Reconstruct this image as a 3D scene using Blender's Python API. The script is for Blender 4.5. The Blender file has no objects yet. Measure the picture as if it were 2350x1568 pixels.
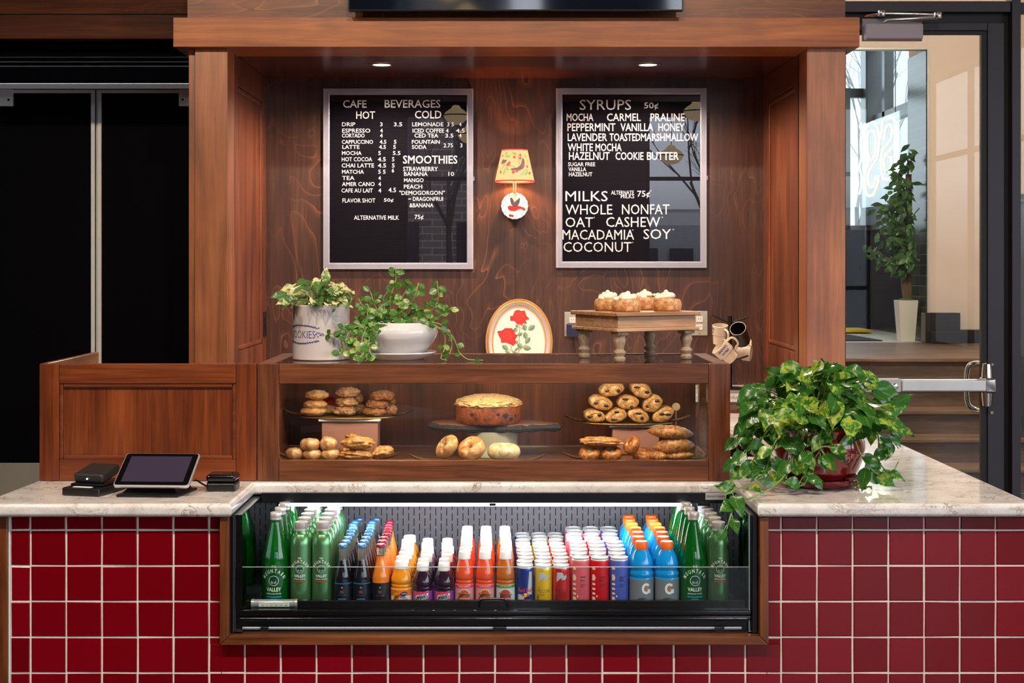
import bpy, bmesh, math, random
from mathutils import Vector, Matrix, noise
SC = bpy.context.scene
COL = SC.collection
PI = math.pi
# photograph frame 2350x1568; eye point measured from the vanishing point of the counter and niche
F, CX, CY, CZ = 3264.0, 1150.0, 605.0, 1.614
def wx(px, d): return (px - CX) / F * d
def wz(py, d): return CZ - (py - CY) / F * d
def W(px, py, d): return Vector((wx(px, d), d, wz(py, d)))
def lin(c):
    out = []
    for v in c[:3]:
        v /= 255.0
        out.append(v / 12.92 if v <= 0.04045 else ((v + 0.055) / 1.055) ** 2.4)
    return (out[0], out[1], out[2], 1.0)

# ---------------------------------------------------------------- camera
cam_d = bpy.data.cameras.new('camera')
cam_d.sensor_width = 36.0
cam_d.lens = 36.0 * F / 2350.0
cam_d.shift_x = (1175.0 - CX) / 2350.0
cam_d.shift_y = (CY - 784.0) / 2350.0
cam_d.clip_start, cam_d.clip_end = 0.05, 200
cam = bpy.data.objects.new('camera', cam_d)
cam.location = (0, 0, CZ)
cam.rotation_euler = (PI / 2, 0, 0)
COL.objects.link(cam)
SC.camera = cam
# ---------------------------------------------------------------- colour management, sampling quality
SC.view_settings.view_transform = 'Standard'
SC.view_settings.look = 'None'
SC.view_settings.gamma = 1.0
SC.view_settings.use_curve_mapping = False
SC.view_settings.exposure = 0.0
cy = SC.cycles
cy.use_denoising = True
cy.max_bounces = 7
cy.diffuse_bounces = 3
cy.glossy_bounces = 4
cy.transmission_bounces = 6
cy.transparent_max_bounces = 16
cy.caustics_reflective = False
cy.caustics_refractive = False
cy.sample_clamp_indirect = 4.0
# ---------------------------------------------------------------- sky (overcast daylight)
SKY = 5.0
wd = bpy.data.worlds.new('sky')
SC.world = wd
wd.use_nodes = True
_n = wd.node_tree.nodes; _l = wd.node_tree.links
_bg = _n['Background']
_tc = _n.new('ShaderNodeTexCoord'); _sep = _n.new('ShaderNodeSeparateXYZ'); _rp = _n.new('ShaderNodeValToRGB')
_l.new(_tc.outputs['Generated'], _sep.inputs[0]); _l.new(_sep.outputs['Z'], _rp.inputs[0])
_rp.color_ramp.elements[0].position = 0.0; _rp.color_ramp.elements[0].color = (0.16, 0.17, 0.19, 1)
_rp.color_ramp.elements[1].position = 0.06; _rp.color_ramp.elements[1].color = (0.80, 0.88, 1.0, 1)
_l.new(_rp.outputs[0], _bg.inputs['Color'])
_bg.inputs['Strength'].default_value = SKY
# ---------------------------------------------------------------- lights
def light(name, kind, loc, energy, color=(1, 1, 1), size=0.1, size_y=None, look=None, spot=None, blend=0.4, portal=False, spread=None):
    ld = bpy.data.lights.new(name, kind)
    ld.energy = energy
    ld.color = color
    if kind == 'AREA':
        if size_y: ld.shape = 'RECTANGLE'; ld.size = size; ld.size_y = size_y
        else: ld.shape = 'DISK'; ld.size = size
        if spread: ld.spread = spread
    else:
        ld.shadow_soft_size = size
    if kind == 'SPOT':
        ld.spot_size = spot; ld.spot_blend = blend
    o = bpy.data.objects.new(name, ld)
    o.location = loc
    if look is not None:
        o.rotation_euler = (Vector(look) - Vector(loc)).to_track_quat('-Z', 'Y').to_euler()
    if portal: ld.cycles.is_portal = True
    COL.objects.link(o)
    return o
WARM = (1.0, 0.66, 0.36)
WARM2 = (1.0, 0.84, 0.66)
DAY = (0.86, 0.92, 1.0)
# sky portals in the window openings of the room (rear wall, right wall, vestibule)
light('sky_portal', 'AREA', (-0.45, -7.98, 2.3), 1, size=2.1, size_y=3.3, look=(-0.45, 0, 2.3), portal=True)
light('sky_portal', 'AREA', (3.9, -7.98, 2.3), 1, size=3.2, size_y=3.3, look=(3.9, 0, 2.3), portal=True)
light('sky_portal', 'AREA', (5.48, -0.6, 2.3), 1, size=9.0, size_y=3.3, look=(0, -0.6, 2.3), portal=True)
light('sky_portal', 'AREA', (4.2, 14.9, 2.9), 1, size=2.0, size_y=2.2, look=(3.0, 14.9, 2.9), portal=True)
light('sky_portal', 'AREA', (3.2, 16.05, 2.9), 1, size=1.8, size_y=2.2, look=(3.2, 13, 2.9), portal=True)
# warm ceiling downlights of the room in front of the counter
for _x in (-2.6, -1.3, 0.0, 1.3):
    light('ceiling_spot_light', 'SPOT', (_x, 2.2, 4.22), 225, WARM2, 0.06, look=(_x * 0.9, 4.6, 1.2), spot=math.radians(95), blend=0.8)
# the two recessed downlights of the niche
for _px in (876, 1487):
    light('niche_spot_light', 'SPOT', (wx(_px, 6.70), 6.70, 2.535), 92, (1.0, 0.80, 0.62), 0.04, look=(wx(_px, 6.70), 6.74, 0), spot=math.radians(160), blend=0.5)
# unseen point light added behind the glass door to brighten wall and risers
light('added_hall_light', 'POINT', (3.2, 8.9, 3.9), 380, (1.0, 0.93, 0.84), 0.12)
# ================================================================ mesh builder
class MB:
    def __init__(s):
        s.v = []; s.f = []; s.mi = []; s.uv = None; s.rnd = None; s.wn = False
    def add(s, verts, faces, mi=0, M=None):
        o = len(s.v)
        for p in verts:
            p = Vector(p)
            s.v.append(M @ p if M is not None else p)
        for f in faces:
            s.f.append([i + o for i in f]); s.mi.append(mi)
        return s
    def bm(s, b, mi=0, M=None):
        b.verts.index_update()
        s.add([v.co.copy() for v in b.verts], [[v.index for v in f.verts] for f in b.faces], mi, M)
        b.free()
        return s
    def box(s, x0, x1, y0, y1, z0, z1, bev=0.0, seg=2, mi=0, M=None):
        x0, x1 = min(x0, x1), max(x0, x1); y0, y1 = min(y0, y1), max(y0, y1); z0, z1 = min(z0, z1), max(z0, z1)
        vs = [(x0, y0, z0), (x1, y0, z0), (x1, y1, z0), (x0, y1, z0), (x0, y0, z1), (x1, y0, z1), (x1, y1, z1), (x0, y1, z1)]
        fs = [(3, 2, 1, 0), (4, 5, 6, 7), (0, 1, 5, 4), (1, 2, 6, 5), (2, 3, 7, 6), (3, 0, 4, 7)]
        if not bev:
            return s.add(vs, fs, mi, M)
        s.wn = True
        b = bmesh.new()
        bv = [b.verts.new(v) for v in vs]
        for f in fs: b.faces.new([bv[i] for i in f])
        bev = min(bev, 0.49 * min(x1 - x0, y1 - y0, z1 - z0))
        bmesh.ops.bevel(b, geom=list(b.edges), offset=bev, segments=seg, profile=0.5, affect='EDGES')
        return s.bm(b, mi, M)
    def prism(s, poly, a0, a1, plane='xy', bev=0.0, seg=3, mi=0, M=None):
        # poly: counter-clockwise outline in the plane; extruded from a0 to a1 along the third axis
        def mk(p, a):
            if plane == 'xy': return (p[0], p[1], a)
            if plane == 'xz': return (p[0], a, p[1])
            return (a, p[0], p[1])
        n = len(poly)
        b = bmesh.new()
        lo = [b.verts.new(mk(p, a0)) for p in poly]
        hi = [b.verts.new(mk(p, a1)) for p in poly]
        b.faces.new(lo[::-1]); b.faces.new(hi)
        for i in range(n):
            b.faces.new([lo[i], lo[(i + 1) % n], hi[(i + 1) % n], hi[i]])
        bmesh.ops.recalc_face_normals(b, faces=list(b.faces))
        if bev:
            s.wn = True
            hs = set(hi) | set(lo)
            es = [e for e in b.edges if (e.verts[0] in hi and e.verts[1] in hi) or (e.verts[0] in lo and e.verts[1] in lo)]
            bmesh.ops.bevel(b, geom=es, offset=bev, segments=seg, profile=0.5, affect='EDGES')
        return s.bm(b, mi, M)
    def lathe(s, prof, seg=24, mi=0, M=None, capb=True, capt=True, mis=None):
        vs = []; fs = []; n = len(prof)
        for r, z in prof:
            for k in range(seg):
                a = 2 * PI * k / seg
                vs.append((r * math.cos(a), r * math.sin(a), z))
        s0 = len(s.f)
        fm = []
        for i in range(n - 1):
            for k in range(seg):
                k2 = (k + 1) % seg
                fs.append((i * seg + k, i * seg + k2, (i + 1) * seg + k2, (i + 1) * seg + k))
                fm.append(mis[i] if mis else mi)
        if capb and prof[0][0] > 1e-6: fs.append(tuple(range(seg))[::-1]); fm.append(mis[0] if mis else mi)
        if capt and prof[-1][0] > 1e-6: fs.append(tuple((n - 1) * seg + k for k in range(seg))); fm.append(mis[-1] if mis else mi)
        s.add(vs, fs, mi, M)
        s.mi[s0:] = fm
        return s
    def tube(s, pts, rad, seg=8, mi=0, M=None, caps=True, closed=False):
        pts = [Vector(p) for p in pts]; n = len(pts)
        rs = rad if isinstance(rad, (list, tuple)) else [rad] * n
        vs = []; fs = []
        up = None
        for i in range(n):
            if closed: t = pts[(i + 1) % n] - pts[i - 1]
            else: t = pts[min(i + 1, n - 1)] - pts[max(i - 1, 0)]
            if t.length < 1e-9: t = Vector((0, 0, 1))
            t.normalize()
            if up is None:
                up = Vector((0, 0, 1)) if abs(t.z) < 0.9 else Vector((1, 0, 0))
            up = up - t * up.dot(t)
            if up.length < 1e-6:
                up = Vector((1, 0, 0)) - t * t.x
            up.normalize(); sd = t.cross(up)
            for k in range(seg):
                a = 2 * PI * k / seg
                vs.append(pts[i] + (up * math.cos(a) + sd * math.sin(a)) * rs[i])
        for i in range(n if closed else n - 1):
            j = (i + 1) % n
            for k in range(seg):
                k2 = (k + 1) % seg
                fs.append((i * seg + k, i * seg + k2, j * seg + k2, j * seg + k))
        if caps and not closed:
            fs.append(tuple(range(seg))[::-1]); fs.append(tuple((n - 1) * seg + k for k in range(seg)))
        return s.add(vs, fs, mi, M)
    def ball(s, c, r, seg=16, rings=10, mi=0, M=None, fn=None):
        # ellipsoid; fn(unit vector) gives a radius factor
        if not isinstance(r, (list, tuple)): r = (r, r, r)
        vs = []; fs = []
        for i in range(rings + 1):
            th = PI * i / rings
            for k in range(seg):
                ph = 2 * PI * k / seg
                u = Vector((math.sin(th) * math.cos(ph), math.sin(th) * math.sin(ph), math.cos(th)))
                q = fn(u) if fn else 1.0
                vs.append((c[0] + r[0] * u.x * q, c[1] + r[1] * u.y * q, c[2] + r[2] * u.z * q))
        for i in range(rings):
            for k in range(seg):
                k2 = (k + 1) % seg
                fs.append((i * seg + k, (i + 1) * seg + k, (i + 1) * seg + k2, i * seg + k2))
        return s.add(vs, fs, mi, M)
    def build(s, name, mats, parent=None, loc=None, smooth=True, angle=38.0):
        me = bpy.data.meshes.new(name)
        me.from_pydata([tuple(v) for v in s.v], [], s.f)
        mats = mats if isinstance(mats, (list, tuple)) else [mats]
        for m in mats: me.materials.append(m)
        if len(mats) > 1: me.polygons.foreach_set('material_index', s.mi)
        if s.uv is not None:
            at = me.attributes.new('lu', 'FLOAT', 'POINT'); at.data.foreach_set('value', s.uv)
            at = me.attributes.new('lr', 'FLOAT', 'POINT'); at.data.foreach_set('value', s.rnd)
        if smooth:
            me.polygons.foreach_set('use_smooth', [True] * len(me.polygons))
            me.set_sharp_from_angle(angle=math.radians(angle))
        me.validate()
        me.update()
        o = bpy.data.objects.new(name, me)
        COL.objects.link(o)
        if parent is not None: o.parent = parent
        if loc is not None: o.location = loc
        if s.wn and smooth:
            md = o.modifiers.new('face_weighted_normals', 'WEIGHTED_NORMAL'); md.keep_sharp = True; md.weight = 100
        return o

def tag(o, label=None, cat=None, group=None, kind=None):
    if label: o['label'] = label
    if cat: o['category'] = cat
    if group: o['group'] = group
    if kind: o['kind'] = kind
    return o
def thing(name, label, cat, loc=(0, 0, 0), group=None, rz=0.0):
    o = bpy.data.objects.new(name, None)
    o.empty_display_size = 0.05
    COL.objects.link(o)
    o.location = loc; o.rotation_euler = (0, 0, rz)
    return tag(o, label, cat, group)
def struct(mb, name, m, **k):
    return tag(mb.build(name, m, **k), kind='structure')
def dup(root, loc=None, rz=None, label=None, group=None):
    r = root.copy(); COL.objects.link(r)
    if loc is not None: r.location = loc
    if rz is not None: r.rotation_euler = (0, 0, rz)
    if label: r['label'] = label
    if group: r['group'] = group
    for ch in list(root.children):
        c = ch.copy(); COL.objects.link(c); c.parent = r
        for g in list(ch.children):
            q = g.copy(); COL.objects.link(q); q.parent = c
    return r
def T(x, y, z): return Matrix.Translation((x, y, z))
def R(deg, ax): return Matrix.Rotation(math.radians(deg), 4, ax)
def Sc(x, y, z): return Matrix.Diagonal((x, y, z, 1))
ORD = ['front', 'second', 'third', 'fourth', 'fifth', 'sixth', 'seventh', 'eighth', 'ninth', 'tenth', 'eleventh']
def rng(seed): return random.Random(seed)
def lerp(a, b, t): return a + (b - a) * t
def smooth_path(pts, n=6):
    # Catmull-Rom through the points
    P = [Vector(p) for p in pts]
    P = [P[0] * 2 - P[1]] + P + [P[-1] * 2 - P[-2]]
    out = []
    for i in range(1, len(P) - 2):
        for k in range(n):
            t = k / n
            a, b, c, d = P[i - 1], P[i], P[i + 1], P[i + 2]
            out.append(0.5 * ((2 * b) + (c - a) * t + (2 * a - 5 * b + 4 * c - d) * t * t + (3 * b - a - 3 * c + d) * t ** 3))
    out.append(P[-2])
    return out

# ---------------------------------------------------------------- lettering
_tc_cache = {}
def glyphs(txt, bold=0.0, space=1.0):
    key = (txt, bold, space)
    if key not in _tc_cache:
        cu = bpy.data.curves.new('lettering', 'FONT')
        cu.body = txt; cu.size = 1.0; cu.resolution_u = 2; cu.offset = bold; cu.space_character = space
        o = bpy.data.objects.new('lettering', cu)
        me = o.to_mesh()
        vs = [(v.co.x, v.co.y) for v in me.vertices]
        fs = [tuple(p.vertices) for p in me.polygons]
        o.to_mesh_clear()
        bpy.data.objects.remove(o); bpy.data.curves.remove(cu)
        _tc_cache[key] = (vs, fs)
    return _tc_cache[key]
def text_fit(mb, txt, x0, x1, z0, z1, fn, mi=0, bold=0.0, space=1.0, shear=0.0):
    # fits the lettering into the box x0..x1, z0..z1 and maps (x, z) through fn to 3D
    vs, fs = glyphs(txt, bold, space)
    if not vs: return
    ax, bx = min(v[0] for v in vs), max(v[0] for v in vs)
    az, bz = min(v[1] for v in vs), max(v[1] for v in vs)
    out = []
    for x, z in vs:
        u = (x - ax) / (bx - ax + 1e-9); w = (z - az) / (bz - az + 1e-9)
        out.append(fn(lerp(x0, x1, u) + shear * w * (z1 - z0), lerp(z0, z1, w)))
    mb.add(out, fs, mi)
def wrap(Rr, off=0.0005, a0=0.0):
    # wraps (arc length, height) round a vertical cylinder, facing -y
    def fn(x, z):
        a = x / Rr + a0
        return ((Rr + off) * math.sin(a), -(Rr + off) * math.cos(a), z)
    return fn
def arc_text(mb, txt, rad, cx, cz, spread, h, fn, mi=0, bold=0.0):
    # letters set along an arch of radius rad about (cx, cz)
    n = len(txt)
    for i, ch in enumerate(txt):
        if ch == ' ': continue
        a = -spread / 2 + spread * (i / (n - 1))
        w = rad * spread / n * 0.86 * (0.5 if ch in 'I' else 1.0)
        vs, fs = glyphs(ch, bold)
        ax, bx = min(v[0] for v in vs), max(v[0] for v in vs); az, bz = min(v[1] for v in vs), max(v[1] for v in vs)
        out = []
        for x, z in vs:
            lx = (x - ax) / (bx - ax) * w - w / 2; lz = rad + (z - az) / (bz - az) * h
            out.append(fn(cx + lx * math.cos(a) + lz * math.sin(a), cz - lx * math.sin(a) + lz * math.cos(a)))
        mb.add(out, fs, mi)
def clip_v(poly, a, keep_right):
    out = []
    n = len(poly)
    for i in range(n):
        p, q = poly[i], poly[(i + 1) % n]
        pi = (p[0] >= a) if keep_right else (p[0] <= a); qi = (q[0] >= a) if keep_right else (q[0] <= a)
        if pi: out.append(p)
        if pi != qi:
            t = (a - p[0]) / (q[0] - p[0]); out.append((a, p[1] + t * (q[1] - p[1])))
    return out
def flat_poly(mb, pts, fn, mi=0, step=0.004):
    # a printed flat shape, cut in upright slices so that it follows a curved surface
    x0, x1 = min(p[0] for p in pts), max(p[0] for p in pts)
    n = max(1, min(16, int(math.ceil((x1 - x0) / step))))
    for k in range(n):
        q = pts
        if k > 0: q = clip_v(q, lerp(x0, x1, k / n), True)
        if k < n - 1 and q: q = clip_v(q, lerp(x0, x1, (k + 1) / n), False)
        if len(q) >= 3: mb.add([fn(*p) for p in q], [tuple(range(len(q)))], mi)
def disc_pts(cx, cz, rx, rz=None, n=16, rot=0.0):
    rz = rz or rx
    return [(cx + rx * math.cos(t) * math.cos(rot) - rz * math.sin(t) * math.sin(rot), cz + rx * math.cos(t) * math.sin(rot) + rz * math.sin(t) * math.cos(rot)) for t in [2 * PI * k / n for k in range(n)]]
def strip(mb, x0, x1, z0, z1, fn, mi=0, n=8):
    vs = []; fs = []
    for k in range(n + 1):
        x = lerp(x0, x1, k / n); vs += [fn(x, z0), fn(x, z1)]
    for k in range(n): fs.append((2 * k, 2 * k + 2, 2 * k + 3, 2 * k + 1))
    mb.add(vs, fs, mi)

# ================================================================ materials
def nodes_of(name):
    m = bpy.data.materials.new(name); m.use_nodes = True
    nt = m.node_tree
    return m, nt, nt.nodes['Principled BSDF']
def pm(name, col, rough=0.5, metal=0.0, coat=0.0, ior=1.5, trans=0.0, emit=None, estr=0.0, sub=0.0, alpha=1.0, var=0.0, vscale=30.0, bump=0.0, bscale=200.0, spec=None):
    m, nt, b = nodes_of(name)
    c = lin(col)
    b.inputs['Base Color'].default_value = c
    b.inputs['Roughness'].default_value = rough
    b.inputs['Metallic'].default_value = metal
    b.inputs['IOR'].default_value = ior
    b.inputs['Coat Weight'].default_value = coat
    b.inputs['Transmission Weight'].default_value = trans
    if spec is not None: b.inputs['Specular IOR Level'].default_value = spec
    if sub: b.inputs['Subsurface Weight'].default_value = sub; b.inputs['Subsurface Radius'].default_value = (0.02, 0.01, 0.006); b.inputs['Subsurface Scale'].default_value = 0.3
    if emit: b.inputs['Emission Color'].default_value = lin(emit); b.inputs['Emission Strength'].default_value = estr
    if var or bump:
        tc = nt.nodes.new('ShaderNodeTexCoord')
    if var:
        nz = nt.nodes.new('ShaderNodeTexNoise'); nz.inputs['Scale'].default_value = vscale; nz.inputs['Detail'].default_value = 4
        rp = nt.nodes.new('ShaderNodeValToRGB')
        rp.color_ramp.elements[0].position = 0.3; rp.color_ramp.elements[1].position = 0.7
        rp.color_ramp.elements[0].color = (c[0] * (1 - var), c[1] * (1 - var), c[2] * (1 - var), 1)
        rp.color_ramp.elements[1].color = (min(1, c[0] * (1 + var)), min(1, c[1] * (1 + var)), min(1, c[2] * (1 + var)), 1)
        nt.links.new(tc.outputs['Object'], nz.inputs['Vector']); nt.links.new(nz.outputs['Fac'], rp.inputs[0]); nt.links.new(rp.outputs[0], b.inputs['Base Color'])
    if bump:
        n2 = nt.nodes.new('ShaderNodeTexNoise'); n2.inputs['Scale'].default_value = bscale; n2.inputs['Detail'].default_value = 3
        bp = nt.nodes.new('ShaderNodeBump'); bp.inputs['Strength'].default_value = bump; bp.inputs['Distance'].default_value = 0.002
        nt.links.new(tc.outputs['Object'], n2.inputs['Vector']); nt.links.new(n2.outputs['Fac'], bp.inputs['Height']); nt.links.new(bp.outputs[0], b.inputs['Normal'])
    return m
def ramp(nt, stops):
    r = nt.nodes.new('ShaderNodeValToRGB'); cr = r.color_ramp
    while len(cr.elements) < len(stops): cr.elements.new(0.5)
    for e, (p, c) in zip(cr.elements, stops): e.position = p; e.color = c
    return r
def mapping(nt, scale, src='Object', loc=(0, 0, 0)):
    tc = nt.nodes.new('ShaderNodeTexCoord'); mp = nt.nodes.new('ShaderNodeMapping')
    mp.inputs['Scale'].default_value = scale; mp.inputs['Location'].default_value = loc
    nt.links.new(tc.outputs[src], mp.inputs['Vector'])
    return mp
def noise_n(nt, vec, scale, detail=4, rough=0.5, dist=0.0):
    n = nt.nodes.new('ShaderNodeTexNoise')
    n.inputs['Scale'].default_value = scale; n.inputs['Detail'].default_value = detail; n.inputs['Roughness'].default_value = rough; n.inputs['Distortion'].default_value = dist
    nt.links.new(vec, n.inputs['Vector'])
    return n
def mathn(nt, op, a, b=None, c=None):
    n = nt.nodes.new('ShaderNodeMath'); n.operation = op
    for i, v in enumerate((a, b, c)):
        if v is None: continue
        if isinstance(v, (int, float)): n.inputs[i].default_value = v
        else: nt.links.new(v, n.inputs[i])
    return n.outputs[0]
def mixc(nt, fac, a, b, mode='MIX'):
    n = nt.nodes.new('ShaderNodeMix'); n.data_type = 'RGBA'; n.blend_type = mode
    for sock, v in ((n.inputs['Factor'], fac), (n.inputs['A'], a), (n.inputs['B'], b)):
        if isinstance(v, (int, float)): sock.default_value = v
        elif isinstance(v, tuple): sock.default_value = v
        else: nt.links.new(v, sock)
    return n.outputs['Result']
def wood(name, dark, mid, light, grain='z', rough=0.34, coat=0.25, figure=0.0, fibre=0.5, seed=0.0, vein=None, streak=0.42, cr=0.18, spec=0.5):
    m, nt, b = nodes_of(name)
    g = 0.10
    sc = {'z': (1, 1, g), 'x': (g, 1, 1), 'y': (1, g, 1)}[grain]
    mp = mapping(nt, sc, loc=(seed, seed * 1.7, seed * 0.6))
    a = noise_n(nt, mp.outputs[0], 9, 5, 0.55, 0.7)
    r = ramp(nt, [(0.28, lin(dark)), (0.5, lin(mid)), (0.74, lin(light))])
    nt.links.new(a.outputs['Fac'], r.inputs[0])
    sc2 = {'z': (1, 1, 0.02), 'x': (0.02, 1, 1), 'y': (1, 0.02, 1)}[grain]
    mp2 = mapping(nt, sc2)
    fb = noise_n(nt, mp2.outputs[0], 260, 3, 0.6)
    fr = ramp(nt, [(0.3, (1 - fibre * 0.5,) * 3 + (1,)), (0.7, (1, 1, 1, 1))])
    nt.links.new(fb.outputs['Fac'], fr.inputs[0])
    col = mixc(nt, 1.0, r.outputs[0], fr.outputs[0], 'MULTIPLY')
    sc3 = {'z': (1, 1, 0.045), 'x': (0.045, 1, 1), 'y': (1, 0.045, 1)}[grain]
    mps = mapping(nt, sc3, loc=(seed * 2.3, seed, seed * 1.1)); sk = noise_n(nt, mps.outputs[0], 62, 4, 0.65, 0.8)
    sr = ramp(nt, [(0.3, (1 - streak, 1 - streak * 1.08, 1 - streak * 1.1, 1)), (0.62, (1.1, 1.08, 1.06, 1))]); nt.links.new(sk.outputs['Fac'], sr.inputs[0])
    col = mixc(nt, 1.0, col, sr.outputs[0], 'MULTIPLY')
    # blotches of the stain
    mp3 = mapping(nt, (1, 1, 1)); bl = noise_n(nt, mp3.outputs[0], 3.0, 3, 0.5)
    br = ramp(nt, [(0.3, (0.78, 0.76, 0.76, 1)), (0.7, (1.15, 1.12, 1.1, 1))]); nt.links.new(bl.outputs['Fac'], br.inputs[0])
    col = mixc(nt, 1.0, col, br.outputs[0], 'MULTIPLY')
    if figure:
        sc4 = {'z': (1, 1, 0.42), 'x': (0.42, 1, 1), 'y': (1, 0.42, 1)}[grain]
        mp4 = mapping(nt, sc4, loc=(seed + 3.1, 0, seed))
        f0 = noise_n(nt, mp4.outputs[0], 3.1, 3.2, 0.46, 0.5)
        s1 = mathn(nt, 'MULTIPLY', f0.outputs['Fac'], 20.0)
        s2 = mathn(nt, 'FRACT', s1)
        fr2 = ramp(nt, [(0.0, (1, 1, 1, 1)), (0.07, (0.25, 0.25, 0.25, 1)), (0.25, (0, 0, 0, 1)), (1.0, (0.0, 0.0, 0.0, 1))])
        nt.links.new(s2, fr2.inputs[0])
        # the lines fade in and out over the sheet
        mk = noise_n(nt, mp3.outputs[0], 2.4, 2); mr = ramp(nt, [(0.4, (0, 0, 0, 1)), (0.62, (1, 1, 1, 1))]); nt.links.new(mk.outputs['Fac'], mr.inputs[0])
        fac = mathn(nt, 'MULTIPLY', mathn(nt, 'MULTIPLY', fr2.outputs[0], mr.outputs[0]), figure)
        col = mixc(nt, fac, col, lin(vein or light))
    nt.links.new(col, b.inputs['Base Color'])
    b.inputs['Roughness'].default_value = rough; b.inputs['Specular IOR Level'].default_value = spec
    b.inputs['Coat Weight'].default_value = coat
    b.inputs['Coat Roughness'].default_value = cr
    bp = nt.nodes.new('ShaderNodeBump'); bp.inputs['Strength'].default_value = 0.05; bp.inputs['Distance'].default_value = 0.001
    nt.links.new(fb.outputs['Fac'], bp.inputs['Height']); nt.links.new(bp.outputs[0], b.inputs['Normal'])
    return m
def thin_glass(name, tint=(245, 250, 248), gain=0.6, rough=0.0, ior=1.5):
    m = bpy.data.materials.new(name); m.use_nodes = True
    nt = m.node_tree; nt.nodes.clear()
    out = nt.nodes.new('ShaderNodeOutputMaterial'); mx = nt.nodes.new('ShaderNodeMixShader')
    tr = nt.nodes.new('ShaderNodeBsdfTransparent'); gl = nt.nodes.new('ShaderNodeBsdfGlossy'); fr = nt.nodes.new('ShaderNodeLayerWeight')
    tr.inputs[0].default_value = lin(tint); gl.inputs['Roughness'].default_value = rough; fr.inputs['Blend'].default_value = 0.5
    # Schlick reflectance of each face of the pane, the same seen from either side
    f = mathn(nt, 'MULTIPLY', mathn(nt, 'MULTIPLY_ADD', mathn(nt, 'POWER', fr.outputs['Facing'], 5.0), 0.8, 0.04), gain)
    f.node.use_clamp = True
    nt.links.new(f, mx.inputs[0]); nt.links.new(tr.outputs[0], mx.inputs[1]); nt.links.new(gl.outputs[0], mx.inputs[2]); nt.links.new(mx.outputs[0], out.inputs[0])
    return m
M_ = {}
WD = dict(dark=(90, 46, 22), mid=(130, 72, 36), light=(156, 94, 50))
M_['wood_v'] = wood('stained_birch_upright', grain='z', **WD, seed=1)
M_['wood_h'] = wood('stained_birch_lengthwise', grain='x', **WD, seed=2)
M_['wood_y'] = wood('stained_birch_depthwise', grain='y', **WD, seed=3)
M_['wood_post'] = wood('stained_birch_post', grain='z', dark=(134, 76, 40), mid=(170, 102, 58), light=(190, 120, 72), seed=4, fibre=0.3, coat=0.8, cr=0.36, streak=0.25)
M_['wood_beam'] = wood('stained_birch_beam', grain='x', dark=(140, 72, 28), mid=(180, 100, 42), light=(200, 122, 58), seed=5, fibre=0.3, streak=0.3)
M_['wood_ply'] = wood('figured_plywood', grain='z', dark=(54, 31, 24), mid=(74, 45, 34), light=(94, 61, 46), figure=0.55, seed=6, rough=0.42, coat=0.15, vein=(150, 92, 58))
M_['wood_plyh'] = wood('figured_plywood_frieze', grain='x', dark=(104, 54, 24), mid=(138, 76, 36), light=(160, 94, 48), figure=0.6, seed=7, vein=(190, 126, 66))
M_['wood_case'] = wood('walnut_stain_case', grain='x', dark=(80, 42, 24), mid=(122, 70, 40), light=(152, 94, 56), seed=8, fibre=0.6, streak=0.55)
M_['wood_casev'] = wood('walnut_stain_case_upright', grain='z', dark=(82, 42, 24), mid=(120, 67, 39), light=(148, 90, 54), seed=9, fibre=0.6, streak=0.5)
M_['wood_raw'] = wood('pale_hardwood', grain='x', dark=(170, 120, 80), mid=(206, 160, 118), light=(222, 184, 146), seed=10, rough=0.55, coat=0.0)
M_['wood_rawgrey'] = wood('weathered_turned_wood', grain='z', dark=(146, 124, 100), mid=(180, 158, 132), light=(202, 182, 156), seed=11, rough=0.65, coat=0.0)
M_['wood_stair'] = wood('brown_oak_step', grain='x', dark=(88, 64, 46), mid=(128, 96, 72), light=(156, 122, 94), seed=12, rough=0.45, coat=0.1)
M_['white'] = pm('white_paint', (236, 234, 230), 0.5)
M_['black'] = pm('black_powder_coat', (12, 12, 15), 0.38)
M_['blackm'] = pm('matte_black', (4, 4, 6), 0.7, var=0.2, spec=0.06)
M_['blackg'] = pm('glossy_black', (6, 6, 8), 0.06, ior=1.9)
M_['alu'] = pm('brushed_aluminium', (206, 204, 202), 0.34, 0.55, var=0.06, vscale=8)
M_['raw_alu'] = pm('bare_aluminium', (238, 234, 230), 0.38, 0.15, var=0.05, vscale=9)
M_['steel'] = pm('brushed_steel', (190, 184, 174), 0.3, 0.45, var=0.08, vscale=5)
M_['chrome'] = pm('polished_steel', (214, 212, 208), 0.12, 1.0)
M_['gold'] = pm('antique_gold', (190, 146, 84), 0.34, 0.85, var=0.15)
M_['glass'] = thin_glass('clear_glass')
M_['glassdoor'] = thin_glass('door_glass', (240, 246, 244))
M_['paint'] = pm('beige_wall_paint', (236, 211, 194), 0.7, var=0.03, vscale=3)
M_['ceil'] = pm('ceiling_paint', (200, 196, 188), 0.8)
M_['frame_br'] = pm('dark_bronze_frame', (44, 38, 44), 0.42, 0.2)
M_['frame_bk'] = pm('black_gasket', (9, 8, 9), 0.6)
M_['plastic_bk'] = pm('black_plastic', (17, 17, 20), 0.32, bump=0.1, bscale=900)
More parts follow.
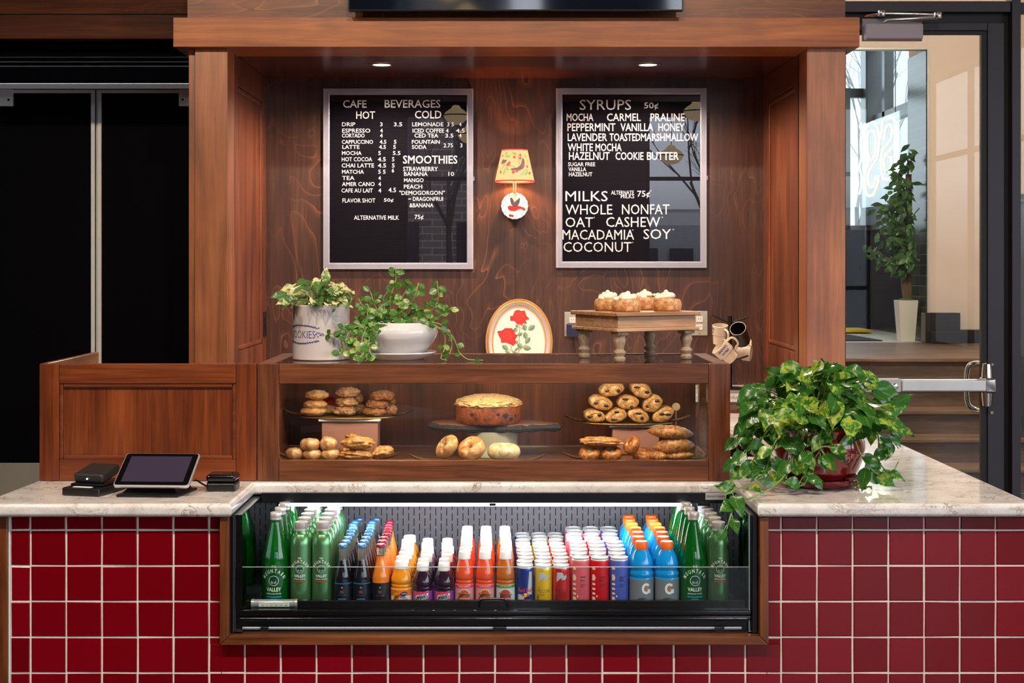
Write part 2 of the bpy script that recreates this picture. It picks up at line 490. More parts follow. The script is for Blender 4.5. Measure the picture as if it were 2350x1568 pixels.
# ================================================================ the room: shell, niche, counter
# ---- shell of the room in front of the counter
M_['floor'] = wood('dark_floor_board', grain='y', dark=(46, 36, 30), mid=(66, 52, 42), light=(84, 66, 54), seed=13, rough=0.4)
mb = MB(); mb.box(-5, 5.5, -8.1, 9.98, -0.1, 0.0); struct(mb, 'floor', M_['floor'])
mb = MB(); mb.box(-5, 5.5, -8.1, 6.62, 4.3, 4.4); struct(mb, 'ceiling', M_['ceil'])
mb = MB(); mb.box(-5.1, -5, -8.1, 7.6, 0, 4.3); struct(mb, 'wall_left', pm('umber_wall_paint', (84, 58, 46), 0.7))
mb = MB()
RZ0, RZ1 = 0.6, 3.95
for x0, x1 in ((-5, -1.5), (0.6, 2.3), (5.5, 5.6)): mb.box(x0, x1, -8.1, -8.0, 0, 4.3)
for x0, x1 in ((-1.5, 0.6), (2.3, 5.5)):
    mb.box(x0, x1, -8.1, -8.0, 0, RZ0); mb.box(x0, x1, -8.1, -8.0, RZ1, 4.3)
struct(mb, 'wall_rear', pm('dark_wall_paint', (70, 52, 50), 0.7))
mb = MB()
mb.box(5.5, 5.6, -8.1, -5.1, 0, 4.3); mb.box(5.5, 5.6, 3.9, 9.9, 0, 4.3); mb.box(5.5, 5.6, -5.1, 3.9, 0, RZ0); mb.box(5.5, 5.6, -5.1, 3.9, RZ1, 4.3)
struct(mb, 'wall_right', M_['paint'])
def window_bars(name, mbfn):
    mb = MB(); mbfn(mb); return struct(mb, name, M_['frame_br'])
def _w(mb):
    for x in (-1.5, -0.5, 0.6): mb.box(x - 0.035, x + 0.035, -8.08, -8.0, RZ0, RZ1)
    for z in (RZ0, 1.25, 2.95, RZ1): mb.box(-1.5, 0.6, -8.08, -8.0, z - 0.03, z + 0.03)
window_bars('window_1', _w)
def _w(mb):
    for x in (2.3, 3.4, 4.5, 5.5): mb.box(x - 0.035, x + 0.035, -8.08, -8.0, RZ0, RZ1)
    for z in (RZ0, 1.25, 2.95, RZ1): mb.box(2.3, 5.5, -8.08, -8.0, z - 0.03, z + 0.03)
window_bars('window_2', _w)
def _w(mb):
    for k in range(7): mb.box(5.52, 5.58, -5.1 + 1.5 * k - 0.035, -5.1 + 1.5 * k + 0.035, RZ0, RZ1)
    for z in (RZ0, 2.95, RZ1): mb.box(5.52, 5.58, -5.1, 3.9, z - 0.03, z + 0.03)
window_bars('window_3', _w)
# brick building and bare trees across the street, mirrored in the menu boards
def street_brick():
    m, nt, b = nodes_of('grey_brick')
    mp = mapping(nt, (1, 1, 1)); sp = nt.nodes.new('ShaderNodeSeparateXYZ'); nt.links.new(mp.outputs[0], sp.inputs[0])
    cm = nt.nodes.new('ShaderNodeCombineXYZ'); nt.links.new(sp.outputs['X'], cm.inputs[0]); nt.links.new(sp.outputs['Z'], cm.inputs[1])
    br = nt.nodes.new('ShaderNodeTexBrick'); br.inputs['Scale'].default_value = 1.0; br.inputs['Brick Width'].default_value = 0.42; br.inputs['Row Height'].default_value = 0.15; br.inputs['Mortar Size'].default_value = 0.015
    br.inputs['Color1'].default_value = lin((112, 98, 94)); br.inputs['Color2'].default_value = lin((142, 126, 120)); br.inputs['Mortar'].default_value = lin((176, 170, 166))
    nt.links.new(cm.outputs[0], br.inputs['Vector']); nt.links.new(br.outputs[0], b.inputs['Base Color']); b.inputs['Roughness'].default_value = 0.85
    return m
mb = MB()
mb.box(-6.5, 0.2, -20.5, -16, 0, 6.2)
for x in (-5.6, -3.9, -2.2, -0.5):
    for z in (1.0, 3.9): mb.box(x - 0.45, x + 0.45, -16.0, -15.95, z, z + 1.5, mi=1); mb.box(x - 0.55, x + 0.55, -16.0, -15.92, z - 0.1, z, mi=2)
tag(mb.build('brick_building', [street_brick(), pm('dark_window_glass', (40, 48, 58), 0.2), pm('pale_sill', (206, 206, 206), 0.7)]), 'grey brick building across the street mirrored in the beverages board', 'building')
mb = MB(); mb.box(0.6, 3.2, -24, -19, 0, 3.2); mb.box(3.4, 9, -26, -22, 0, 3.0)
for k in range(9): mb.box(0.7 + 0.9 * k, 1.3 + 0.9 * k, -18.99 if k < 3 else -21.99, -18.9 if k < 3 else -21.9, 0.8, 2.0, mi=1)
mb.box(0.4, 9.2, -18.98, -18.7, 2.5, 2.8, mi=2)
tag(mb.build('storefront_building', [pm('pale_stucco', (176, 178, 182), 0.8), pm('shop_window', (48, 54, 62), 0.2), pm('white_fascia', (226, 226, 228), 0.7)]), 'low pale building across the street mirrored in the syrups board', 'building')
def bare_tree(mb, x, y, h, seed, thick=1.0, depth=4):
    r = rng(seed)
    def br(p, d, l, rad, dep):
        q = p + d * l
        mid = p + d * l * 0.5 + Vector((r.uniform(-1, 1), r.uniform(-1, 1), 0)) * l * 0.05
        mb.tube([p, mid, q], [rad, rad * 0.85, rad * 0.7], 5)
        if dep == 0: return
        for k in range(3 if dep > 1 else 2):
            nd = (d + Vector((r.uniform(-1, 1), r.uniform(-1, 1), r.uniform(-0.2, 0.7))) * 0.62).normalized()
            br(p.lerp(q, r.uniform(0.55, 1.0)), nd, l * r.uniform(0.6, 0.8), rad * 0.55, dep - 1)
    br(Vector((x, y, 0)), Vector((0, 0, 1)), h * 0.36, h * 0.018 * thick, depth)
mb = MB(); bare_tree(mb, 4.1, -11.5, 5.5, 3, 0.7, 5)
M_['bark'] = pm('grey_bark', (70, 62, 58), 0.9)
tag(mb.build('bare_tree', M_['bark']), 'bare winter tree outside the rear windows mirrored in the syrups board', 'tree')
mb = MB(); bare_tree(mb, -1.0, -12.5, 6.0, 6, 0.7, 5)
tag(mb.build('bare_tree', M_['bark']), 'bare winter tree before the brick building mirrored in the beverages board', 'tree')

# ---- wood portal of the niche
D_W = 7.2                                 # back wall of the niche
NL, NR = -1.189, 1.328                    # inner faces of the jambs
Z_S = 2.5515                              # soffit
mb = MB()
mb.box(-1.331, NL, 6.18, 6.34, 0, Z_S, 0.002, 1)
mb.box(-1.363, -1.3315, 6.205, 6.6, 0, Z_S, 0.002, 1)
struct(mb, 'trim_1', M_['wood_post'])
mb = MB(); mb.box(NR, 1.496, 6.18, 6.36, 0, Z_S, 0.002, 1)
struct(mb, 'trim_2', M_['wood_post'])
mb = MB(); mb.box(-1.4165, 1.548, 6.14, 6.42, 2.549, 2.677, 0.003, 2)
struct(mb, 'trim_3', M_['wood_beam'])
mb = MB(); mb.box(-1.367, 1.50, 6.2, 6.3, 2.6772, 4.3)
struct(mb, 'trim_4', M_['wood_plyh'])
mb = MB(); mb.box(-1.26, 1.365, 6.4205, D_W + 0.02, Z_S + 0.0004, Z_S + 0.05)
struct(mb, 'trim_5', wood('soffit_wood', grain='x', dark=(72, 30, 18), mid=(96, 42, 24), light=(112, 54, 32), seed=14, rough=0.22, coat=0.5, fibre=0.2))
def jamb(x, s, name):
    # s = +1 faces +x (left jamb); stiles, rails, recessed panel and bead
    y0, y1, y2, y3 = 6.3405, 6.43, 7.10, 7.2
    z1, z2 = 1.215, 2.42
    mb = MB()
    t = 0.03
    def bx(ya, yb, za, zb, dep, mi=0, bev=0.0015): mb.box(x - s * (dep + t), x - s * dep, ya, yb, za, zb, bev, 1, mi)
    bx(y0, y1, 0, Z_S, 0); bx(y2, y3, 0, Z_S, 0)
    bx(y1, y2, z2, Z_S, 0); bx(y1, y2, 0, z1, 0)
    bx(y1, y2, z1, z2, 0.016, 0, 0)
    for ya, yb, za, zb in ((y1, y1 + 0.022, z1, z2), (y2 - 0.022, y2, z1, z2), (y1, y2, z1, z1 + 0.022), (y1, y2, z2 - 0.022, z2)):
        bx(ya, yb, za, zb, 0.004, 0, 0.006)
    return struct(mb, name, M_['wood_v2'])
M_['wood_v2'] = wood('stained_panel_upright', grain='z', dark=(92, 46, 28), mid=(122, 66, 42), light=(142, 84, 56), seed=21, fibre=0.3, rough=0.3, coat=0.35)
jamb(NL, 1, 'trim_6'); jamb(NR, -1, 'trim_7')
mb = MB()
SEAM = wx(1182, D_W)
mb.box(NL - 0.04, SEAM - 0.001, D_W, D_W + 0.02, 0, 2.7); mb.box(SEAM + 0.001, NR + 0.04, D_W, D_W + 0.02, 0, 2.7)
mb.box(NL - 0.04, NR + 0.04, D_W + 0.02, D_W + 0.04, 0, 2.7)
struct(mb, 'wall_back', M_['wood_ply'])

# ---- dark service opening at the left: header, shutter housing, back wall
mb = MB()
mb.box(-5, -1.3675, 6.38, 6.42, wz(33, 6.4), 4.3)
struct(mb, 'trim_8', wood('dark_frieze', grain='x', dark=(62, 28, 12), mid=(88, 42, 18), light=(106, 56, 26), figure=0.5, seed=15, vein=(108, 64, 36), coat=0.0, rough=0.6, spec=0.15))  # dark stain, deepened by shade under the ceiling put into the colour
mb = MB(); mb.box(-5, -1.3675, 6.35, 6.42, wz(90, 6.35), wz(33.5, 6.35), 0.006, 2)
struct(mb, 'trim_9', wood('dark_rail', grain='x', dark=(54, 24, 10), mid=(78, 36, 15), light=(96, 50, 24), seed=16, coat=0.0, rough=0.55, spec=0.15))  # rail stain also darkened, ceiling shade is part of its colour
mb = MB()
mb.box(-5, -1.3675, 6.425, 7.05, 2.60, 2.7)
t0 = tag(mb.build('shutter_housing', M_['blackm']), 'black roller shutter housing under the dark wood header', 'shutter')
for k, yy in enumerate((6.6, 6.75, 6.9)):
    m2 = MB(); m2.box(-5, -1.3675, yy, yy + 0.05, 2.575, 2.5995, 0.004, 2); m2.build('shutter_slat', M_['plastic_bk'], t0)
mb = MB(); mb.box(-5, -1.24, 7.24, 7.34, 0, 2.8); struct(mb, 'wall_back_left', M_['blackm'])
# the pair of black door leaves in a bare metal frame
DD = 7.15
dr = tag(bpy.data.objects.new('door_1', None), kind='structure'); COL.objects.link(dr)
dr.location = (wx(222, DD), DD, 0)
def dX(px): return wx(px, DD) - wx(222, DD)
zt = wz(207, DD)
for s in (-1, 1):
    m2 = MB()
    a, b = sorted((s * 0.006, s * 0.50))
    m2.box(a, b, 0, 0.035, wz(1062, DD), zt - 0.002, 0.003, 1)
    lf = m2.build('door_leaf', M_['blackm'], dr)
    m2 = MB(); m2.box(a, b, -0.004, 0.035, 0.01, wz(1062, DD) - 0.002, 0.002, 1); m2.build('kick_plate', M_['steel'], lf)
    m2 = MB(); a, b = sorted((s * 0.007, s * 0.026)); m2.box(a, b, -0.012, 0.0, 0.62, zt, 0.001, 1)
    a, b = sorted((s * 0.0265, s * 0.42)); m2.box(a, b, -0.012, 0.0, zt - 0.016, zt, 0.001, 1)
    for zz in [0.7 + 0.35 * q for q in range(5)]:
        m2.lathe([(0.004, 0), (0.004, 0.004)], 8, M=T(s * 0.016, -0.012, zz) @ R(90, 'X'))
    m2.build('metal_edge', M_['raw_alu'], lf)
    m2 = MB(); a, b = sorted((s * dX(412), s * dX(445))); m2.box(a, b, -0.02, 0.0, wz(245, DD), zt + 0.002, 0.002, 1)
    m2.lathe([(0.006, 0), (0.006, 0.004)], 8, M=T(s * dX(421), -0.02, wz(230, DD)) @ R(90, 'X'), mi=1)
    m2.build('corner_bracket', [M_['raw_alu'], M_['black']], dr)
m2 = MB(); m2.box(-0.52, 0.50, -0.03, 0.03, zt + 0.003, wz(193, DD), 0.002, 1)
m2.build('door_frame', M_['raw_alu'], dr)
m2 = MB(); m2.box(-0.004, 0.004, 0.004, 0.02, 0.62, zt, 0); m2.build('weather_strip', pm('pale_seal', (214, 222, 214), 0.4), dr)

# ---- tiled counter front
PT = 82.04 / F * 4.14                     # tile pitch
TX0 = wx(70, 4.14); TZ0 = wz(1217, 4.14)
TL, TR, TZT, TZB = wx(24, 4.14), 1.53, 0.879, 0.02
HX0, HX1, HZ0 = wx(504, 4.12), wx(1764, 4.12), wz(1481, 4.12)   # outside of the cooler's wood surround
def tile_mat():
    m, nt, b = nodes_of('red_glazed_tile')
    at = nt.nodes.new('ShaderNodeAttribute'); at.attribute_name = 'lr'
    r = ramp(nt, [(0.0, lin((112, 1, 13))), (0.5, lin((120, 2, 16))), (1.0, lin((130, 3, 21)))])
    nt.links.new(at.outputs['Fac'], r.inputs[0]); nt.links.new(r.outputs[0], b.inputs['Base Color'])
    b.inputs['Roughness'].default_value = 0.16
    mp = mapping(nt, (1, 1, 1)); n = noise_n(nt, mp.outputs[0], 55, 3); n2 = noise_n(nt, mp.outputs[0], 9, 2)
    h = mathn(nt, 'ADD', n.outputs['Fac'], mathn(nt, 'MULTIPLY', n2.outputs['Fac'], 0.4))
    bp = nt.nodes.new('ShaderNodeBump'); bp.inputs['Strength'].default_value = 0.08; bp.inputs['Distance'].default_value = 0.002
    nt.links.new(h, bp.inputs['Height']); nt.links.new(bp.outputs[0], b.inputs['Normal'])
    return m
body = thing('counter_front', 'red tiled service counter front with pale grout and wood end strip', 'counter', (0, 4.14, 0))
mb = MB()
mb.box(TL, HX0 + 0.002, 0.0022, 0.10, 0, 0.879); mb.box(HX1 - 0.002, TR, 0.0022, 0.10, 0, 0.879); mb.box(HX0, HX1, 0.0022, 0.10, 0, HZ0 + 0.002)
mb.build('grout_bed', pm('pale_grout', (240, 226, 216), 0.85, var=0.06, vscale=60), body)
mb = MB(); mb.uv = []; mb.rnd = []
rr = rng(5)
G = 0.0052
nx0 = int(math.floor((TL - TX0) / PT)) ; nx1 = int(math.ceil((TR - TX0) / PT))
def tile_piece(x0, x1, z0, z1):
    if x1 - x0 < 0.006 or z1 - z0 < 0.006: return
    n0 = len(mb.v)
    j = lambda: rr.uniform(-0.0008, 0.0008)
    e = 0.0022
    yo = rr.uniform(-0.0006, 0.0006)
    c = [(x0 + j(), z0 + j()), (x1 + j(), z0 + j()), (x1 + j(), z1 + j()), (x0 + j(), z1 + j())]
    ti, tj = rr.uniform(-0.0007, 0.0007), rr.uniform(-0.0007, 0.0007)
    back = [(p[0], 0.010, p[1]) for p in c]
    mid = [(p[0], 0.0012 + yo, p[1]) for p in c]
    cx_, cz_ = (x0 + x1) / 2, (z0 + z1) / 2
    fr = []
    for p in c:
        sx = 1 if p[0] > cx_ else -1; sz = 1 if p[1] > cz_ else -1
        fr.append((p[0] - sx * e, yo + (sx * ti + sz * tj) * 0.5, p[1] - sz * e))
    fs = [(8, 9, 10, 11)]
    for a in range(4):
        b_ = (a + 1) % 4
        fs += [(a, b_, b_ + 4, a + 4), (a + 4, b_ + 4, b_ + 8, a + 8)]
    mb.add(back + mid + fr, fs)
    q = rr.random()
    mb.uv += [0.0] * 12; mb.rnd += [q] * 12
for i in range(nx0, nx1):
    for k in range(-8, 2):
        x0 = max(TX0 + i * PT, TL) + G / 2; x1 = min(TX0 + (i + 1) * PT, TR) - G / 2
        z0 = max(TZ0 + (k - 1) * PT, TZB) + G / 2; z1 = min(TZ0 + k * PT, TZT) - G / 2
        # cut the tiles round the cooler opening
        if z0 >= HZ0 - 0.01:
            if x1 > HX0 and x0 < HX1:
                if x0 < HX0 - 0.008: tile_piece(x0, HX0 - 0.002, z0, z1)
                if x1 > HX1 + 0.008: tile_piece(HX1 + 0.002, x1, z0, z1)
                continue
            tile_piece(x0, x1, z0, z1)
        elif z1 > HZ0 and x1 > HX0 and x0 < HX1:
            tile_piece(x0, x1, z0, HZ0 - 0.002)
            if x0 < HX0 - 0.008: tile_piece(x0, HX0 - 0.002, HZ0 - 0.0035, z1)
            if x1 > HX1 + 0.008: tile_piece(HX1 + 0.002, x1, HZ0 - 0.0035, z1)
        else:
            tile_piece(x0, x1, z0, z1)
mb.build('red_tiles', tile_mat(), body, angle=12)
mb = MB(); mb.box(-1.50, wx(19, 4.14), -0.008, 1.0, 0, 0.8785, 0.002, 1)
mb.build('end_strip', M_['wood_v'], body)
mb = MB(); mb.box(wx(20, 4.14), TL - 0.001, -0.002, 0.05, 0, 0.8785); mb.build('caulk_line', M_['white'], body)
mb = MB(); mb.box(1.5305, 1.54, 0.0, 2.0, 0, 0.8785); mb.build('end_panel', M_['wood_v'], body)
# wood surround of the cooler opening
ys0, ys1 = -0.022, 0.012
wi = 0.026
mb = MB(); mb.prism([(HX0, HZ0), (HX0 + wi, HZ0 + wi), (HX0 + wi, 0.8785), (HX0, 0.8785)], ys0, ys1, 'xz', 0.003, 2)
mb.build('surround_stile', M_['wood_v'], body)
mb = MB(); mb.prism([(HX1, HZ0), (HX1, 0.8785), (HX1 - wi, 0.8785), (HX1 - wi, HZ0 + wi)], ys0, ys1, 'xz', 0.003, 2)
mb.build('surround_stile', M_['wood_v'], body)
mb = MB()
mb.prism([(HX0 + 0.0008, HZ0), (HX1 - 0.0008, HZ0), (HX1 - wi - 0.0008, HZ0 + wi), (HX0 + wi + 0.0008, HZ0 + wi)], ys0, ys1, 'xz', 0.003, 2)
mb.build('surround_rail', M_['wood_h'], body)

# ---- stone worktop (one slab, notched over the cooler)
def stone_mat():
    m, nt, b = nodes_of('veined_cream_quartz')
    mp = mapping(nt, (1.0, 1.6, 1.6))
    n1 = noise_n(nt, mp.outputs[0], 7, 6, 0.62, 1.2)
    r1 = ramp(nt, [(0.3, lin((212, 203, 198))), (0.55, lin((238, 231, 227))), (0.8, lin((248, 245, 243)))])
    nt.links.new(n1.outputs['Fac'], r1.inputs[0])
    n2 = noise_n(nt, mp.outputs[0], 11, 5, 0.62, 1.6)
    d = mathn(nt, 'ABSOLUTE', mathn(nt, 'SUBTRACT', n2.outputs['Fac'], 0.5))
    r2 = ramp(nt, [(0.0, (1, 1, 1, 1)), (0.012, (0.6, 0.6, 0.6, 1)), (0.035, (0, 0, 0, 1))]); nt.links.new(d, r2.inputs[0])
    n3 = noise_n(nt, mp.outputs[0], 8, 3); r3 = ramp(nt, [(0.45, (0, 0, 0, 1)), (0.62, (1, 1, 1, 1))]); nt.links.new(n3.outputs['Fac'], r3.inputs[0])
    f = mathn(nt, 'MULTIPLY', mathn(nt, 'MULTIPLY', r2.outputs[0], r3.outputs[0]), 0.85)
    c = mixc(nt, f, r1.outputs[0], lin((128, 92, 56)))
    n4 = noise_n(nt, mp.outputs[0], 160, 2); r4 = ramp(nt, [(0.28, (0.72, 0.68, 0.64, 1)), (0.40, (1, 1, 1, 1))]); nt.links.new(n4.outputs['Fac'], r4.inputs[0])
    c = mixc(nt, 1.0, c, r4.outputs[0], 'MULTIPLY')
    nt.links.new(c, b.inputs['Base Color'])
    b.inputs['Roughness'].default_value = 0.08; b.inputs['IOR'].default_value = 1.6
    return m
M_['stone'] = stone_mat()
NX0, NX1 = -0.778, 0.74
CT = 0.92                                  # worktop height
mb = MB()
mb.prism([(-1.515, 4.105), (NX0, 4.105), (NX0, 4.50), (NX1, 4.50), (NX1, 4.105), (1.545, 4.105), (1.545, 6.165), (1.322, 6.165), (1.322, 6.60), (0.95, 6.60), (0.95, 5.12), (-1.45, 5.12)], 0.8795, CT, 'xy', 0.014, 4)
wt = mb.build('stone_worktop', M_['stone'])
tag(wt, 'cream veined stone worktop running along the tiled counter', 'countertop')
# ---- back counter in the niche
bc = thing('back_counter', 'wood fronted back counter with speckled stone top along the niche wall', 'counter', (0, 6.9, 0))
mb = MB(); mb.box(NL + 0.002, NR - 0.002, -0.25, 0.298, 0.965, 1.0, 0.004, 2); mb.build('stone_top', M_['stone'], bc)
mb = MB(); mb.box(NL + 0.004, NR - 0.004, -0.22, 0.296, 0.0, 0.964); mb.build('cabinet_front', M_['wood_h'], bc)
# ================================================================ glass door, storefront frame and the hall beyond
DG = 6.6
d2 = tag(bpy.data.objects.new('door_2', None), kind='structure'); COL.objects.link(d2); d2.location = (0, DG, 0)
sx0, sx1 = wx(2263, DG), wx(2301, DG)
hx0 = 1.515
mb = MB()
mb.box(sx0, sx1, -0.022, 0.022, 0.01, wz(54, DG), 0.002, 1)
mb.box(hx0, hx0 + 0.08, -0.022, 0.022, 0.01, wz(54, DG), 0.002, 1)
mb.box(hx0 + 0.0805, sx0 - 0.0005, -0.022, 0.022, wz(72, DG), wz(54, DG), 0.002, 1)
mb.box(hx0 + 0.0805, sx0 - 0.0005, -0.022, 0.022, 0.01, 0.2, 0.002, 1)
mb.build('door_stile', M_['frame_br'], d2)
mb = MB()
gx1 = wx(2250, DG)
mb.box(gx1, sx0 - 0.0004, -0.014, 0.014, 0.2, wz(72.2, DG)); mb.box(hx0 + 0.081, gx1, -0.014, 0.014, wz(80, DG), wz(72.2, DG))
mb.build('glazing_bead', M_['frame_bk'], d2)
mb = MB(); mb.box(hx0 + 0.0805, gx1 - 0.0005, -0.003, 0.003, 0.2005, wz(80.2, DG)); mb.build('glass_pane', M_['glassdoor'], d2)
# panic bar
pb = MB()
zb = wz(884, 6.50)
pb.box(1.54, wx(2066, 6.5), -0.115, -0.065, wz(900, 6.5), wz(869, 6.5), 0.004, 2)
bar = pb.build('panic_bar', M_['steel'], d2)
m2 = MB(); m2.box(wx(2066.5, 6.5), wx(2262, 6.5), -0.118, -0.070, wz(899, 6.5), wz(871, 6.5), 0.008, 3); m2.build('push_pad', M_['alu'], bar)
m2 = MB()
xc = wx(2272, 6.5)
m2.box(xc - 0.028, xc + 0.028, -0.112, -0.024, wz(903, 6.5), wz(868, 6.5), 0.012, 3)
prof = [(0.026, 0), (0.024, 0.03), (0.02, 0.062), (0.012, 0.068)]
m2.lathe(prof, 20, M=T(xc, -0.06, wz(868, 6.5)) @ Sc(1, 0.9, 1)); m2.lathe(prof, 20, M=T(xc, -0.06, wz(903, 6.5)) @ R(180, 'X') @ Sc(1, 0.9, 1))
m2.build('latch_housing', M_['chrome'], bar)
m2 = MB(); m2.box(wx(2014, 6.5), wx(2036, 6.5), -0.117, -0.114, wz(892, 6.5), wz(883, 6.5), 0.001, 1); m2.box(wx(2017, 6.5), wx(2032, 6.5), -0.1175, -0.1165, wz(889.5, 6.5), wz(885.5, 6.5), mi=1)
m2.build('status_window', [M_['black'], pm('red_indicator', (190, 40, 40), 0.4)], bar)
m2 = MB(); m2.lathe([(0.016, 0), (0.016, 0.006), (0.012, 0.008)], 20, M=T(wx(2050, 6.5), -0.114, wz(887, 6.5)) @ R(90, 'X')); m2.build('key_cylinder', M_['chrome'], bar)
m2 = MB(); m2.lathe([(0.008, 0), (0.008, 0.004)], 16, M=T(wx(2272, 6.6), -0.022, wz(946, 6.6)) @ R(90, 'X')); m2.lathe([(0.006, 0), (0.006, 0.004)], 16, M=T(wx(2273, 6.6), -0.022, wz(836, 6.6)) @ R(90, 'X')); m2.build('lock_cylinder', M_['chrome'], d2)
# pull handle on the far side
m2 = MB()
hx = wx(2218, 6.7)
m2.tube(smooth_path([(sx0 + 0.01, 0.02, wz(832, 6.7)), (hx + 0.03, 0.08, wz(833, 6.7)), (hx, 0.09, wz(850, 6.7)), (hx, 0.09, wz(920, 6.7)), (hx + 0.03, 0.08, wz(938, 6.7)), (sx0 + 0.01, 0.02, wz(942, 6.7))], 6), 0.0115, 12)
m2.build('pull_handle', M_['chrome'], d2)
# frame of the storefront
mb = MB()
mb.box(hx0 - 0.01, wx(2314, DG), -0.035, 0.04, wz(28, 6.57), wz(3, 6.57), 0.002, 1)
mb.box(wx(2314.5, DG), wx(2335, DG), -0.045, 0.04, 0.0, 4.3, 0.002, 1)
mb.box(wx(2335.5, DG), 5.5, -0.035, 0.04, wz(28, 6.57), wz(6, 6.57), 0.002, 1)
mb.box(wx(2335.5, DG), 5.5, -0.035, 0.04, 0.0, 0.12, 0.002, 1)
struct(mb, 'trim_10', M_['frame_br']).location = (0, DG, 0)
mb = MB()
mb.box(sx1 + 0.001, wx(2314, DG), 0.0, 0.05, 0, wz(29, DG)); mb.box(hx0, sx1, 0.0, 0.05, wz(53, DG), wz(29, DG))
struct(mb, 'trim_11', M_['frame_bk']).location = (0, DG, 0)
mb = MB(); mb.box(wx(2335.5, DG), 5.5, -0.003, 0.003, 0.121, wz(29, DG)); mb.box(wx(2335.5, DG), 5.5, -0.003, 0.003, wz(5, 6.57), 4.29); mb.box(hx0, wx(2314, DG), -0.003, 0.003, wz(2.5, 6.57), 4.29)
struct(mb, 'window_4', M_['glassdoor']).location = (0, DG, 0)
# door closer
cl = thing('door_closer', 'grey overhead door closer with folding arm at the top of the glass door', 'door closer', (0, DG, 0))
mb = MB(); mb.box(wx(1981, 6.55), wx(2119, 6.55), -0.034, -0.0225, wz(93, 6.55), wz(41, 6.55), 0.002, 1); mb.build('mounting_plate', pm('grey_enamel_plate', (128, 122, 132), 0.45), cl)
mb = MB(); mb.box(wx(1989, 6.5), wx(2120, 6.5), -0.10, -0.0345, wz(90, 6.5), wz(53, 6.5), 0.009, 3); mb.build('closer_body', pm('grey_enamel', (158, 148, 160), 0.4), cl)
mb = MB()
za, zc = wz(30, 6.5), wz(40, 6.5)
mb.tube([(wx(2030, 6.5), -0.08, wz(50, 6.5)), (wx(2040, 6.5), -0.085, wz(45, 6.5)), (wx(2150, 6.5), -0.11, wz(41, 6.5))], [0.006, 0.007, 0.009], 10)
mb.build('lower_arm', M_['chrome'], cl)
mb = MB(); mb.tube([(wx(2028, 6.5), -0.06, wz(27, 6.5)), (wx(2150, 6.5), -0.11, wz(35, 6.5))], 0.0065, 10)
for px, py in ((2028, 28), (2150, 37)):
    mb.lathe([(0.018, -0.014), (0.02, -0.01), (0.02, 0.01), (0.018, 0.014)], 18, M=T(wx(px, 6.5), -0.06 if px < 2100 else -0.11, wz(py, 6.5)))
mb.tube([(wx(1995, 6.5), -0.02, wz(31, 6.5)), (wx(2028, 6.5), -0.06, wz(28, 6.5))], 0.008, 8)
mb.build('upper_arm', M_['chrome'], cl)

# ---- steps, landing and vestibule
ZL = 0.876
st = thing('staircase', 'brown wooden steps rising behind the glass door', 'stairs', (0, 11.1, 0))
for k in range(0, 5):
    y = -0.28 * k; z = ZL - 0.175 * k
    mb = MB(); mb.box(1.47, 4.7, y - 0.03, y + 0.30 if k else 2.2, z - 0.03, z, 0.008, 2); mb.build('tread', M_['wood_stair'], st)
    mb = MB(); mb.box(1.47, 4.7, y + 0.0, y + 0.02, z - 0.175, z - 0.0305); mb.build('riser', wood('dark_oak_riser', grain='x', dark=(76, 55, 42), mid=(102, 76, 58), light=(124, 94, 74), seed=18 + k, rough=0.5, coat=0.05), st)
mb = MB(); mb.box(0.8, 6.2, 13.305, 18.2, ZL - 0.06, ZL); struct(mb, 'floor_vestibule', pm('pale_stone_floor', (196, 188, 172), 0.5, var=0.05, vscale=4))
OX = wx(2128, 13.3)                        # edge of the vestibule opening
OZ = wz(113, 13.3)
mb = MB()
mb.box(OX, 5.8, 13.3, 13.9, ZL - 0.1, 4.4)
struct(mb, 'wall_far', M_['paint'])
mb = MB(); mb.box(0.4, OX - 0.0005, 13.3, 13.42, OZ, 4.4); struct(mb, 'wall_far_top', M_['paint'])
mb = MB(); mb.box(1.38, 1.46, 6.75, 13.29, -0.1, 4.4); mb.box(4.75, 4.85, 9.9, 13.29, 0, 4.4)
struct(mb, 'wall_hall', M_['paint'])
mb = MB(); mb.box(0.2, 5.6, 6.66, 13.4, 4.35, 4.4); struct(mb, 'ceiling_hall', M_['ceil'])
# metal edge of the opening and tiled reveal
mb = MB(); mb.box(OX - 0.004, OX + 0.012, 13.285, 13.299, ZL, OZ + 0.012); mb.box(0.8, OX - 0.0045, 13.285, 13.299, OZ - 0.004, OZ + 0.012)
struct(mb, 'trim_12', M_['alu'])
def sage_tile():
    m, nt, b = nodes_of('sage_green_tile')
    mp = mapping(nt, (1, 1, 1))
    sp = nt.nodes.new('ShaderNodeSeparateXYZ'); nt.links.new(mp.outputs[0], sp.inputs[0])
    cm = nt.nodes.new('ShaderNodeCombineXYZ'); nt.links.new(sp.outputs['Y'], cm.inputs[0]); nt.links.new(sp.outputs['Z'], cm.inputs[1])
    br = nt.nodes.new('ShaderNodeTexBrick'); br.offset = 0.0
    br.inputs['Color1'].default_value = lin((46, 54, 46)); br.inputs['Color2'].default_value = lin((64, 72, 60)); br.inputs['Mortar'].default_value = lin((104, 104, 94))
    br.inputs['Scale'].default_value = 1.0; br.inputs['Mortar Size'].default_value = 0.004; br.inputs['Brick Width'].default_value = 0.3; br.inputs['Row Height'].default_value = 0.10
    nt.links.new(cm.outputs[0], br.inputs['Vector']); nt.links.new(br.outputs[0], b.inputs['Base Color'])
    b.inputs['Roughness'].default_value = 0.22; b.inputs['Specular IOR Level'].default_value = 0.12
    return m
mb = MB(); mb.box(OX - 0.012, OX - 0.0005, 13.3005, 13.9, ZL, OZ - 0.005); struct(mb, 'trim_13', sage_tile())
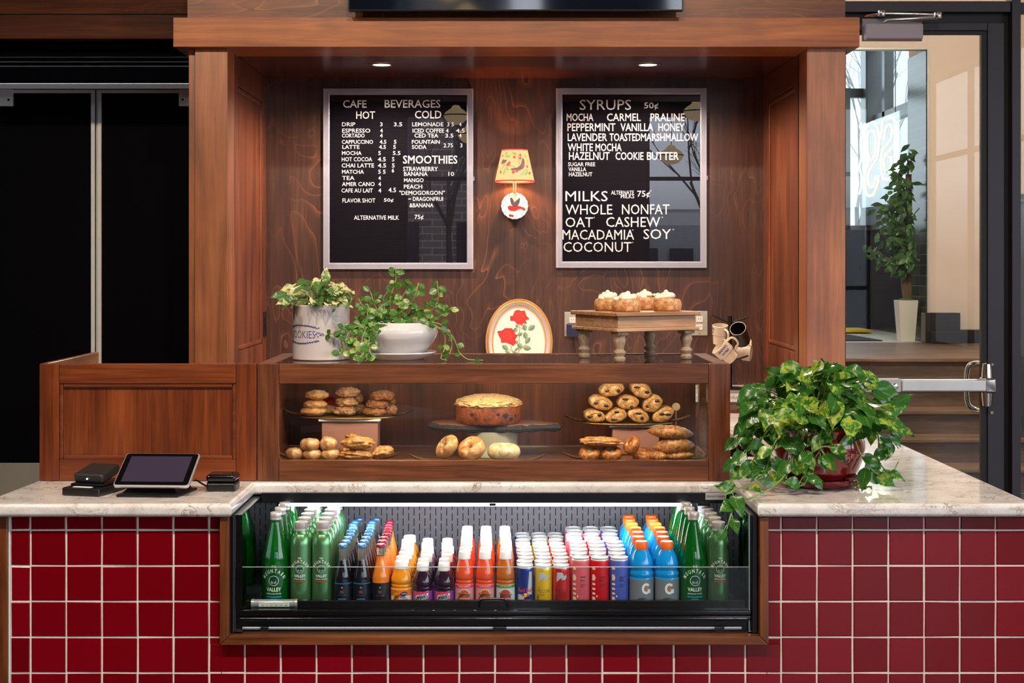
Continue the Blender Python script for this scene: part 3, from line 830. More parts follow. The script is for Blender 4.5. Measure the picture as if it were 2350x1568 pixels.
# dark plinth at the foot of the wall
M_['plinth'] = pm('black_stone', (20, 19, 22), 0.25)
mb = MB()
x0 = wx(2121, 13.2); x1 = wx(2201, 13.2)
mb.box(x0, x1, 13.16, 13.299, ZL, wz(718, 13.2), 0.004, 1); mb.box(x0 + 0.03, x1 - 0.0, 13.10, 13.159, ZL, wz(760, 13.15), 0.01, 2); mb.box(x1 + 0.001, 4.74, 13.2, 13.299, ZL, wz(757, 13.2), 0.01, 2)
struct(mb, 'baseboard_far', M_['plinth'])
# vestibule walls with dark wainscot and windows
VX = 4.17; VY = 16.0
ZW = wz(524, 15.2)
M_['navy'] = pm('gloss_navy_wainscot', (24, 27, 38), 0.22, var=0.1, vscale=3)
mb = MB(); mb.box(VX, VX + 0.1, 13.905, VY, ZL, ZW); mb.box(0.8, VX + 0.1, VY, VY + 0.1, ZL, ZW)
struct(mb, 'wall_vestibule', M_['navy'])
mb = MB(); mb.box(VX - 0.03, VX + 0.1, 13.905, VY + 0.1, ZW, ZW + 0.05); mb.box(0.8, VX - 0.031, VY - 0.03, VY + 0.1, ZW, ZW + 0.05)
mb.box(VX - 0.10, VX + 0.1, VY - 0.12, VY + 0.1, ZW + 0.05, 4.2)
zt1 = wz(200, 16)
mb.box(VX - 0.02, VX + 0.08, 13.905, VY, wz(253, 14.2) , wz(253, 14.2) + 0.12)
mb.box(0.8, VX, VY, VY + 0.08, wz(224, 16), wz(203, 16)); mb.box(wx(1938, 16), wx(1950, 16), VY - 0.03, VY + 0.08, ZW, wz(203, 16))
mb.box(VX - 0.02, VX + 0.08, 15.4, 15.5, ZW, 4.2); mb.box(VX - 0.02, VX + 0.08, 14.0, 14.06, ZW, 4.2)
mb.box(VX - 0.02, VX + 0.08, 13.905, VY, 4.05, 4.2); mb.box(0.8, VX, VY, VY + 0.08, 4.05, 4.2)
struct(mb, 'window_5', pm('grey_window_frame', (86, 92, 96), 0.4, 0.3))
mb = MB(); mb.box(0.8, VX + 0.1, 13.43, 16.2, 4.2, 4.25); struct(mb, 'ceiling_vestibule', M_['white'])
mb = MB(); mb.box(0.7, 0.8, 13.43, 18, ZL, 4.2); struct(mb, 'wall_vestibule_left', M_['paint'])
# mat and caution strip on the vestibule floor
mb = MB(); mb.prism([(2.4, 13.5), (3.62, 13.5), (3.55, 14.6), (3.4, 15.9), (2.4, 15.9)], ZL, ZL + 0.012, 'xy', 0.003, 1)
tag(mb.build('floor_mat', pm('charcoal_mat', (44, 46, 48), 0.95, var=0.3, vscale=120)), 'charcoal entrance mat on the pale vestibule floor', 'mat')
mb = MB(); mb.box(3.2, 3.9, 14.95, 15.5, ZL + 0.0125, ZL + 0.04, 0.004, 1)
tag(mb.build('caution_strip', pm('safety_yellow', (236, 196, 28), 0.5)), 'yellow caution strip lying by the dark wainscot beyond the door', 'strip')
# balustrade seen through the side light
bl = thing('stair_balustrade', 'dark turned stair balustrade beyond the right side light', 'railing', (wx(2337, 10.4), 10.4, 0))
M_['baluster'] = pm('dark_slate_paint', (52, 56, 66), 0.4)
def px_z(py): return wz(py, 10.4)
mb = MB(); zt_ = px_z(446)
mb.box(-0.045, 0.045, -0.045, 0.045, 0.355, px_z(466)); mb.box(-0.06, 0.06, -0.06, 0.06, px_z(466), px_z(458), 0.008, 2); mb.box(-0.05, 0.05, -0.05, 0.05, px_z(458), px_z(450), 0.008, 2); mb.box(-0.065, 0.065, -0.065, 0.065, px_z(450), px_z(445), 0.006, 2)
mb.build('newel_post', M_['baluster'], bl)
mb = MB(); mb.tube([(-0.02, 0.12, px_z(505)), (0.5, 0.12, px_z(505) - 0.5)], 0.028, 8); mb.tube([(-0.03, 0.14, px_z(575)), (0.5, 0.14, px_z(575) - 0.5)], 0.03, 8); mb.tube([(-0.03, 0.12, px_z(795)), (0.5, 0.12, px_z(795) - 0.35)], 0.028, 8)
mb.build('hand_rail', M_['baluster'], bl)
for k in range(3):
    mb = MB(); x = -0.005 + 0.045 * k
    mb.lathe([(0.014, px_z(790)), (0.014, px_z(730)), (0.008, px_z(722)), (0.012, px_z(715)), (0.007, px_z(705)), (0.011, px_z(600)), (0.008, px_z(575)), (0.014, px_z(560)), (0.014, px_z(505))], 10, M=T(x, 0.12, -x * 0.9)); mb.build('baluster', M_['baluster'], bl)
# outside the vestibule: pale building and a bare street tree
mb = MB(); mb.box(5.85, 13, 21, 26, 0, 9)
for i in range(6):
    for k in range(4): mb.box(6.3 + 1.05 * i, 6.9 + 1.05 * i, 20.97, 21.0, 1.2 + 1.9 * k, 2.4 + 1.9 * k, mi=1)
tag(mb.build('office_building', [pm('pale_blue_facade', (192, 200, 206), 0.8), pm('facade_window', (150, 164, 174), 0.3)]), 'pale blue building outside the vestibule side window', 'building')
for x, y, h, sd in ((4.55, 18.2, 6.5, 5),):
    mb = MB(); bare_tree(mb, x, y, h, sd, 0.35, 5)
    tag(mb.build('bare_tree', pm('pale_bark', (128, 126, 128), 0.9)), 'bare street tree ' + ('behind the rear vestibule window' if sd == 5 else 'in front of the pale blue building outside'), 'tree')
# ================================================================ pastry case with the service screen
CF = 4.53                                  # front face of the case
ZC = wz(835, CF)                           # top of the case
CB = 5.06
case = thing('pastry_case', 'walnut stained pastry display case with glass front and top', 'display case', (0, CF, CT))
zt = ZC - CT
zr1, zr0 = wz(881, CF) - CT, wz(1057, CF) - CT
xl, xr = NX0 + 0.001, wx(1676, CF)
ol, orr = wx(640, CF), wx(1626, CF)
mb = MB(); mb.box(xl, ol - 0.0005, 0, 0.022, 0.001, zt, 0.003, 2); mb.build('front_stile', M_['wood_casev'], case)
mb = MB(); mb.box(orr + 0.0005, xr, 0, 0.022, 0.001, zt, 0.003, 2); mb.build('front_stile', M_['wood_casev'], case)
mb = MB(); mb.box(ol, orr, 0, 0.022, zr1, zt, 0.003, 2); mb.build('top_rail', M_['wood_case'], case)
mb = MB(); mb.box(ol, orr, 0, 0.022, 0.001, zr0, 0.003, 2); mb.build('bottom_rail', M_['wood_case'], case)
# rounded inner corners and bead of the opening
rc = 0.012
for (cx_, cz_, sx, sz) in ((orr, zr1, -1, -1), (orr, zr0, -1, 1), (ol, zr1, 1, -1), (ol, zr0, 1, 1)):
    pts = [(cx_, cz_)] + [(cx_ + sx * rc * (1 - math.cos(a)), cz_ + sz * rc * (1 - math.sin(a))) for a in [PI / 2 * q / 6 for q in range(7)]]
    mb = MB(); mb.prism(pts, 0.0025, 0.0215, 'xz'); mb.build('corner_fillet', M_['wood_casev'], case)

ws = 0.028
mb = MB()
Dp = CB - CF
mb.box(ol - 0.002, orr + 0.002, Dp - 0.03, Dp, zt - 0.035, zt, 0.002, 1)
mb.build('rear_rail', M_['wood_case'], case)
for a_, b_ in ((xl, xl + 0.05), (xr - 0.048, xr)):
    mb = MB(); mb.box(a_, b_, 0.0225, Dp, zt - 0.035, zt, 0.002, 1); mb.build('top_side_rail', M_['wood_y'], case)
mb = MB(); mb.box(xl, xl + 0.03, 0.0225, Dp, 0.001, zt - 0.0355); mb.build('end_panel', M_['wood_y'], case)
mb = MB()
mb.box(xr - 0.03, xr, 0.0225, Dp, 0.001, 0.05); mb.box(xr - 0.03, xr, Dp - 0.04, Dp, 0.0505, zt - 0.0355); mb.box(xr - 0.03, xr, 0.0225, Dp - 0.0405, zt - 0.06, zt - 0.0355)
mb.build('end_frame', M_['wood_y'], case)
mb = MB(); mb.box(xr - 0.018, xr - 0.013, 0.023, Dp - 0.041, 0.0505, zt - 0.0605); mb.build('end_glass', M_['glass'], case)
mb = MB(); mb.box(xl + 0.03, xr - 0.03, 0.0225, Dp - 0.002, 0.001, 0.046); mb.build('case_floor', M_['wood_case'], case)
mb = MB(); mb.box(xl + 0.03, xr - 0.041, Dp - 0.02, Dp - 0.004, 0.0505, zt - 0.036); mb.build('rear_panel', wood('rear_case_wood', grain='z', dark=(74, 34, 18), mid=(108, 54, 28), light=(134, 74, 42), seed=31), case)
mb = MB(); mb.box(ol - 0.02, orr + 0.02, 0.0225, 0.0275, zr0 - 0.004, zr1 + 0.02); mb.build('front_glass', thin_glass('case_front_glass', gain=1.1), case)
mb = MB(); mb.box(xl + 0.0505, xr - 0.0485, 0.0225, Dp - 0.0305, zt - 0.009, zt - 0.002); mb.build('top_glass', thin_glass('top_glass', (222, 220, 222), 1.1), case)
# unseen warm strip and area light, added to brighten the case inside
mb = MB(); mb.box(ol + 0.05, orr - 0.05, 0.036, 0.050, zt - 0.028, zt - 0.018, 0.002, 1)
mb.build('light_strip', pm('added_warm_strip', (255, 240, 220), 0.4, emit=(255, 214, 170), estr=5.0), case)
cl_ = light('added_case_light', 'AREA', ((ol + orr) / 2, CF + 0.043, CT + zt - 0.030), 4.2, (1.0, 0.83, 0.64), orr - ol - 0.1, 0.012, look=((ol + orr) / 2, CF + 0.22, CT))
# solid service screen to the left
scr = thing('service_screen', 'stained wood panelled screen beside the pastry case around the till', 'partition', (0, CF, CT))
sl = wx(90, CF)
px0, px1 = wx(135, CF), wx(541, CF); pz1, pz0 = wz(881, CF) - CT, wz(1055, CF) - CT
M_['wood_scr'] = wood('screen_wood', grain='x', dark=(92, 42, 18), mid=(124, 60, 26), light=(146, 78, 38), seed=41, fibre=0.4)
M_['wood_scrv'] = wood('screen_wood_upright', grain='z', dark=(92, 42, 18), mid=(122, 58, 25), light=(144, 76, 36), seed=42, fibre=0.5)
for a_, b_ in ((sl, px0), (px1, NX0 - 0.001)):
    mb = MB(); mb.box(a_, b_, 0, 0.022, 0.001, zt, 0.003, 2); mb.build('screen_stile', M_['wood_scrv'], scr)
for a_, b_ in ((pz1, zt), (0.001, pz0)):
    mb = MB(); mb.box(px0 + 0.0003, px1 - 0.0003, 0, 0.022, a_, b_, 0.003, 2); mb.build('screen_rail', M_['wood_scr'], scr)
mb = MB(); mb.box(px0, px1, 0.012, 0.02, pz0, pz1); mb.build('screen_panel', M_['wood_scrv'], scr)
mb = MB()
for a, b, c, d in ((px0, px0 + 0.012, pz0, pz1), (px1 - 0.012, px1, pz0, pz1)): mb.box(a, b, 0.003, 0.0125, c, d, 0.004, 2)
for c, d in ((pz1 - 0.012, pz1), (pz0, pz0 + 0.012)): mb.box(px0 + 0.012, px1 - 0.012, 0.003, 0.0125, c, d, 0.004, 2)
mb.build('panel_bead', M_['wood_scr'], scr)
mb = MB(); mb.box(sl, sl + 0.02, 0.0225, 0.60, 0.001, zt, 0.002, 1); mb.build('screen_return', wood('screen_return_wood', grain='y', dark=(110, 66, 42), mid=(150, 100, 68), light=(172, 124, 90), seed=43), scr)

# ================================================================ drinks cooler under the counter
co = thing('drinks_cooler', 'black open front drinks cooler built into the red tiled counter', 'refrigerator', (0, 4.15, 0))
cx0, cx1 = HX0 + 0.0265, HX1 - 0.0265
DK = 0.577                                 # deck the bottles stand on
YB = 4.83 - 4.15
M_['mirror_bk'] = pm('dark_mirror_panel', (150, 158, 154), 0.03, 1.0)
mb = MB()
ix0, ix1 = -0.773, 0.735
jx0, jx1 = -0.757, 0.724
mb.box(cx0, jx0, 0.01, YB, DK - 0.05, 0.8785); mb.build('side_wall', M_['mirror_bk'], co)
mb = MB(); mb.box(jx1, cx1, 0.01, YB, DK - 0.05, 0.8785); mb.build('side_wall', M_['mirror_bk'], co)
M_['enamel'] = pm('black_enamel', (10, 10, 14), 0.28)
for a_, b_ in ((cx0 + 0.0005, cx0 + 0.010), (cx1 - 0.018, cx1 - 0.0005)):
    mb = MB(); mb.box(a_, b_, -0.008, 0.009, HZ0 + 0.028, 0.878, 0.002, 1); mb.build('front_post', M_['enamel'], co)
# perforated rear panel
def slot_mat():
    m, nt, b = nodes_of('slotted_steel_panel')
    tc = nt.nodes.new('ShaderNodeTexCoord'); sp = nt.nodes.new('ShaderNodeSeparateXYZ'); nt.links.new(tc.outputs['Object'], sp.inputs[0])
    pitch, ph = 0.0368, 0.0352
    col = None
    def cell(xoff, zoff):
        fx = mathn(nt, 'FRACT', mathn(nt, 'ADD', mathn(nt, 'DIVIDE', sp.outputs['X'], pitch), 20.0 + xoff))
        fz = mathn(nt, 'FRACT', mathn(nt, 'ADD', mathn(nt, 'DIVIDE', sp.outputs['Z'], ph), zoff))
        a = mathn(nt, 'LESS_THAN', mathn(nt, 'ABSOLUTE', mathn(nt, 'SUBTRACT', fx, 0.5)), 0.040)
        c = mathn(nt, 'LESS_THAN', mathn(nt, 'ABSOLUTE', mathn(nt, 'SUBTRACT', fz, 0.5)), 0.36)
        return mathn(nt, 'MULTIPLY', a, c)
    s = mathn(nt, 'MAXIMUM', cell(0.0, 0.0), cell(0.5, 0.5))
    c = mixc(nt, s, lin((128, 126, 130)), lin((3, 3, 4)))
    nt.links.new(c, b.inputs['Base Color'])
    b.inputs['Metallic'].default_value = 0.2; b.inputs['Roughness'].default_value = 0.4
    return m
mb = MB(); mb.box(jx0 + 0.0005, jx1 - 0.0005, YB - 0.02, YB - 0.002, DK - 0.04, 0.870); mb.build('rear_panel', slot_mat(), co)
mb = MB(); mb.box(jx0 + 0.0005, jx1 - 0.0005, 0.052, YB - 0.021, DK - 0.03, DK); mb.build('deck', pm('dark_deck', (30, 30, 32), 0.35), co)
# header and canopy with the light strip
yh = 4.483 - 4.15
mb = MB(); mb.box(jx0 + 0.0005, jx1 - 0.0005, yh, yh + 0.012, wz(1155, 4.485), wz(1131.5, 4.485), 0.002, 1); mb.build('header', pm('header_black', (9, 10, 16), 0.3), co)
mb = MB(); mb.box(jx0 + 0.0005, jx1 - 0.0005, yh + 0.0125, YB - 0.0205, 0.871, 0.8785); mb.build('canopy', M_['black'], co)
mb = MB(); mb.box(wx(643, 4.53), wx(1585, 4.53), yh + 0.02, yh + 0.058, wz(1162, 4.505), wz(1157, 4.505), 0.002, 1)
mb.build('light_strip', pm('led_strip', (255, 255, 255), 0.4, emit=(240, 246, 255), estr=34.0), co)
for a_, b_ in ((1123, 1138), (1600, 1630)):
    mb = MB(); mb.box(wx(a_, 4.5), wx(b_, 4.5), yh + 0.0125, yh + 0.0195, wz(1161, 4.5), wz(1155.5, 4.5)); mb.build('strip_clip', M_['black'], co)
# maker's badge
mb = MB(); bx0, bx1, bz0, bz1 = wx(1620, 4.47), wx(1668, 4.47), wz(1149, 4.47), wz(1133, 4.47)
mb.box(bx0, bx1, yh - 0.003, yh - 0.0005, bz0, bz1, 0.0012, 2)
bg = mb.build('badge', pm('badge_silver', (196, 198, 204), 0.35, 0.3), co)
mb = MB(); text_fit(mb, 'Structural Concepts', bx0 + 0.004, bx1 - 0.004, bz0 + 0.006, bz1 - 0.006, lambda x, z: (x, yh - 0.0034, z)); mb.build('badge_lettering', M_['black'], bg)
# front rail, lower louvre and bumper
zl = wz(1378, 4.19)
mb = MB(); mb.box(jx0 + 0.005, jx1 - 0.005, 0.035, 0.05, wz(1401, 4.18), zl, 0.002, 1); mb.build('deck_lip', pm('satin_black_lip', (40, 36, 34), 0.22, 0.6), co)
mb = MB()
M_['railbk'] = pm('gloss_black_rail', (14, 13, 16), 0.12, coat=0.5)
def rail(y0, y1, za, zb, b=0.003):
    mb = MB(); mb.box(ix0 + 0.004, ix1 - 0.004, y0, y1, za, zb, b, 2); mb.build('front_rail', M_['railbk'], co)
rail(0.0, 0.034, wz(1412, 4.16), wz(1399, 4.16), 0.004)
rail(0.004, 0.04, wz(1424, 4.16), wz(1412.5, 4.16), 0.003)
mb = MB(); mb.box(ix0 + 0.002, ix1 - 0.002, 0.02, 0.045, HZ0 + 0.0265, wz(1424.5, 4.16)); mb.build('louvre_panel', pm('louvre_black', (7, 8, 10), 0.35), co)
mb = MB(); mb.tube([(ix0 + 0.01, 0.008, wz(1421, 4.16)), (ix1 - 0.012, 0.008, wz(1421, 4.16))], 0.006, 10); mb.build('roller_tube', pm('gloss_black_tube', (16, 18, 26), 0.15, 0.4), co)
mb = MB(); mb.box(ix0 + 0.006, ix1 - 0.03, 0.012, 0.0195, wz(1446, 4.16), wz(1440, 4.16), 0.002, 1); mb.build('bumper_strip', pm('grey_bumper', (150, 156, 172), 0.4, 0.4), co)
for a, b in ((598, 617), (1131, 1162), (1640, 1662)):
    mb = MB(); mb.box(wx(a, 4.16), wx(b, 4.16), 0.004, 0.0118, wz(1448, 4.16), wz(1439, 4.16), 0.001, 1); mb.build('bumper_clip', M_['plastic_bk'], co)
# front glass
mb = MB(); gz = wz(1303, 4.16)
mb.box(ix0 + 0.002, ix1 - 0.002, 0.012, 0.017, wz(1399, 4.165), gz)
fg = mb.build('front_glass', thin_glass('cooler_glass', (246, 250, 249), 0.5), co)
mb = MB(); mb.box(ix0 + 0.002, ix1 - 0.002, 0.0125, 0.0165, gz + 0.0002, gz + 0.0016)
mb.box(wx(541, 4.165), wx(541, 4.165) + 0.0015, 0.010, 0.0118, wz(1398, 4.165), gz); mb.box(wx(1717, 4.165), wx(1717, 4.165) + 0.0015, 0.010, 0.0118, wz(1398, 4.165), gz)
mb.build('polished_edge', pm('glass_edge', (176, 188, 184), 0.2, alpha=1), fg)
mb = MB()
hx0_, hx1_ = wx(1099, 4.14), wx(1165, 4.14)
mb.tube(smooth_path([(hx0_, 0.01, wz(1396, 4.14)), (hx0_ + 0.003, -0.008, wz(1384, 4.14)), (hx0_ + 0.008, -0.014, wz(1376, 4.14)), (hx0_ + 0.02, -0.014, wz(1374, 4.14)), (hx1_ - 0.02, -0.014, wz(1374, 4.14)), (hx1_ - 0.008, -0.014, wz(1376, 4.14)), (hx1_ - 0.003, -0.008, wz(1384, 4.14)), (hx1_, 0.01, wz(1396, 4.14))], 4), 0.003, 8)
mb.build('wire_handle', M_['plastic_bk'], co)
# thermometer clipped on the glass edge
th = thing('thermometer', 'clear tube thermometer clipped inside the cooler front rail at left', 'thermometer', (wx(630, 4.19), 4.193, wz(1386, 4.19)))
mb = MB(); mb.tube([(-0.060, 0, 0), (0.060, 0, 0)], 0.0125, 16); mb.build('tube', pm('clear_tube', (206, 208, 214), 0.08, trans=0.5, coat=0.6), th)
mb = MB(); mb.box(-0.045, 0.045, -0.0135, -0.0128, -0.006, 0.006)
sc_ = mb.build('scale_card', pm('scale_card', (232, 226, 216), 0.6), th)
mb = MB()
for k in range(17): mb.box(-0.04 + 0.005 * k, -0.0394 + 0.005 * k, -0.0139, -0.0136, 0.001, 0.004)
text_fit(mb, '-20  0  20  40  60  80', -0.04, 0.04, -0.004, -0.001, lambda x, z: (x, -0.0139, z)); mb.build('scale_marks', M_['black'], sc_)
for s in (-1, 1):
    mb = MB(); mb.tube([(s * 0.06, 0, 0), (s * 0.068, 0, 0)], 0.0135, 16); mb.build('end_cap', M_['steel'], th)
# ================================================================ bottles and cans in the cooler
def prof_rounded(pts): return pts
GM = {}
GM['green_glass'] = pm('green_bottle_glass', (10, 140, 44), 0.04, trans=0.65, coat=0.6)
GM['green_alu'] = pm('green_anodised', (112, 168, 116), 0.26, 0.75)
GM['silver'] = pm('silver_cap', (222, 220, 216), 0.3, 0.5)
GM['lid'] = pm('can_lid', (228, 228, 228), 0.34, 0.4)
GM['clear'] = pm('clear_bottle_glass', (214, 224, 220), 0.03, trans=0.85, coat=0.4)
GM['cola'] = pm('dark_soda', (26, 22, 34), 0.08, coat=0.8)
GM['orange_soda'] = pm('orange_soda', (238, 132, 30), 0.1, coat=0.8, sub=0.2)
GM['navy_label'] = pm('navy_paper_label', (16, 20, 36), 0.4, coat=0.3)
GM['blue_cap'] = pm('blue_crown', (74, 132, 186), 0.3, 0.5)
GM['red_cap'] = pm('maroon_crown', (158, 36, 52), 0.3, 0.5)
GM['white_cap'] = pm('white_cap', (244, 244, 246), 0.4)
GM['oj'] = pm('orange_juice', (242, 150, 22), 0.12, coat=0.8, sub=0.2)
GM['grape'] = pm('grape_juice', (44, 14, 40), 0.1, coat=0.9)
GM['pinkj'] = pm('grapefruit_juice', (236, 84, 44), 0.12, coat=0.8, sub=0.2)
GM['applej'] = pm('apple_juice', (196, 104, 28), 0.12, coat=0.8, sub=0.2)
GM['ojl'] = pm('orange_label', (240, 226, 214), 0.4)
GM['grapel'] = pm('purple_label', (146, 70, 170), 0.35)
GM['pinkl'] = pm('pink_label', (226, 150, 160), 0.35)
GM['applel'] = pm('apple_label', (206, 214, 220), 0.35)
GM['rb_blue'] = pm('blue_can', (20, 48, 150), 0.2, 0.35, coat=0.4)
GM['rb_yel'] = pm('yellow_can', (242, 196, 12), 0.22, 0.25, coat=0.4)
GM['rb_red'] = pm('red_can', (204, 44, 40), 0.22, 0.3, coat=0.4)
GM['c_pink'] = pm('pink_can', (214, 92, 104), 0.35)
GM['c_red'] = pm('crimson_can', (202, 20, 36), 0.35)
GM['c_blue'] = pm('periwinkle_can', (78, 96, 190), 0.35)
GM['gat'] = pm('blue_sports_drink', (14, 148, 226), 0.1, coat=0.8, sub=0.15)
GM['gat_cap'] = pm('orange_cap', (240, 112, 32), 0.4)
GM['gat_label'] = pm('grey_sleeve', (122, 130, 140), 0.3)
INK = {k: pm('ink_' + k, c, 0.45) for k, c in dict(white=(236, 238, 236), blue=(40, 140, 214), red=(206, 52, 40), bronze=(156, 116, 72), darkgreen=(16, 70, 50), navy=(30, 40, 110), black=(34, 26, 30), orange=(240, 120, 30), green=(60, 150, 70), pink=(230, 60, 110), cream=(246, 226, 200), silver=(190, 196, 204), yellow=(250, 200, 30)).items()}
INKL = list(INK.values()); IK = {k: i for i, k in enumerate(INK)}

PROTO = {}
def bottle(kind, name, body_prof, body_mats, body_mis, cap_prof, cap_mat, label=None, seg=20, capseg=None, lid=False):
    root = bpy.data.objects.new(name, None); root.empty_display_size = 0.03
    mb = MB(); mb.lathe(body_prof, seg, mis=body_mis)
    mb.build('body', body_mats, root)
    if cap_prof:
        mb = MB(); mb.lathe(cap_prof, capseg or 16); mb.build('lid' if lid else 'cap', cap_mat, root)
    if label:
        lz0, lz1, lr, lm = label
        mb = MB(); mb.lathe([(lr - 0.0006, lz0), (lr, lz0 + 0.0004), (lr, lz1 - 0.0004), (lr - 0.0006, lz1)], seg, capb=False, capt=False); mb.build('label', lm, root)
    PROTO[kind] = root
    return root
bottle('gg', 'glass_bottle', [(0.0, 0.004), (0.034, 0.001), (0.040, 0.006), (0.041, 0.012), (0.041, 0.148), (0.0395, 0.162), (0.035, 0.182), (0.028, 0.208), (0.021, 0.234), (0.0165, 0.252), (0.0145, 0.262), (0.0145, 0.272)], GM['green_glass'], None,
       [(0.0165, 0.268), (0.0165, 0.274), (0.0158, 0.2745), (0.0165, 0.276), (0.0165, 0.288), (0.0155, 0.2895)], GM['silver'], seg=28)
bottle('al', 'aluminium_bottle', [(0.026, 0.0), (0.031, 0.004), (0.0318, 0.010), (0.0318, 0.196), (0.0308, 0.207), (0.0275, 0.218), (0.023, 0.226), (0.0205, 0.230), (0.020, 0.238)], GM['green_alu'], None,
       [(0.0198, 0.236), (0.0198, 0.243), (0.0188, 0.2435), (0.0198, 0.245), (0.0198, 0.262), (0.018, 0.2635)], GM['silver'], seg=26)
def soda(kind, liq, cap, name):
    bottle(kind, name, [(0.022, 0.0), (0.0255, 0.003), (0.0255, 0.098), (0.0245, 0.108), (0.0205, 0.124), (0.016, 0.140), (0.0135, 0.152), (0.0122, 0.165), (0.0122, 0.188), (0.0135, 0.189), (0.0135, 0.193)], [GM[liq], GM['clear']],
           [0, 0, 0, 0, 0, 0, 0 if liq != 'cola' else 1, 1, 1, 1], [(0.0146, 0.191), (0.0148, 0.193), (0.0135, 0.198), (0.011, 0.200)], cap, (0.004, 0.088, 0.0261, GM['navy_label']), seg=20)
soda('sb', 'cola', GM['blue_cap'], 'soda_bottle'); soda('so', 'orange_soda', GM['red_cap'], 'soda_bottle')
def juice(kind, liq, lab, R_, h, lz, capr, name='juice_bottle'):
    cb = h - 0.021
    bz = lz + 0.024
    pr = [(R_ * 0.86, 0.0), (R_, 0.004), (R_, lz), (R_ * 0.94, lz + 0.003), (R_ * 0.985, lz + 0.007), (R_ * 0.985, lz + 0.010), (R_ * 0.92, lz + 0.013), (R_, lz + 0.019), (R_, bz), (R_ * 0.95, lerp(bz, cb, 0.25)), (R_ * 0.82, lerp(bz, cb, 0.55)), (R_ * 0.66, lerp(bz, cb, 0.78)), (capr * 0.94, lerp(bz, cb, 0.94)), (capr * 0.9, cb)]
    bottle(kind, name, pr, GM[liq], None, [(capr, cb - 0.001), (capr * 1.02, cb + 0.002), (capr, cb + 0.004), (capr * 0.97, h - 0.003), (capr * 0.9, h)], GM['white_cap'], (0.003, lz - 0.0005, R_ + 0.0006, lab), seg=22)
juice('oj', 'oj', GM['ojl'], 0.0312, 0.148, 0.069, 0.0205)
juice('gr', 'grape', GM['grapel'], 0.0296, 0.142, 0.062, 0.0178)
juice('pk', 'pinkj', GM['pinkl'], 0.0272, 0.178, 0.082, 0.0178)
juice('ap', 'applej', GM['applel'], 0.0272, 0.178, 0.082, 0.0178)
def can(kind, m, R_, h, name='drink_can'):
    bottle(kind, name, [(R_ * 0.8, 0.0), (R_ * 0.96, 0.004), (R_, 0.010), (R_, h - 0.014), (R_ * 0.955, h - 0.008), (R_ * 0.89, h - 0.004)], [m, GM['lid']], [1, 1, 0, 0, 1],
           [(R_ * 0.895, h - 0.0045), (R_ * 0.93, h - 0.002), (R_ * 0.925, h), (R_ * 0.885, h), (R_ * 0.86, h - 0.003), (R_ * 0.3, h - 0.0034)], GM['lid'], seg=22, capseg=22, lid=True)
    mb = MB(); mb.prism(disc_pts(0, -R_ * 0.2, R_ * 0.24, R_ * 0.36, 12), h - 0.0035, h - 0.0020, 'xy'); mb.build('pull_tab', GM['silver'], PROTO[kind])
can('rb', GM['rb_blue'], 0.0262, 0.135); can('ry', GM['rb_yel'], 0.0262, 0.135); can('rr', GM['rb_red'], 0.0262, 0.135)
can('cp', GM['c_pink'], 0.0284, 0.157); can('cr', GM['c_red'], 0.0284, 0.157); can('cb', GM['c_blue'], 0.0284, 0.157)
RG = 0.0362
bottle('gt', 'sports_drink_bottle', [(0.030, 0.0), (RG, 0.005), (RG, 0.098), (RG * 0.955, 0.101), (RG * 1.0, 0.108), (RG * 1.0, 0.114), (RG * 0.9, 0.119), (RG * 0.88, 0.124), (RG * 0.97, 0.130), (RG * 0.95, 0.142), (RG * 0.84, 0.158), (RG * 0.66, 0.172), (RG * 0.54, 0.180), (RG * 0.52, 0.184)], GM['gat'], None,
       [(0.0196, 0.182), (0.020, 0.184), (0.0198, 0.202), (0.0178, 0.205)], GM['gat_cap'], (0.003, 0.097, RG + 0.0005, GM['gat_label']), seg=24)

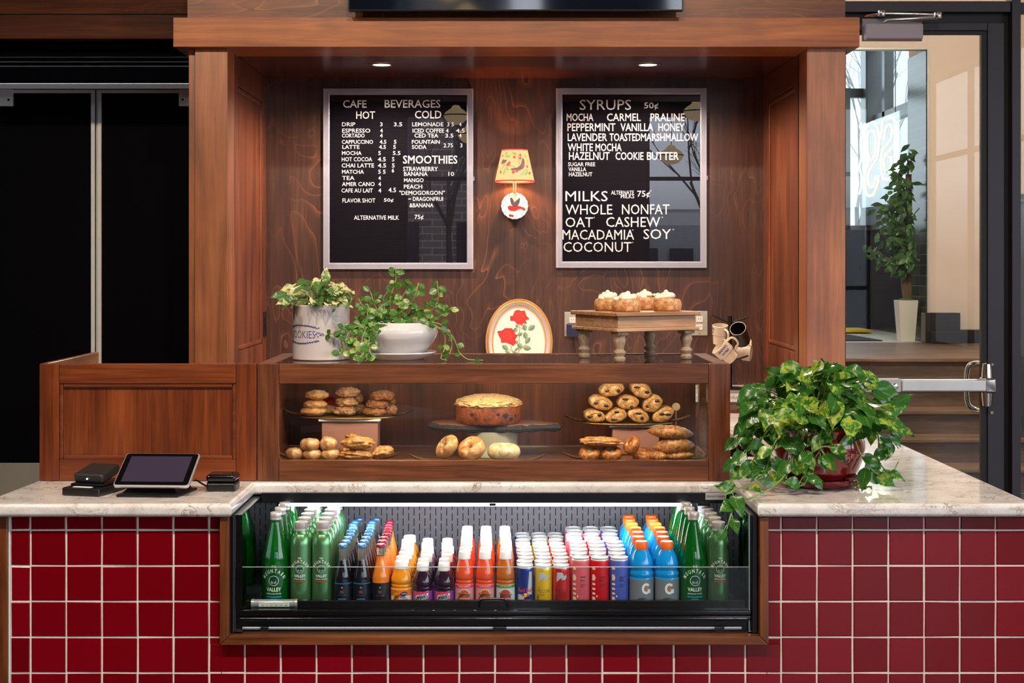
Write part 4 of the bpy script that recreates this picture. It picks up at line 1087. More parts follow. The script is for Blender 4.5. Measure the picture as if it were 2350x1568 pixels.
# ---- printing on the front bottles (lettering follows the curve of the bottle)
def print_on(obj, fn):
    tgt = next((c for c in obj.children if c.name.split('.')[0] == 'label'), next(c for c in obj.children if c.name.split('.')[0] == 'body'))
    mb = MB(); fn(mb)
    used = sorted(set(mb.mi)); remap = {m: i for i, m in enumerate(used)}
    mb.mi = [remap[m] for m in mb.mi]
    return mb.build('label_print', [INKL[m] for m in used], tgt, smooth=False)
def water_print(R_, z0, s, word, bar, off=0.0008):
    w = wrap(R_, off)
    def fn(mb):
        arc_text(mb, 'MOUNTAIN', 0.026 * s, 0, z0 + 0.036 * s, 2.25, 0.0105 * s, w, IK['white'], 0.02)
        text_fit(mb, 'THE', -0.006 * s, 0.006 * s, z0 + 0.0755 * s, z0 + 0.0815 * s, w, IK['white'], 0.02)
        flat = disc_pts(0, z0 + 0.041 * s, 0.0135 * s, n=24); inn = disc_pts(0, z0 + 0.041 * s, 0.0122 * s, n=24)
        mb.add([w(*p) for p in flat] + [w(*p) for p in inn], [(i, (i + 1) % 24, 24 + (i + 1) % 24, 24 + i) for i in range(24)], IK['white'])
        w2 = wrap(R_, off + 0.0001)
        flat_poly(mb, disc_pts(0, z0 + 0.041 * s, 0.0108 * s, n=20), w, IK['darkgreen'])
        for (px, ph) in ((-0.006, 0.006), (-0.003, 0.004), (0.0055, 0.007), (0.002, 0.003)):
            flat_poly(mb, [((px - 0.0018) * s, z0 + 0.034 * s), ((px + 0.0018) * s, z0 + 0.034 * s), (px * s, z0 + (0.036 + ph) * s)], w2, IK['silver'])
        text_fit(mb, 'VALLEY', -0.020 * s, 0.020 * s, z0 + 0.0125 * s, z0 + 0.0225 * s, w, IK['white'], 0.03)
        text_fit(mb, word, -0.020 * s, 0.020 * s, z0 + 0.004 * s, z0 + 0.0085 * s, w, IK['white'])
        strip(mb, -0.021 * s, 0.021 * s, z0 - 0.004 * s, z0 - 0.0005 * s, w, IK[bar])
        if bar == 'blue':
            text_fit(mb, 'BOTTLED IN THE', -0.008 * s, 0.008 * s, z0 - 0.009 * s, z0 - 0.007 * s, w, IK['white']); text_fit(mb, 'MOUNTAINS', -0.012 * s, 0.012 * s, z0 - 0.0125 * s, z0 - 0.0105 * s, w, IK['white'])
    return fn
def soda_print(mb):
    w = wrap(0.0261, 0.0006)
    text_fit(mb, 'BB', -0.005, 0.005, 0.058, 0.066, w, IK['bronze'], -0.01)
    text_fit(mb, 'BADGER', -0.012, 0.012, 0.049, 0.054, w, IK['bronze'])
    flat_poly(mb, disc_pts(0, 0.075, 0.003, n=12), w, IK['bronze'])
def soda_blue(mb):
    soda_print(mb); w = wrap(0.0261, 0.0006)
    strip(mb, -0.038, 0.038, 0.0855, 0.0872, w, IK['blue'], 24); strip(mb, -0.012, 0.012, 0.0385, 0.0425, w, IK['blue'])
def soda_orange(mb): soda_print(mb)
def oj_print(mb):
    w = wrap(0.0318, 0.0004); w2 = wrap(0.0318, 0.0008)
    strip(mb, -0.045, 0.045, 0.050, 0.0683, w, IK['orange'], 24)
    flat_poly(mb, disc_pts(-0.014, 0.049, 0.0105, 0.008, 18, -0.5), w2, IK['yellow'])
    flat_poly(mb, disc_pts(-0.014, 0.049, 0.009, 0.0066, 18, -0.5), wrap(0.0318, 0.001), IK['orange'])
    flat_poly(mb, [(-0.022, 0.059), (-0.018, 0.066), (-0.013, 0.064), (-0.017, 0.058)], w2, IK['green'])
    flat_poly(mb, disc_pts(0.010, 0.056, 0.011, 0.0065, 18, 0.15), w2, IK['navy'])
    text_fit(mb, 'Juicy', 0.002, 0.018, 0.0535, 0.059, wrap(0.0318, 0.0011), IK['white'], 0.01)
    text_fit(mb, '100%', 0.000, 0.016, 0.0425, 0.0485, w2, IK['red']); text_fit(mb, 'ORANGE JUICE', -0.016, 0.024, 0.0345, 0.0405, w2, IK['red'])
def grape_print(mb):
    w = wrap(0.0302, 0.0004); w2 = wrap(0.0302, 0.0008); w3 = wrap(0.0302, 0.0012)
    strip(mb, -0.026, 0.020, 0.012, 0.0615, w, IK['red'], 14)
    for (x, z) in ((-0.02, 0.055), (-0.006, 0.057), (0.008, 0.056), (0.014, 0.024), (-0.002, 0.022), (-0.018, 0.024)): flat_poly(mb, disc_pts(x, z, 0.006, n=12), w2, IK['pink'])
    flat_poly(mb, [(-0.024, 0.052), (-0.02, 0.060), (-0.014, 0.058)], w2, IK['green'])
    flat_poly(mb, [(-0.021, 0.034), (0.018, 0.041), (0.019, 0.058), (-0.020, 0.051)], w2, IK['white'])
    text_fit(mb, "Welch's", -0.0185, 0.0165, 0.0395, 0.0515, lambda x, z: w3(x, z + 0.18 * x + 0.001), IK['navy'], 0.015)
def trop(kind):
    def fn(mb):
        w = wrap(0.0278, 0.0004); w2 = wrap(0.0278, 0.0008); w3 = wrap(0.0278, 0.0012)
        strip(mb, -0.040, 0.040, 0.0735, 0.0812, w, IK['pink' if kind == 'pk' else 'green'], 24)
        text_fit(mb, 'RUBY RED GRAPEFRUIT' if kind == 'pk' else 'APPLE JUICE', -0.018, 0.018, 0.0755, 0.079, w2, IK['white'])
        flat_poly(mb, disc_pts(0, 0.050, 0.018, 0.021, 24), w, IK['cream']); flat_poly(mb, disc_pts(0, 0.050, 0.0165, 0.0195, 24), w2, IK['red' if kind == 'ap' else 'orange'])
        if kind == 'pk':
            for k in range(9):
                a = 2 * PI * k / 9
                flat_poly(mb, [(0.003 * math.cos(a), 0.053 + 0.003 * math.sin(a)), (0.013 * math.cos(a - 0.25), 0.053 + 0.014 * math.sin(a - 0.25)), (0.013 * math.cos(a + 0.25), 0.053 + 0.014 * math.sin(a + 0.25))], wrap(0.0278, 0.001), IK['red'])
        text_fit(mb, 'Tropicana', -0.020, 0.020, 0.0485, 0.060, w3, IK['white'], 0.05); text_fit(mb, 'Tropicana', -0.0195, 0.0195, 0.049, 0.0595, wrap(0.0278, 0.0016), IK['darkgreen'], 0.012)
        text_fit(mb, '100% JUICE', -0.013, 0.013, 0.0395, 0.0445, w3, IK['white'], 0.01)
    return fn
def rb_print(kind):
    def fn(mb):
        w = wrap(0.0262, 0.0005); w2 = wrap(0.0262, 0.0009)
        if kind == 'rb':
            flat_poly(mb, [(0.006, 0.050), (0.022, 0.050), (0.022, 0.118), (0.012, 0.118)], w, IK['silver'])
            flat_poly(mb, [(-0.024, 0.012), (-0.006, 0.012), (-0.002, 0.050), (-0.024, 0.050)], w, IK['silver'])
            text_fit(mb, 'Red Bull', -0.022, 0.022, 0.058, 0.070, w2, IK['red'], 0.02)
            flat_poly(mb, disc_pts(0.001, 0.049, 0.006, n=16), w, IK['yellow'])
            for s in (-1, 1): flat_poly(mb, [(0.001 + s * 0.002, 0.046), (0.001 + s * 0.013, 0.045), (0.001 + s * 0.008, 0.053), (0.001 + s * 0.003, 0.049)], w2, IK['red'])
            text_fit(mb, 'ENERGY DRINK', -0.018, 0.018, 0.032, 0.036, w2, IK['red'])
        else:
            ink = IK['black']
            for q in ([(-0.016, 0.086), (-0.004, 0.098), (0.016, 0.100), (0.014, 0.110), (0.008, 0.104), (0.002, 0.116), (-0.014, 0.116)], [(-0.002, 0.094), (0.012, 0.094), (0.015, 0.104), (0.006, 0.100)]): flat_poly(mb, q, w, IK['silver'])
            text_fit(mb, 'THE', -0.020, -0.012, 0.0695, 0.073, w2, ink)
            text_fit(mb, 'YELLOW' if kind == 'ry' else 'RED', -0.020, 0.020 if kind == 'ry' else 0.010, 0.056, 0.066, w2, ink, -0.012)
            text_fit(mb, 'EDITION', -0.020, 0.002, 0.047, 0.052, w2, ink)
            text_fit(mb, 'Red Bull', 0.012, 0.045, -0.004, 0.004, lambda x, z: w2(-0.017 + z, x), ink, 0.015)
    return fn
def pop_print(l1, l2):
    def fn(mb):
        w = wrap(0.0284, 0.0005)
        text_fit(mb, l1, -0.002, 0.017, 0.098, 0.1045, w, IK['black'], 0.01); text_fit(mb, l2, -0.002, 0.012, 0.089, 0.096, w, IK['black'])
        strip(mb, -0.002, 0.022, 0.0855, 0.0858, w, IK['black'])
        for k in range(3): strip(mb, -0.002, 0.016 - 0.003 * k, 0.0795 - 0.004 * k, 0.0805 - 0.004 * k, w, IK['black'])
        ring = disc_pts(0.004, 0.057, 0.0075, n=24); inn = disc_pts(0.004, 0.057, 0.0070, n=24)
        mb.add([w(*p) for p in ring] + [w(*p) for p in inn], [(i, (i + 1) % 24, 24 + (i + 1) % 24, 24 + i) for i in range(0, 24) if i % 4 != 3], IK['black'])
        for (z, h) in ((0.026, 0.016), (0.048, 0.007), (0.062, 0.007), (0.076, 0.007), (0.090, 0.018), (0.122, 0.008)):
            flat_poly(mb, [(-0.026, z), (-0.017, z), (-0.0135, z + h * 0.5), (-0.018, z + h), (-0.026, z + h)], w, IK['cream'])
        flat_poly(mb, disc_pts(-0.010, 0.044, 0.0022, 0.0035, 10), w, IK['cream'])
    return fn
def gat_print(dx):
    def fn(mb):
        w = wrap(RG, 0.0009); w2 = wrap(RG, 0.0013)
        cx_, cz_ = dx, 0.070
        pts = []
        a0, a1 = math.radians(38), math.radians(330)
        n = 22
        o = [(cx_ + 0.0135 * math.cos(lerp(a0, a1, k / n)), cz_ + 0.0165 * math.sin(lerp(a0, a1, k / n))) for k in range(n + 1)]
        i_ = [(cx_ + 0.0068 * math.cos(lerp(a0, a1, k / n)), cz_ + 0.0092 * math.sin(lerp(a0, a1, k / n))) for k in range(n + 1)]
        mb.add([w(*p) for p in o] + [w(*p) for p in i_], [(k, k + 1, n + 2 + k, n + 1 + k) for k in range(n)], IK['white'])
        flat_poly(mb, [(cx_ + 0.002, cz_ - 0.002), (cx_ + 0.014, cz_ - 0.002), (cx_ + 0.0135, cz_ - 0.014), (cx_ + 0.0075, cz_ - 0.013), (cx_ + 0.0075, cz_ - 0.0065)], w, IK['white'])
        flat_poly(mb, [(cx_ - 0.003, cz_ - 0.008), (cx_ + 0.0025, cz_ - 0.001), (cx_ + 0.0005, cz_), (cx_ + 0.007, cz_ + 0.009), (cx_ - 0.003, cz_ + 0.0025), (cx_ - 0.001, cz_ + 0.001)], w2, IK['orange'])
        strip(mb, -0.006, 0.018, 0.026, 0.033, w, IK['navy'])
    return fn

# ---- columns, front row first: (kind, pixel of the front bottle, depth of its axis, how many, spacing, what it is)
COLS = [
    ('gg', 633, 4.275, 4, 0.086, 'tall green glass water bottle', 'at the left end of the cooler', 'green glass bottles at the left end'),
    ('al', 691, 4.262, 6, 0.072, 'green aluminium water bottle', 'beside the left green glass', 'aluminium bottles at the left'),
    ('al', 740, 4.262, 6, 0.072, 'green aluminium water bottle', 'beside the blue capped sodas', 'aluminium bottles at the left'),
    ('sb', 787, 4.245, 9, 0.055, 'clear soda bottle with blue crown cap', 'by the aluminium bottles', 'blue capped sodas'),
    ('sb', 830, 4.245, 9, 0.055, 'clear soda bottle with blue crown cap', 'by the orange soda', 'blue capped sodas'),
    ('so', 874, 4.245, 8, 0.055, 'orange soda bottle with maroon crown cap', 'left of the orange juice', 'maroon capped orange sodas'),
    ('oj', 921, 4.252, 7, 0.066, 'orange juice bottle with white cap', 'between orange soda and grape juice', 'orange juice bottles'),
    ('gr', 970, 4.252, 7, 0.062, 'dark grape juice bottle with white cap', 'beside the orange juice', 'grape juice bottles'),
    ('gr', 1019, 4.252, 7, 0.062, 'dark grape juice bottle with white cap', 'beside the pink juice', 'grape juice bottles'),
    ('pk', 1066, 4.246, 8, 0.057, 'pink grapefruit juice bottle with white cap', 'beside the grape juice', 'grapefruit juice bottles'),
    ('pk', 1113, 4.246, 8, 0.057, 'pink grapefruit juice bottle with white cap', 'beside the apple juice', 'grapefruit juice bottles'),
    ('ap', 1160, 4.246, 8, 0.057, 'amber apple juice bottle with white cap', 'left of the blue cans', 'apple juice bottles'),
    ('rb', 1205, 4.262, 10, 0.054, 'blue and silver slim drink can', 'right of the apple juice', 'blue and silver cans'),
    ('ry', 1247, 4.262, 10, 0.054, 'yellow slim drink can', 'between the blue and red cans', 'yellow cans'),
    ('rr', 1288, 4.262, 10, 0.054, 'red and silver slim drink can', 'beside the pink cans', 'red and silver cans'),
    ('cp', 1332, 4.268, 9, 0.0585, 'salmon pink tall drink can', 'between red and crimson cans', 'pink cans'),
    ('cr', 1376, 4.268, 9, 0.0585, 'crimson tall drink can', 'between pink and periwinkle cans', 'crimson cans'),
    ('cb', 1421, 4.268, 9, 0.0585, 'periwinkle blue tall drink can', 'beside the sports drinks', 'periwinkle cans'),
    ('gt', 1472, 4.262, 7, 0.074, 'blue sports drink bottle with orange cap', 'beside the periwinkle cans', 'blue sports drinks'),
    ('gt', 1530, 4.262, 7, 0.074, 'blue sports drink bottle with orange cap', 'beside the right green glass', 'blue sports drinks'),
    ('gg', 1591, 4.275, 4, 0.086, 'tall green glass water bottle', 'right of the sports drinks', 'green glass bottles at the right'),
    ('al', 1649, 4.262, 5, 0.078, 'green aluminium water bottle', 'at the far right of the cooler', 'aluminium bottles at the right'),
]
CATB = {'rb': 'can', 'ry': 'can', 'rr': 'can', 'cp': 'can', 'cr': 'can', 'cb': 'can'}
first = set()
rb_ = rng(77)
for ci, (kind, px, dy, n, sp, what, where, grp) in enumerate(COLS):
    for k in range(n):
        src = PROTO[kind]
        yq = dy + sp * k + (0.08 if kind == 'gg' and k == 3 else 0.0)
        jx = 0 if k == 0 else 0.010 * noise.noise(Vector((yq * 26, 3.3, 0.7))) * (0.0 if kind in ('gg', 'al') else 1.0)
        if kind in ('sb', 'so') and k: jx += rb_.uniform(-0.0012, 0.0022)
        loc = (wx(px, dy) + jx, yq, DK + 0.0002)
        posn = 'front row' if k == 0 else ('last row' if k == n - 1 else ORD[k] + ' row')
        lab = posn + ' ' + what + ' ' + where
        rz = rb_.uniform(-0.25, 0.25) if k else 0.0
        if kind not in first and k == 0:
            first.add(kind); o = src; COL.objects.link(o); o.location = loc; o.rotation_euler = (0, 0, rz)
            tag(o, lab, CATB.get(kind, 'bottle'), grp)
        else:
            o = dup(src, loc, rz, lab, grp); o['category'] = CATB.get(kind, 'bottle')
        COLS[ci] = COLS[ci]
        if k == 0:
            if not isinstance(COLS[ci], list): COLS[ci] = [COLS[ci], o]
# after all copies exist, print the front row
for c, o in COLS:
    kind, px = c[0], c[1]
    if kind == 'gg': print_on(o, water_print(0.041, 0.046, 1.12, 'SPARKLING WATER', 'blue'))
    elif kind == 'al': print_on(o, water_print(0.0318, 0.092, 0.86, 'SPRING WATER', 'red'))
    elif kind == 'sb': print_on(o, soda_blue)
    elif kind == 'so': print_on(o, soda_orange)
    elif kind == 'oj': print_on(o, oj_print)
    elif kind == 'gr': print_on(o, grape_print)
    elif kind in ('pk', 'ap'): print_on(o, trop(kind))
    elif kind in ('rb', 'ry', 'rr'): print_on(o, rb_print(kind))
    elif kind == 'cp': print_on(o, pop_print('energy +', 'focus'))
    elif kind == 'cr': print_on(o, pop_print('energy +', 'lift'))
    elif kind == 'cb': print_on(o, pop_print('calm +', 'restore'))
    elif kind == 'gt': print_on(o, gat_print(0.011 if px == 1472 else 0.004))
# ================================================================ menu boards, sconce, television, outlets
BD = 7.175                                 # front of the boards
M_['felt'] = None
def felt_mat():
    m, nt, b = nodes_of('grooved_black_felt')
    tc = nt.nodes.new('ShaderNodeTexCoord'); sp = nt.nodes.new('ShaderNodeSeparateXYZ'); nt.links.new(tc.outputs['Object'], sp.inputs[0])
    f = mathn(nt, 'FRACT', mathn(nt, 'DIVIDE', sp.outputs['Z'], 0.0085))
    s = mathn(nt, 'LESS_THAN', f, 0.3)
    c = mixc(nt, s, lin((26, 23, 30)), lin((8, 7, 9)))
    nt.links.new(c, b.inputs['Base Color']); b.inputs['Roughness'].default_value = 0.95; b.inputs['Specular IOR Level'].default_value = 0.1
    return m
FELT = felt_mat()
M_['boardglass'] = thin_glass('board_glass', (250, 250, 252), 1.0)
M_['letters'] = pm('white_letters', (246, 240, 240), 0.6)
M_['frame_alu'] = pm('grooved_aluminium_frame', (172, 170, 184), 0.42, 0.4)
def board(label, px0, px1, py0, py1, lines, zo, sc_, yaw):
    cxp, czp = (px0 + px1) / 2, (py0 + py1) / 2
    o = thing('menu_board', label, 'menu board', (wx(cxp, BD), BD, wz(czp, BD)), rz=yaw)
    k = BD / F
    hw, hh = (px1 - px0) / 2 * k, (py1 - py0) / 2 * k
    fw = 14.5 * k
    prof = [(0, 0.022), (0.0, 0.001), (fw * 0.08, 0), (fw * 0.3, 0), (fw * 0.32, 0.0018), (fw * 0.36, 0.0018), (fw * 0.38, 0), (fw * 0.55, 0.0), (fw * 0.57, 0.0018), (fw * 0.61, 0.0018), (fw * 0.63, 0), (fw * 0.8, 0.0), (fw * 0.82, 0.0018), (fw * 0.86, 0.0018), (fw * 0.88, 0), (fw, 0.0015), (fw, 0.022)]
    mb = MB()
    corners = [(-1, -1), (1, -1), (1, 1), (-1, 1)]
    vs = []
    for sx, sz in corners:
        for d, y in prof: vs.append((sx * (hw - d), y, sz * (hh - d)))
    n = len(prof); fs = []
    for c in range(4):
        c2 = (c + 1) % 4
        for i in range(n - 1): fs.append((c * n + i, c2 * n + i, c2 * n + i + 1, c * n + i + 1))
    mb.add(vs, fs); mb.build('frame', M_['frame_alu'], o, angle=20)
    mb = MB(); mb.box(-hw + fw, hw - fw, 0.014, 0.021, -hh + fw, hh - fw); mb.build('felt_panel', FELT, o)
    mb = MB(); mb.box(-hw + fw - 0.001, hw - fw + 0.001, 0.004, 0.0065, -hh + fw - 0.001, hh - fw + 0.001); mb.build('glass_cover', M_['boardglass'], o)
    mb = MB(); mb.box(hw + 0.0005, hw + 0.006, 0.004, 0.014, -0.01, 0.012, 0.002, 2); mb.build('lock_knob', M_['alu'], o)
    rows = {}
    for txt, a, b, c, d, bold in lines: rows.setdefault(round((c + d) / 2 / 14), []).append((txt, a, b, c, d, bold))
    def X(z): return (zo[0] + z / sc_ - cxp) * k
    def Z(z): return -(zo[1] + z / sc_ - czp) * k
    for key in sorted(rows):
        mb = MB()
        for txt, a, b, c, d, bold in rows[key]: text_fit(mb, txt, X(a), X(b), Z(d), Z(c), lambda x, z: (x, 0.0118, z), 0, bold, 1.0)
        if mb.v: mb.build('letter_line', M_['letters'], o, smooth=False)
    return o
B1 = 0.010
L1 = [('CAFE', 227, 412, 168, 228, B1), ('BEVERAGES', 553, 990, 165, 228, B1), ('HOT', 330, 478, 255, 315, B1), ('COLD', 790, 998, 250, 312, B1)]
def row(y0, y1, *items): return [(t, a, b, y0, y1, 0.006) for t, a, b in items]
L1 += row(342, 373, ('DRIP', 219, 323), ('3', 517, 537), ('3.5', 625, 690), ('LEMONADE', 769, 1013), ('3 5', 1043, 1095), ('4', 1137, 1155))
L1 += row(391, 423, ('ESPRESSO', 220, 440), ('4', 518, 538), ('ICED COFFEE', 772, 1018), ('4', 1035, 1053), ('4.5', 1112, 1180))
L1 += row(430, 461, ('CORTADO', 219, 396), ('4', 517, 537), ('CED TEA', 787, 973), ('3.5', 1028, 1092), ('4', 1137, 1155))
L1 += row(480, 510, ('CAPPUCCINO', 218, 462), ('4.5', 514, 566), ('5', 626, 645), ('FOUNTAIN', 767, 985))
L1 += row(520, 550, ('LATTE', 222, 356), ('4.5', 509, 563), ('5', 621, 640), ('SODA', 767, 880)) + row(507, 538, ('2.75', 1015, 1088), ('3', 1145, 1162))
L1 += row(568, 598, ('MOCHA', 218, 372), ('5', 503, 523), ('5.5', 617, 677))
L1 += row(615, 648, ('HOT COCOA', 217, 455), ('4.5', 500, 562), ('5', 611, 629)) + [('SMOOTHIES', 697, 1123, 602, 666, B1)]
L1 += row(664, 696, ('CHAI LATTE', 217, 470), ('4.5', 500, 564), ('5', 611, 631))
L1 += row(714, 745, ('MATCHA', 219, 390), ('5 5', 503, 560)) + row(703, 735, ('6', 609, 627)) + row(690, 724, ('STRAWBERRY', 698, 970))
L1 += row(762, 794, ('TEA', 220, 317), ('4', 504, 523)) + row(730, 762, ('BANANA', 705, 890), ('10', 1053, 1097))
L1 += row(810, 842, ('AMER CANO', 219, 475), ('4', 504, 524)) + row(780, 811, ('MANGO', 705, 858))
L1 += row(860, 892, ('CAFE AU LAIT', 215, 460), ('4', 504, 526)) + row(854, 890, ('4.5', 583, 642)) + row(830, 862, ('PEACH', 704, 847)) + row(877, 911, ('"DEMOGORGON"', 668, 1023))
L1 += row(938, 971, ('FLAVOR SHOT', 223, 480), ('50¢', 547, 622)) + row(926, 958, ('DRAGONFRUI', 775, 1010)) + row(940, 946, ('-', 738, 760)) + row(976, 1008, ('&BANANA', 748, 935))
L1 += row(1072, 1106, ('ALTERNATIVE MILK', 313, 665)) + row(1066, 1108, ('75¢', 787, 857))
B2 = 0.010
L2 = [('SYRUPS', 246, 658, 168, 250, 0.0), ('50¢', 762, 875, 190, 250, 0.005)]
def row2(y0, y1, *items): return [(t, a, b, y0, y1, B2) for t, a, b in items]
L2 += row2(278, 340, ('MOCHA', 142, 356), ('CARMEL', 464, 735), ('PRALINE', 813, 1087))
L2 += row2(357, 420, ('PEPPERMINT', 148, 532), ('VANILLA', 573, 835), ('HONEY', 876, 1085))
L2 += row2(438, 500, ('LAVENDER', 150, 465), ('TOASTED', 485, 732), ('MARSHMALLOW', 737, 1195))
L2 += row2(519, 581, ('WHITE', 150, 352), ('MOCHA', 373, 582))
L2 += row2(588, 651, ('HAZELNUT', 160, 485), ('COOKIE', 533, 757), ('BUTTER', 785, 1040))
L2 += row(670, 701, ('SUGAR FREE', 153, 370)) + row(710, 741, ('VANILLA', 157, 297)) + row(750, 782, ('HAZELNUT', 160, 347))
L2 += [('MILKS', 132, 470, 900, 982, 0.0), ('WHOLE', 132, 507, 1008, 1088, 0.0), ('NONFAT', 585, 965, 1006, 1087, 0.0), ('OAT', 132, 352, 1110, 1190, 0.0), ('CASHEW', 458, 890, 1108, 1188, 0.0), ('MACADAMIA', 108, 682, 1210, 1290, 0.0), ('SOY', 757, 977, 1205, 1285, 0.0), ('COCONUT', 116, 660, 1308, 1388, 0.0)]
L2 += row(897, 928, ('ALTERNATE', 498, 680)) + row(925, 958, ('MILKS', 575, 683)) + [('75¢', 707, 808, 898, 958, 0.008)]
L2 += [('*', a, a + 12, b, b + 12, 0.0) for a, b in ((356, 1106), (902, 1104), (665, 1206), (989, 1202), (665, 1306), (811, 891))]
board('black letter board listing cafe beverages and smoothies in a silver frame', 741.5, 1086, 203, 618, L1, (720, 180), 3.408, 0.0)
board('black letter board listing syrups and milks in a silver frame', 1276, 1622, 202, 615, L2, (1260, 180), 3.484, 0.0)

# ---- wall sconce
SD = 7.12
scn = thing('wall_sconce', 'lit wall sconce with bird and cherry shade above a scalloped white plate', 'wall lamp', (wx(1181, SD), SD - 0.0, wz(473, SD)))
k = SD / F
zA, zB = (473 - 346) * k, (473 - 419) * k
yS = 0.0
def shade_mat():
    m, nt, b = nodes_of('cream_paper_shade')
    b.inputs['Base Color'].default_value = lin((198, 150, 108)); b.inputs['Roughness'].default_value = 0.7
    tl = nt.nodes.new('ShaderNodeBsdfTranslucent'); tl.inputs['Color'].default_value = lin((250, 200, 146))
    mx = nt.nodes.new('ShaderNodeMixShader'); mx.inputs[0].default_value = 0.028
    out = nt.nodes['Material Output']
    nt.links.new(b.outputs[0], mx.inputs[1]); nt.links.new(tl.outputs[0], mx.inputs[2]); nt.links.new(mx.outputs[0], out.inputs[0])
    return m
ra, rb2 = 29.5 * k, 45.5 * k
SY = -0.045
mb = MB(); mb.lathe([(rb2, zB), (ra, zA), (ra - 0.0015, zA), (rb2 - 0.0015, zB)], 40, M=T(0, SY, 0), capb=False, capt=False)
sh = mb.build('lamp_shade', shade_mat(), scn)
M_['redtrim'] = pm('red_ribbon', (196, 34, 40), 0.6)
for r0, z0_, z1_ in ((rb2, zB - 0.001, zB + 0.006), (ra, zA - 0.005, zA + 0.001)):
    n = 40; vs = []
    for q, (rr_, zz) in enumerate(((r0 + 0.001, z0_), (r0 + 0.001, z1_), (r0 - 0.003, z1_), (r0 - 0.003, z0_))):
        vs += [(rr_ * math.cos(2 * PI * i / n), SY + rr_ * math.sin(2 * PI * i / n), zz) for i in range(n)]
    mb = MB(); mb.add(vs, [(q * n + i, q * n + (i + 1) % n, ((q + 1) % 4) * n + (i + 1) % n, ((q + 1) % 4) * n + i) for q in range(4) for i in range(n)])
    mb.build('trim_ring', M_['redtrim'], sh)
def cone(x, z):
    r_ = lerp(rb2, ra, (z - zB) / (zA - zB)) + 0.0008
    a = x / r_
    return (r_ * math.sin(a), SY - r_ * math.cos(a), z)
SI = {k_: pm('shade_' + k_, c, 0.7) for k_, c in dict(leaf=(110, 140, 74), cherry=(206, 48, 42), bird=(72, 58, 64), breast=(222, 76, 48), twig=(120, 84, 80)).items()}
SIK = {k_: i for i, k_ in enumerate(SI)}
mb = MB()
def sp_(x, y): return ((x - 640) / 1254 * 160 * k, (473 - (320 + y / 1568 * 200)) * k)
def cone2(x, z):
    p = cone(x, z); return (p[0] * 1.004, SY + (p[1] - SY) * 1.006, p[2])
def leafp(x, y, l, w, ang, fn=cone):
    x, z = sp_(x, y); c, s_ = math.cos(math.radians(ang)), math.sin(math.radians(ang))
    l *= k * 160 / 1254; w *= k * 160 / 1254
    pts = [(-0.5, 0), (-0.2, -0.42), (0.15, -0.4), (0.5, 0), (0.15, 0.4), (-0.2, 0.42)]
    flat_poly(mb, [(x + c * p[0] * l - s_ * p[1] * w, z + s_ * p[0] * l + c * p[1] * w) for p in pts], fn, SIK['leaf'])
for q in ((480, 280, 90, 50, 35), (505, 335, 130, 60, -10), (640, 290, 110, 60, -25), (850, 330, 110, 50, -70), (905, 430, 150, 45, -75), (500, 560, 110, 70, -50), (440, 610, 140, 60, 70), (850, 640, 110, 70, 70), (895, 625, 110, 60, -45)): leafp(*q)
for x, y, r_ in ((630, 350, 24), (738, 312, 22), (738, 368, 24), (515, 480, 32), (540, 450, 26), (612, 616, 28), (675, 596, 26), (883, 515, 24), (352, 612, 26), (945, 630, 26), (390, 320, 18)):
    x_, z_ = sp_(x, y); flat_poly(mb, disc_pts(x_, z_, r_ * k * 160 / 1254, n=10), cone, SIK['cherry'])
def line(pts, w, mi, fn=cone):
    for (x0, y0), (x1, y1) in zip(pts, pts[1:]):
        a, b = sp_(x0, y0), sp_(x1, y1); dx, dz = b[0] - a[0], b[1] - a[1]; L_ = math.hypot(dx, dz) + 1e-9; w_ = w * k * 160 / 1254
        nx_, nz_ = -dz / L_ * w_, dx / L_ * w_
        flat_poly(mb, [(a[0] + nx_, a[1] + nz_), (a[0] - nx_, a[1] - nz_), (b[0] - nx_, b[1] - nz_), (b[0] + nx_, b[1] + nz_)], fn, mi)
line([(700, 320), (705, 420), (735, 480)], 4, SIK['twig']); line([(340, 580), (440, 500), (540, 500), (640, 530)], 5, SIK['twig']); line([(760, 670), (830, 570), (930, 575)], 5, SIK['twig'])
def poly_s(pts, mi, fn=cone): flat_poly(mb, [sp_(*p) for p in pts], fn, mi)
poly_s([(790, 355), (825, 400), (830, 500), (790, 560), (715, 590), (560, 580), (575, 555), (690, 535), (750, 480), (770, 400)], SIK['bird']); poly_s([(822, 400), (832, 440), (830, 510), (800, 555), (812, 470)], SIK['breast'], cone2)
poly_s([(360, 430), (400, 385), (500, 400), (470, 440), (430, 470), (360, 460)], SIK['bird']); poly_s([(380, 470), (440, 430), (430, 480)], SIK['breast'], cone2)
mb.build('printed_motif', list(SI.values()), sh, smooth=False)
mb = MB(); mb.box(-0.0075, 0.0075, -0.012, -0.004, (473 - 442) * k, (473 - 421) * k, 0.001, 1); mb.tube([(0, -0.008, (473 - 424) * k), (0, SY, (473 - 420) * k), (0, SY, (473 - 405) * k)], 0.006, 10)
mb.build('arm', pm('cream_enamel', (244, 230, 206), 0.4), scn)
mb = MB(); n = 72
rp_ = lambda a: 30.5 * k * (1 + 0.018 * math.cos(18 * a))
ol_ = [(rp_(2 * PI * i / n) * math.cos(2 * PI * i / n), rp_(2 * PI * i / n) * math.sin(2 * PI * i / n)) for i in range(n)]
mb.prism(ol_, -0.012, 0.06, 'xz', 0.004, 3)
pl = mb.build('wall_plate', pm('white_porcelain', (246, 242, 238), 0.2), scn)
mb = MB()
for a in range(11):
    t_ = 2 * PI * (a + 0.5) / 11; mb.lathe([(0.0028, 0), (0.0028, 0.001)], 8, M=T(26 * k * math.cos(t_), -0.0125, 26 * k * math.sin(t_)) @ R(90, 'X'))
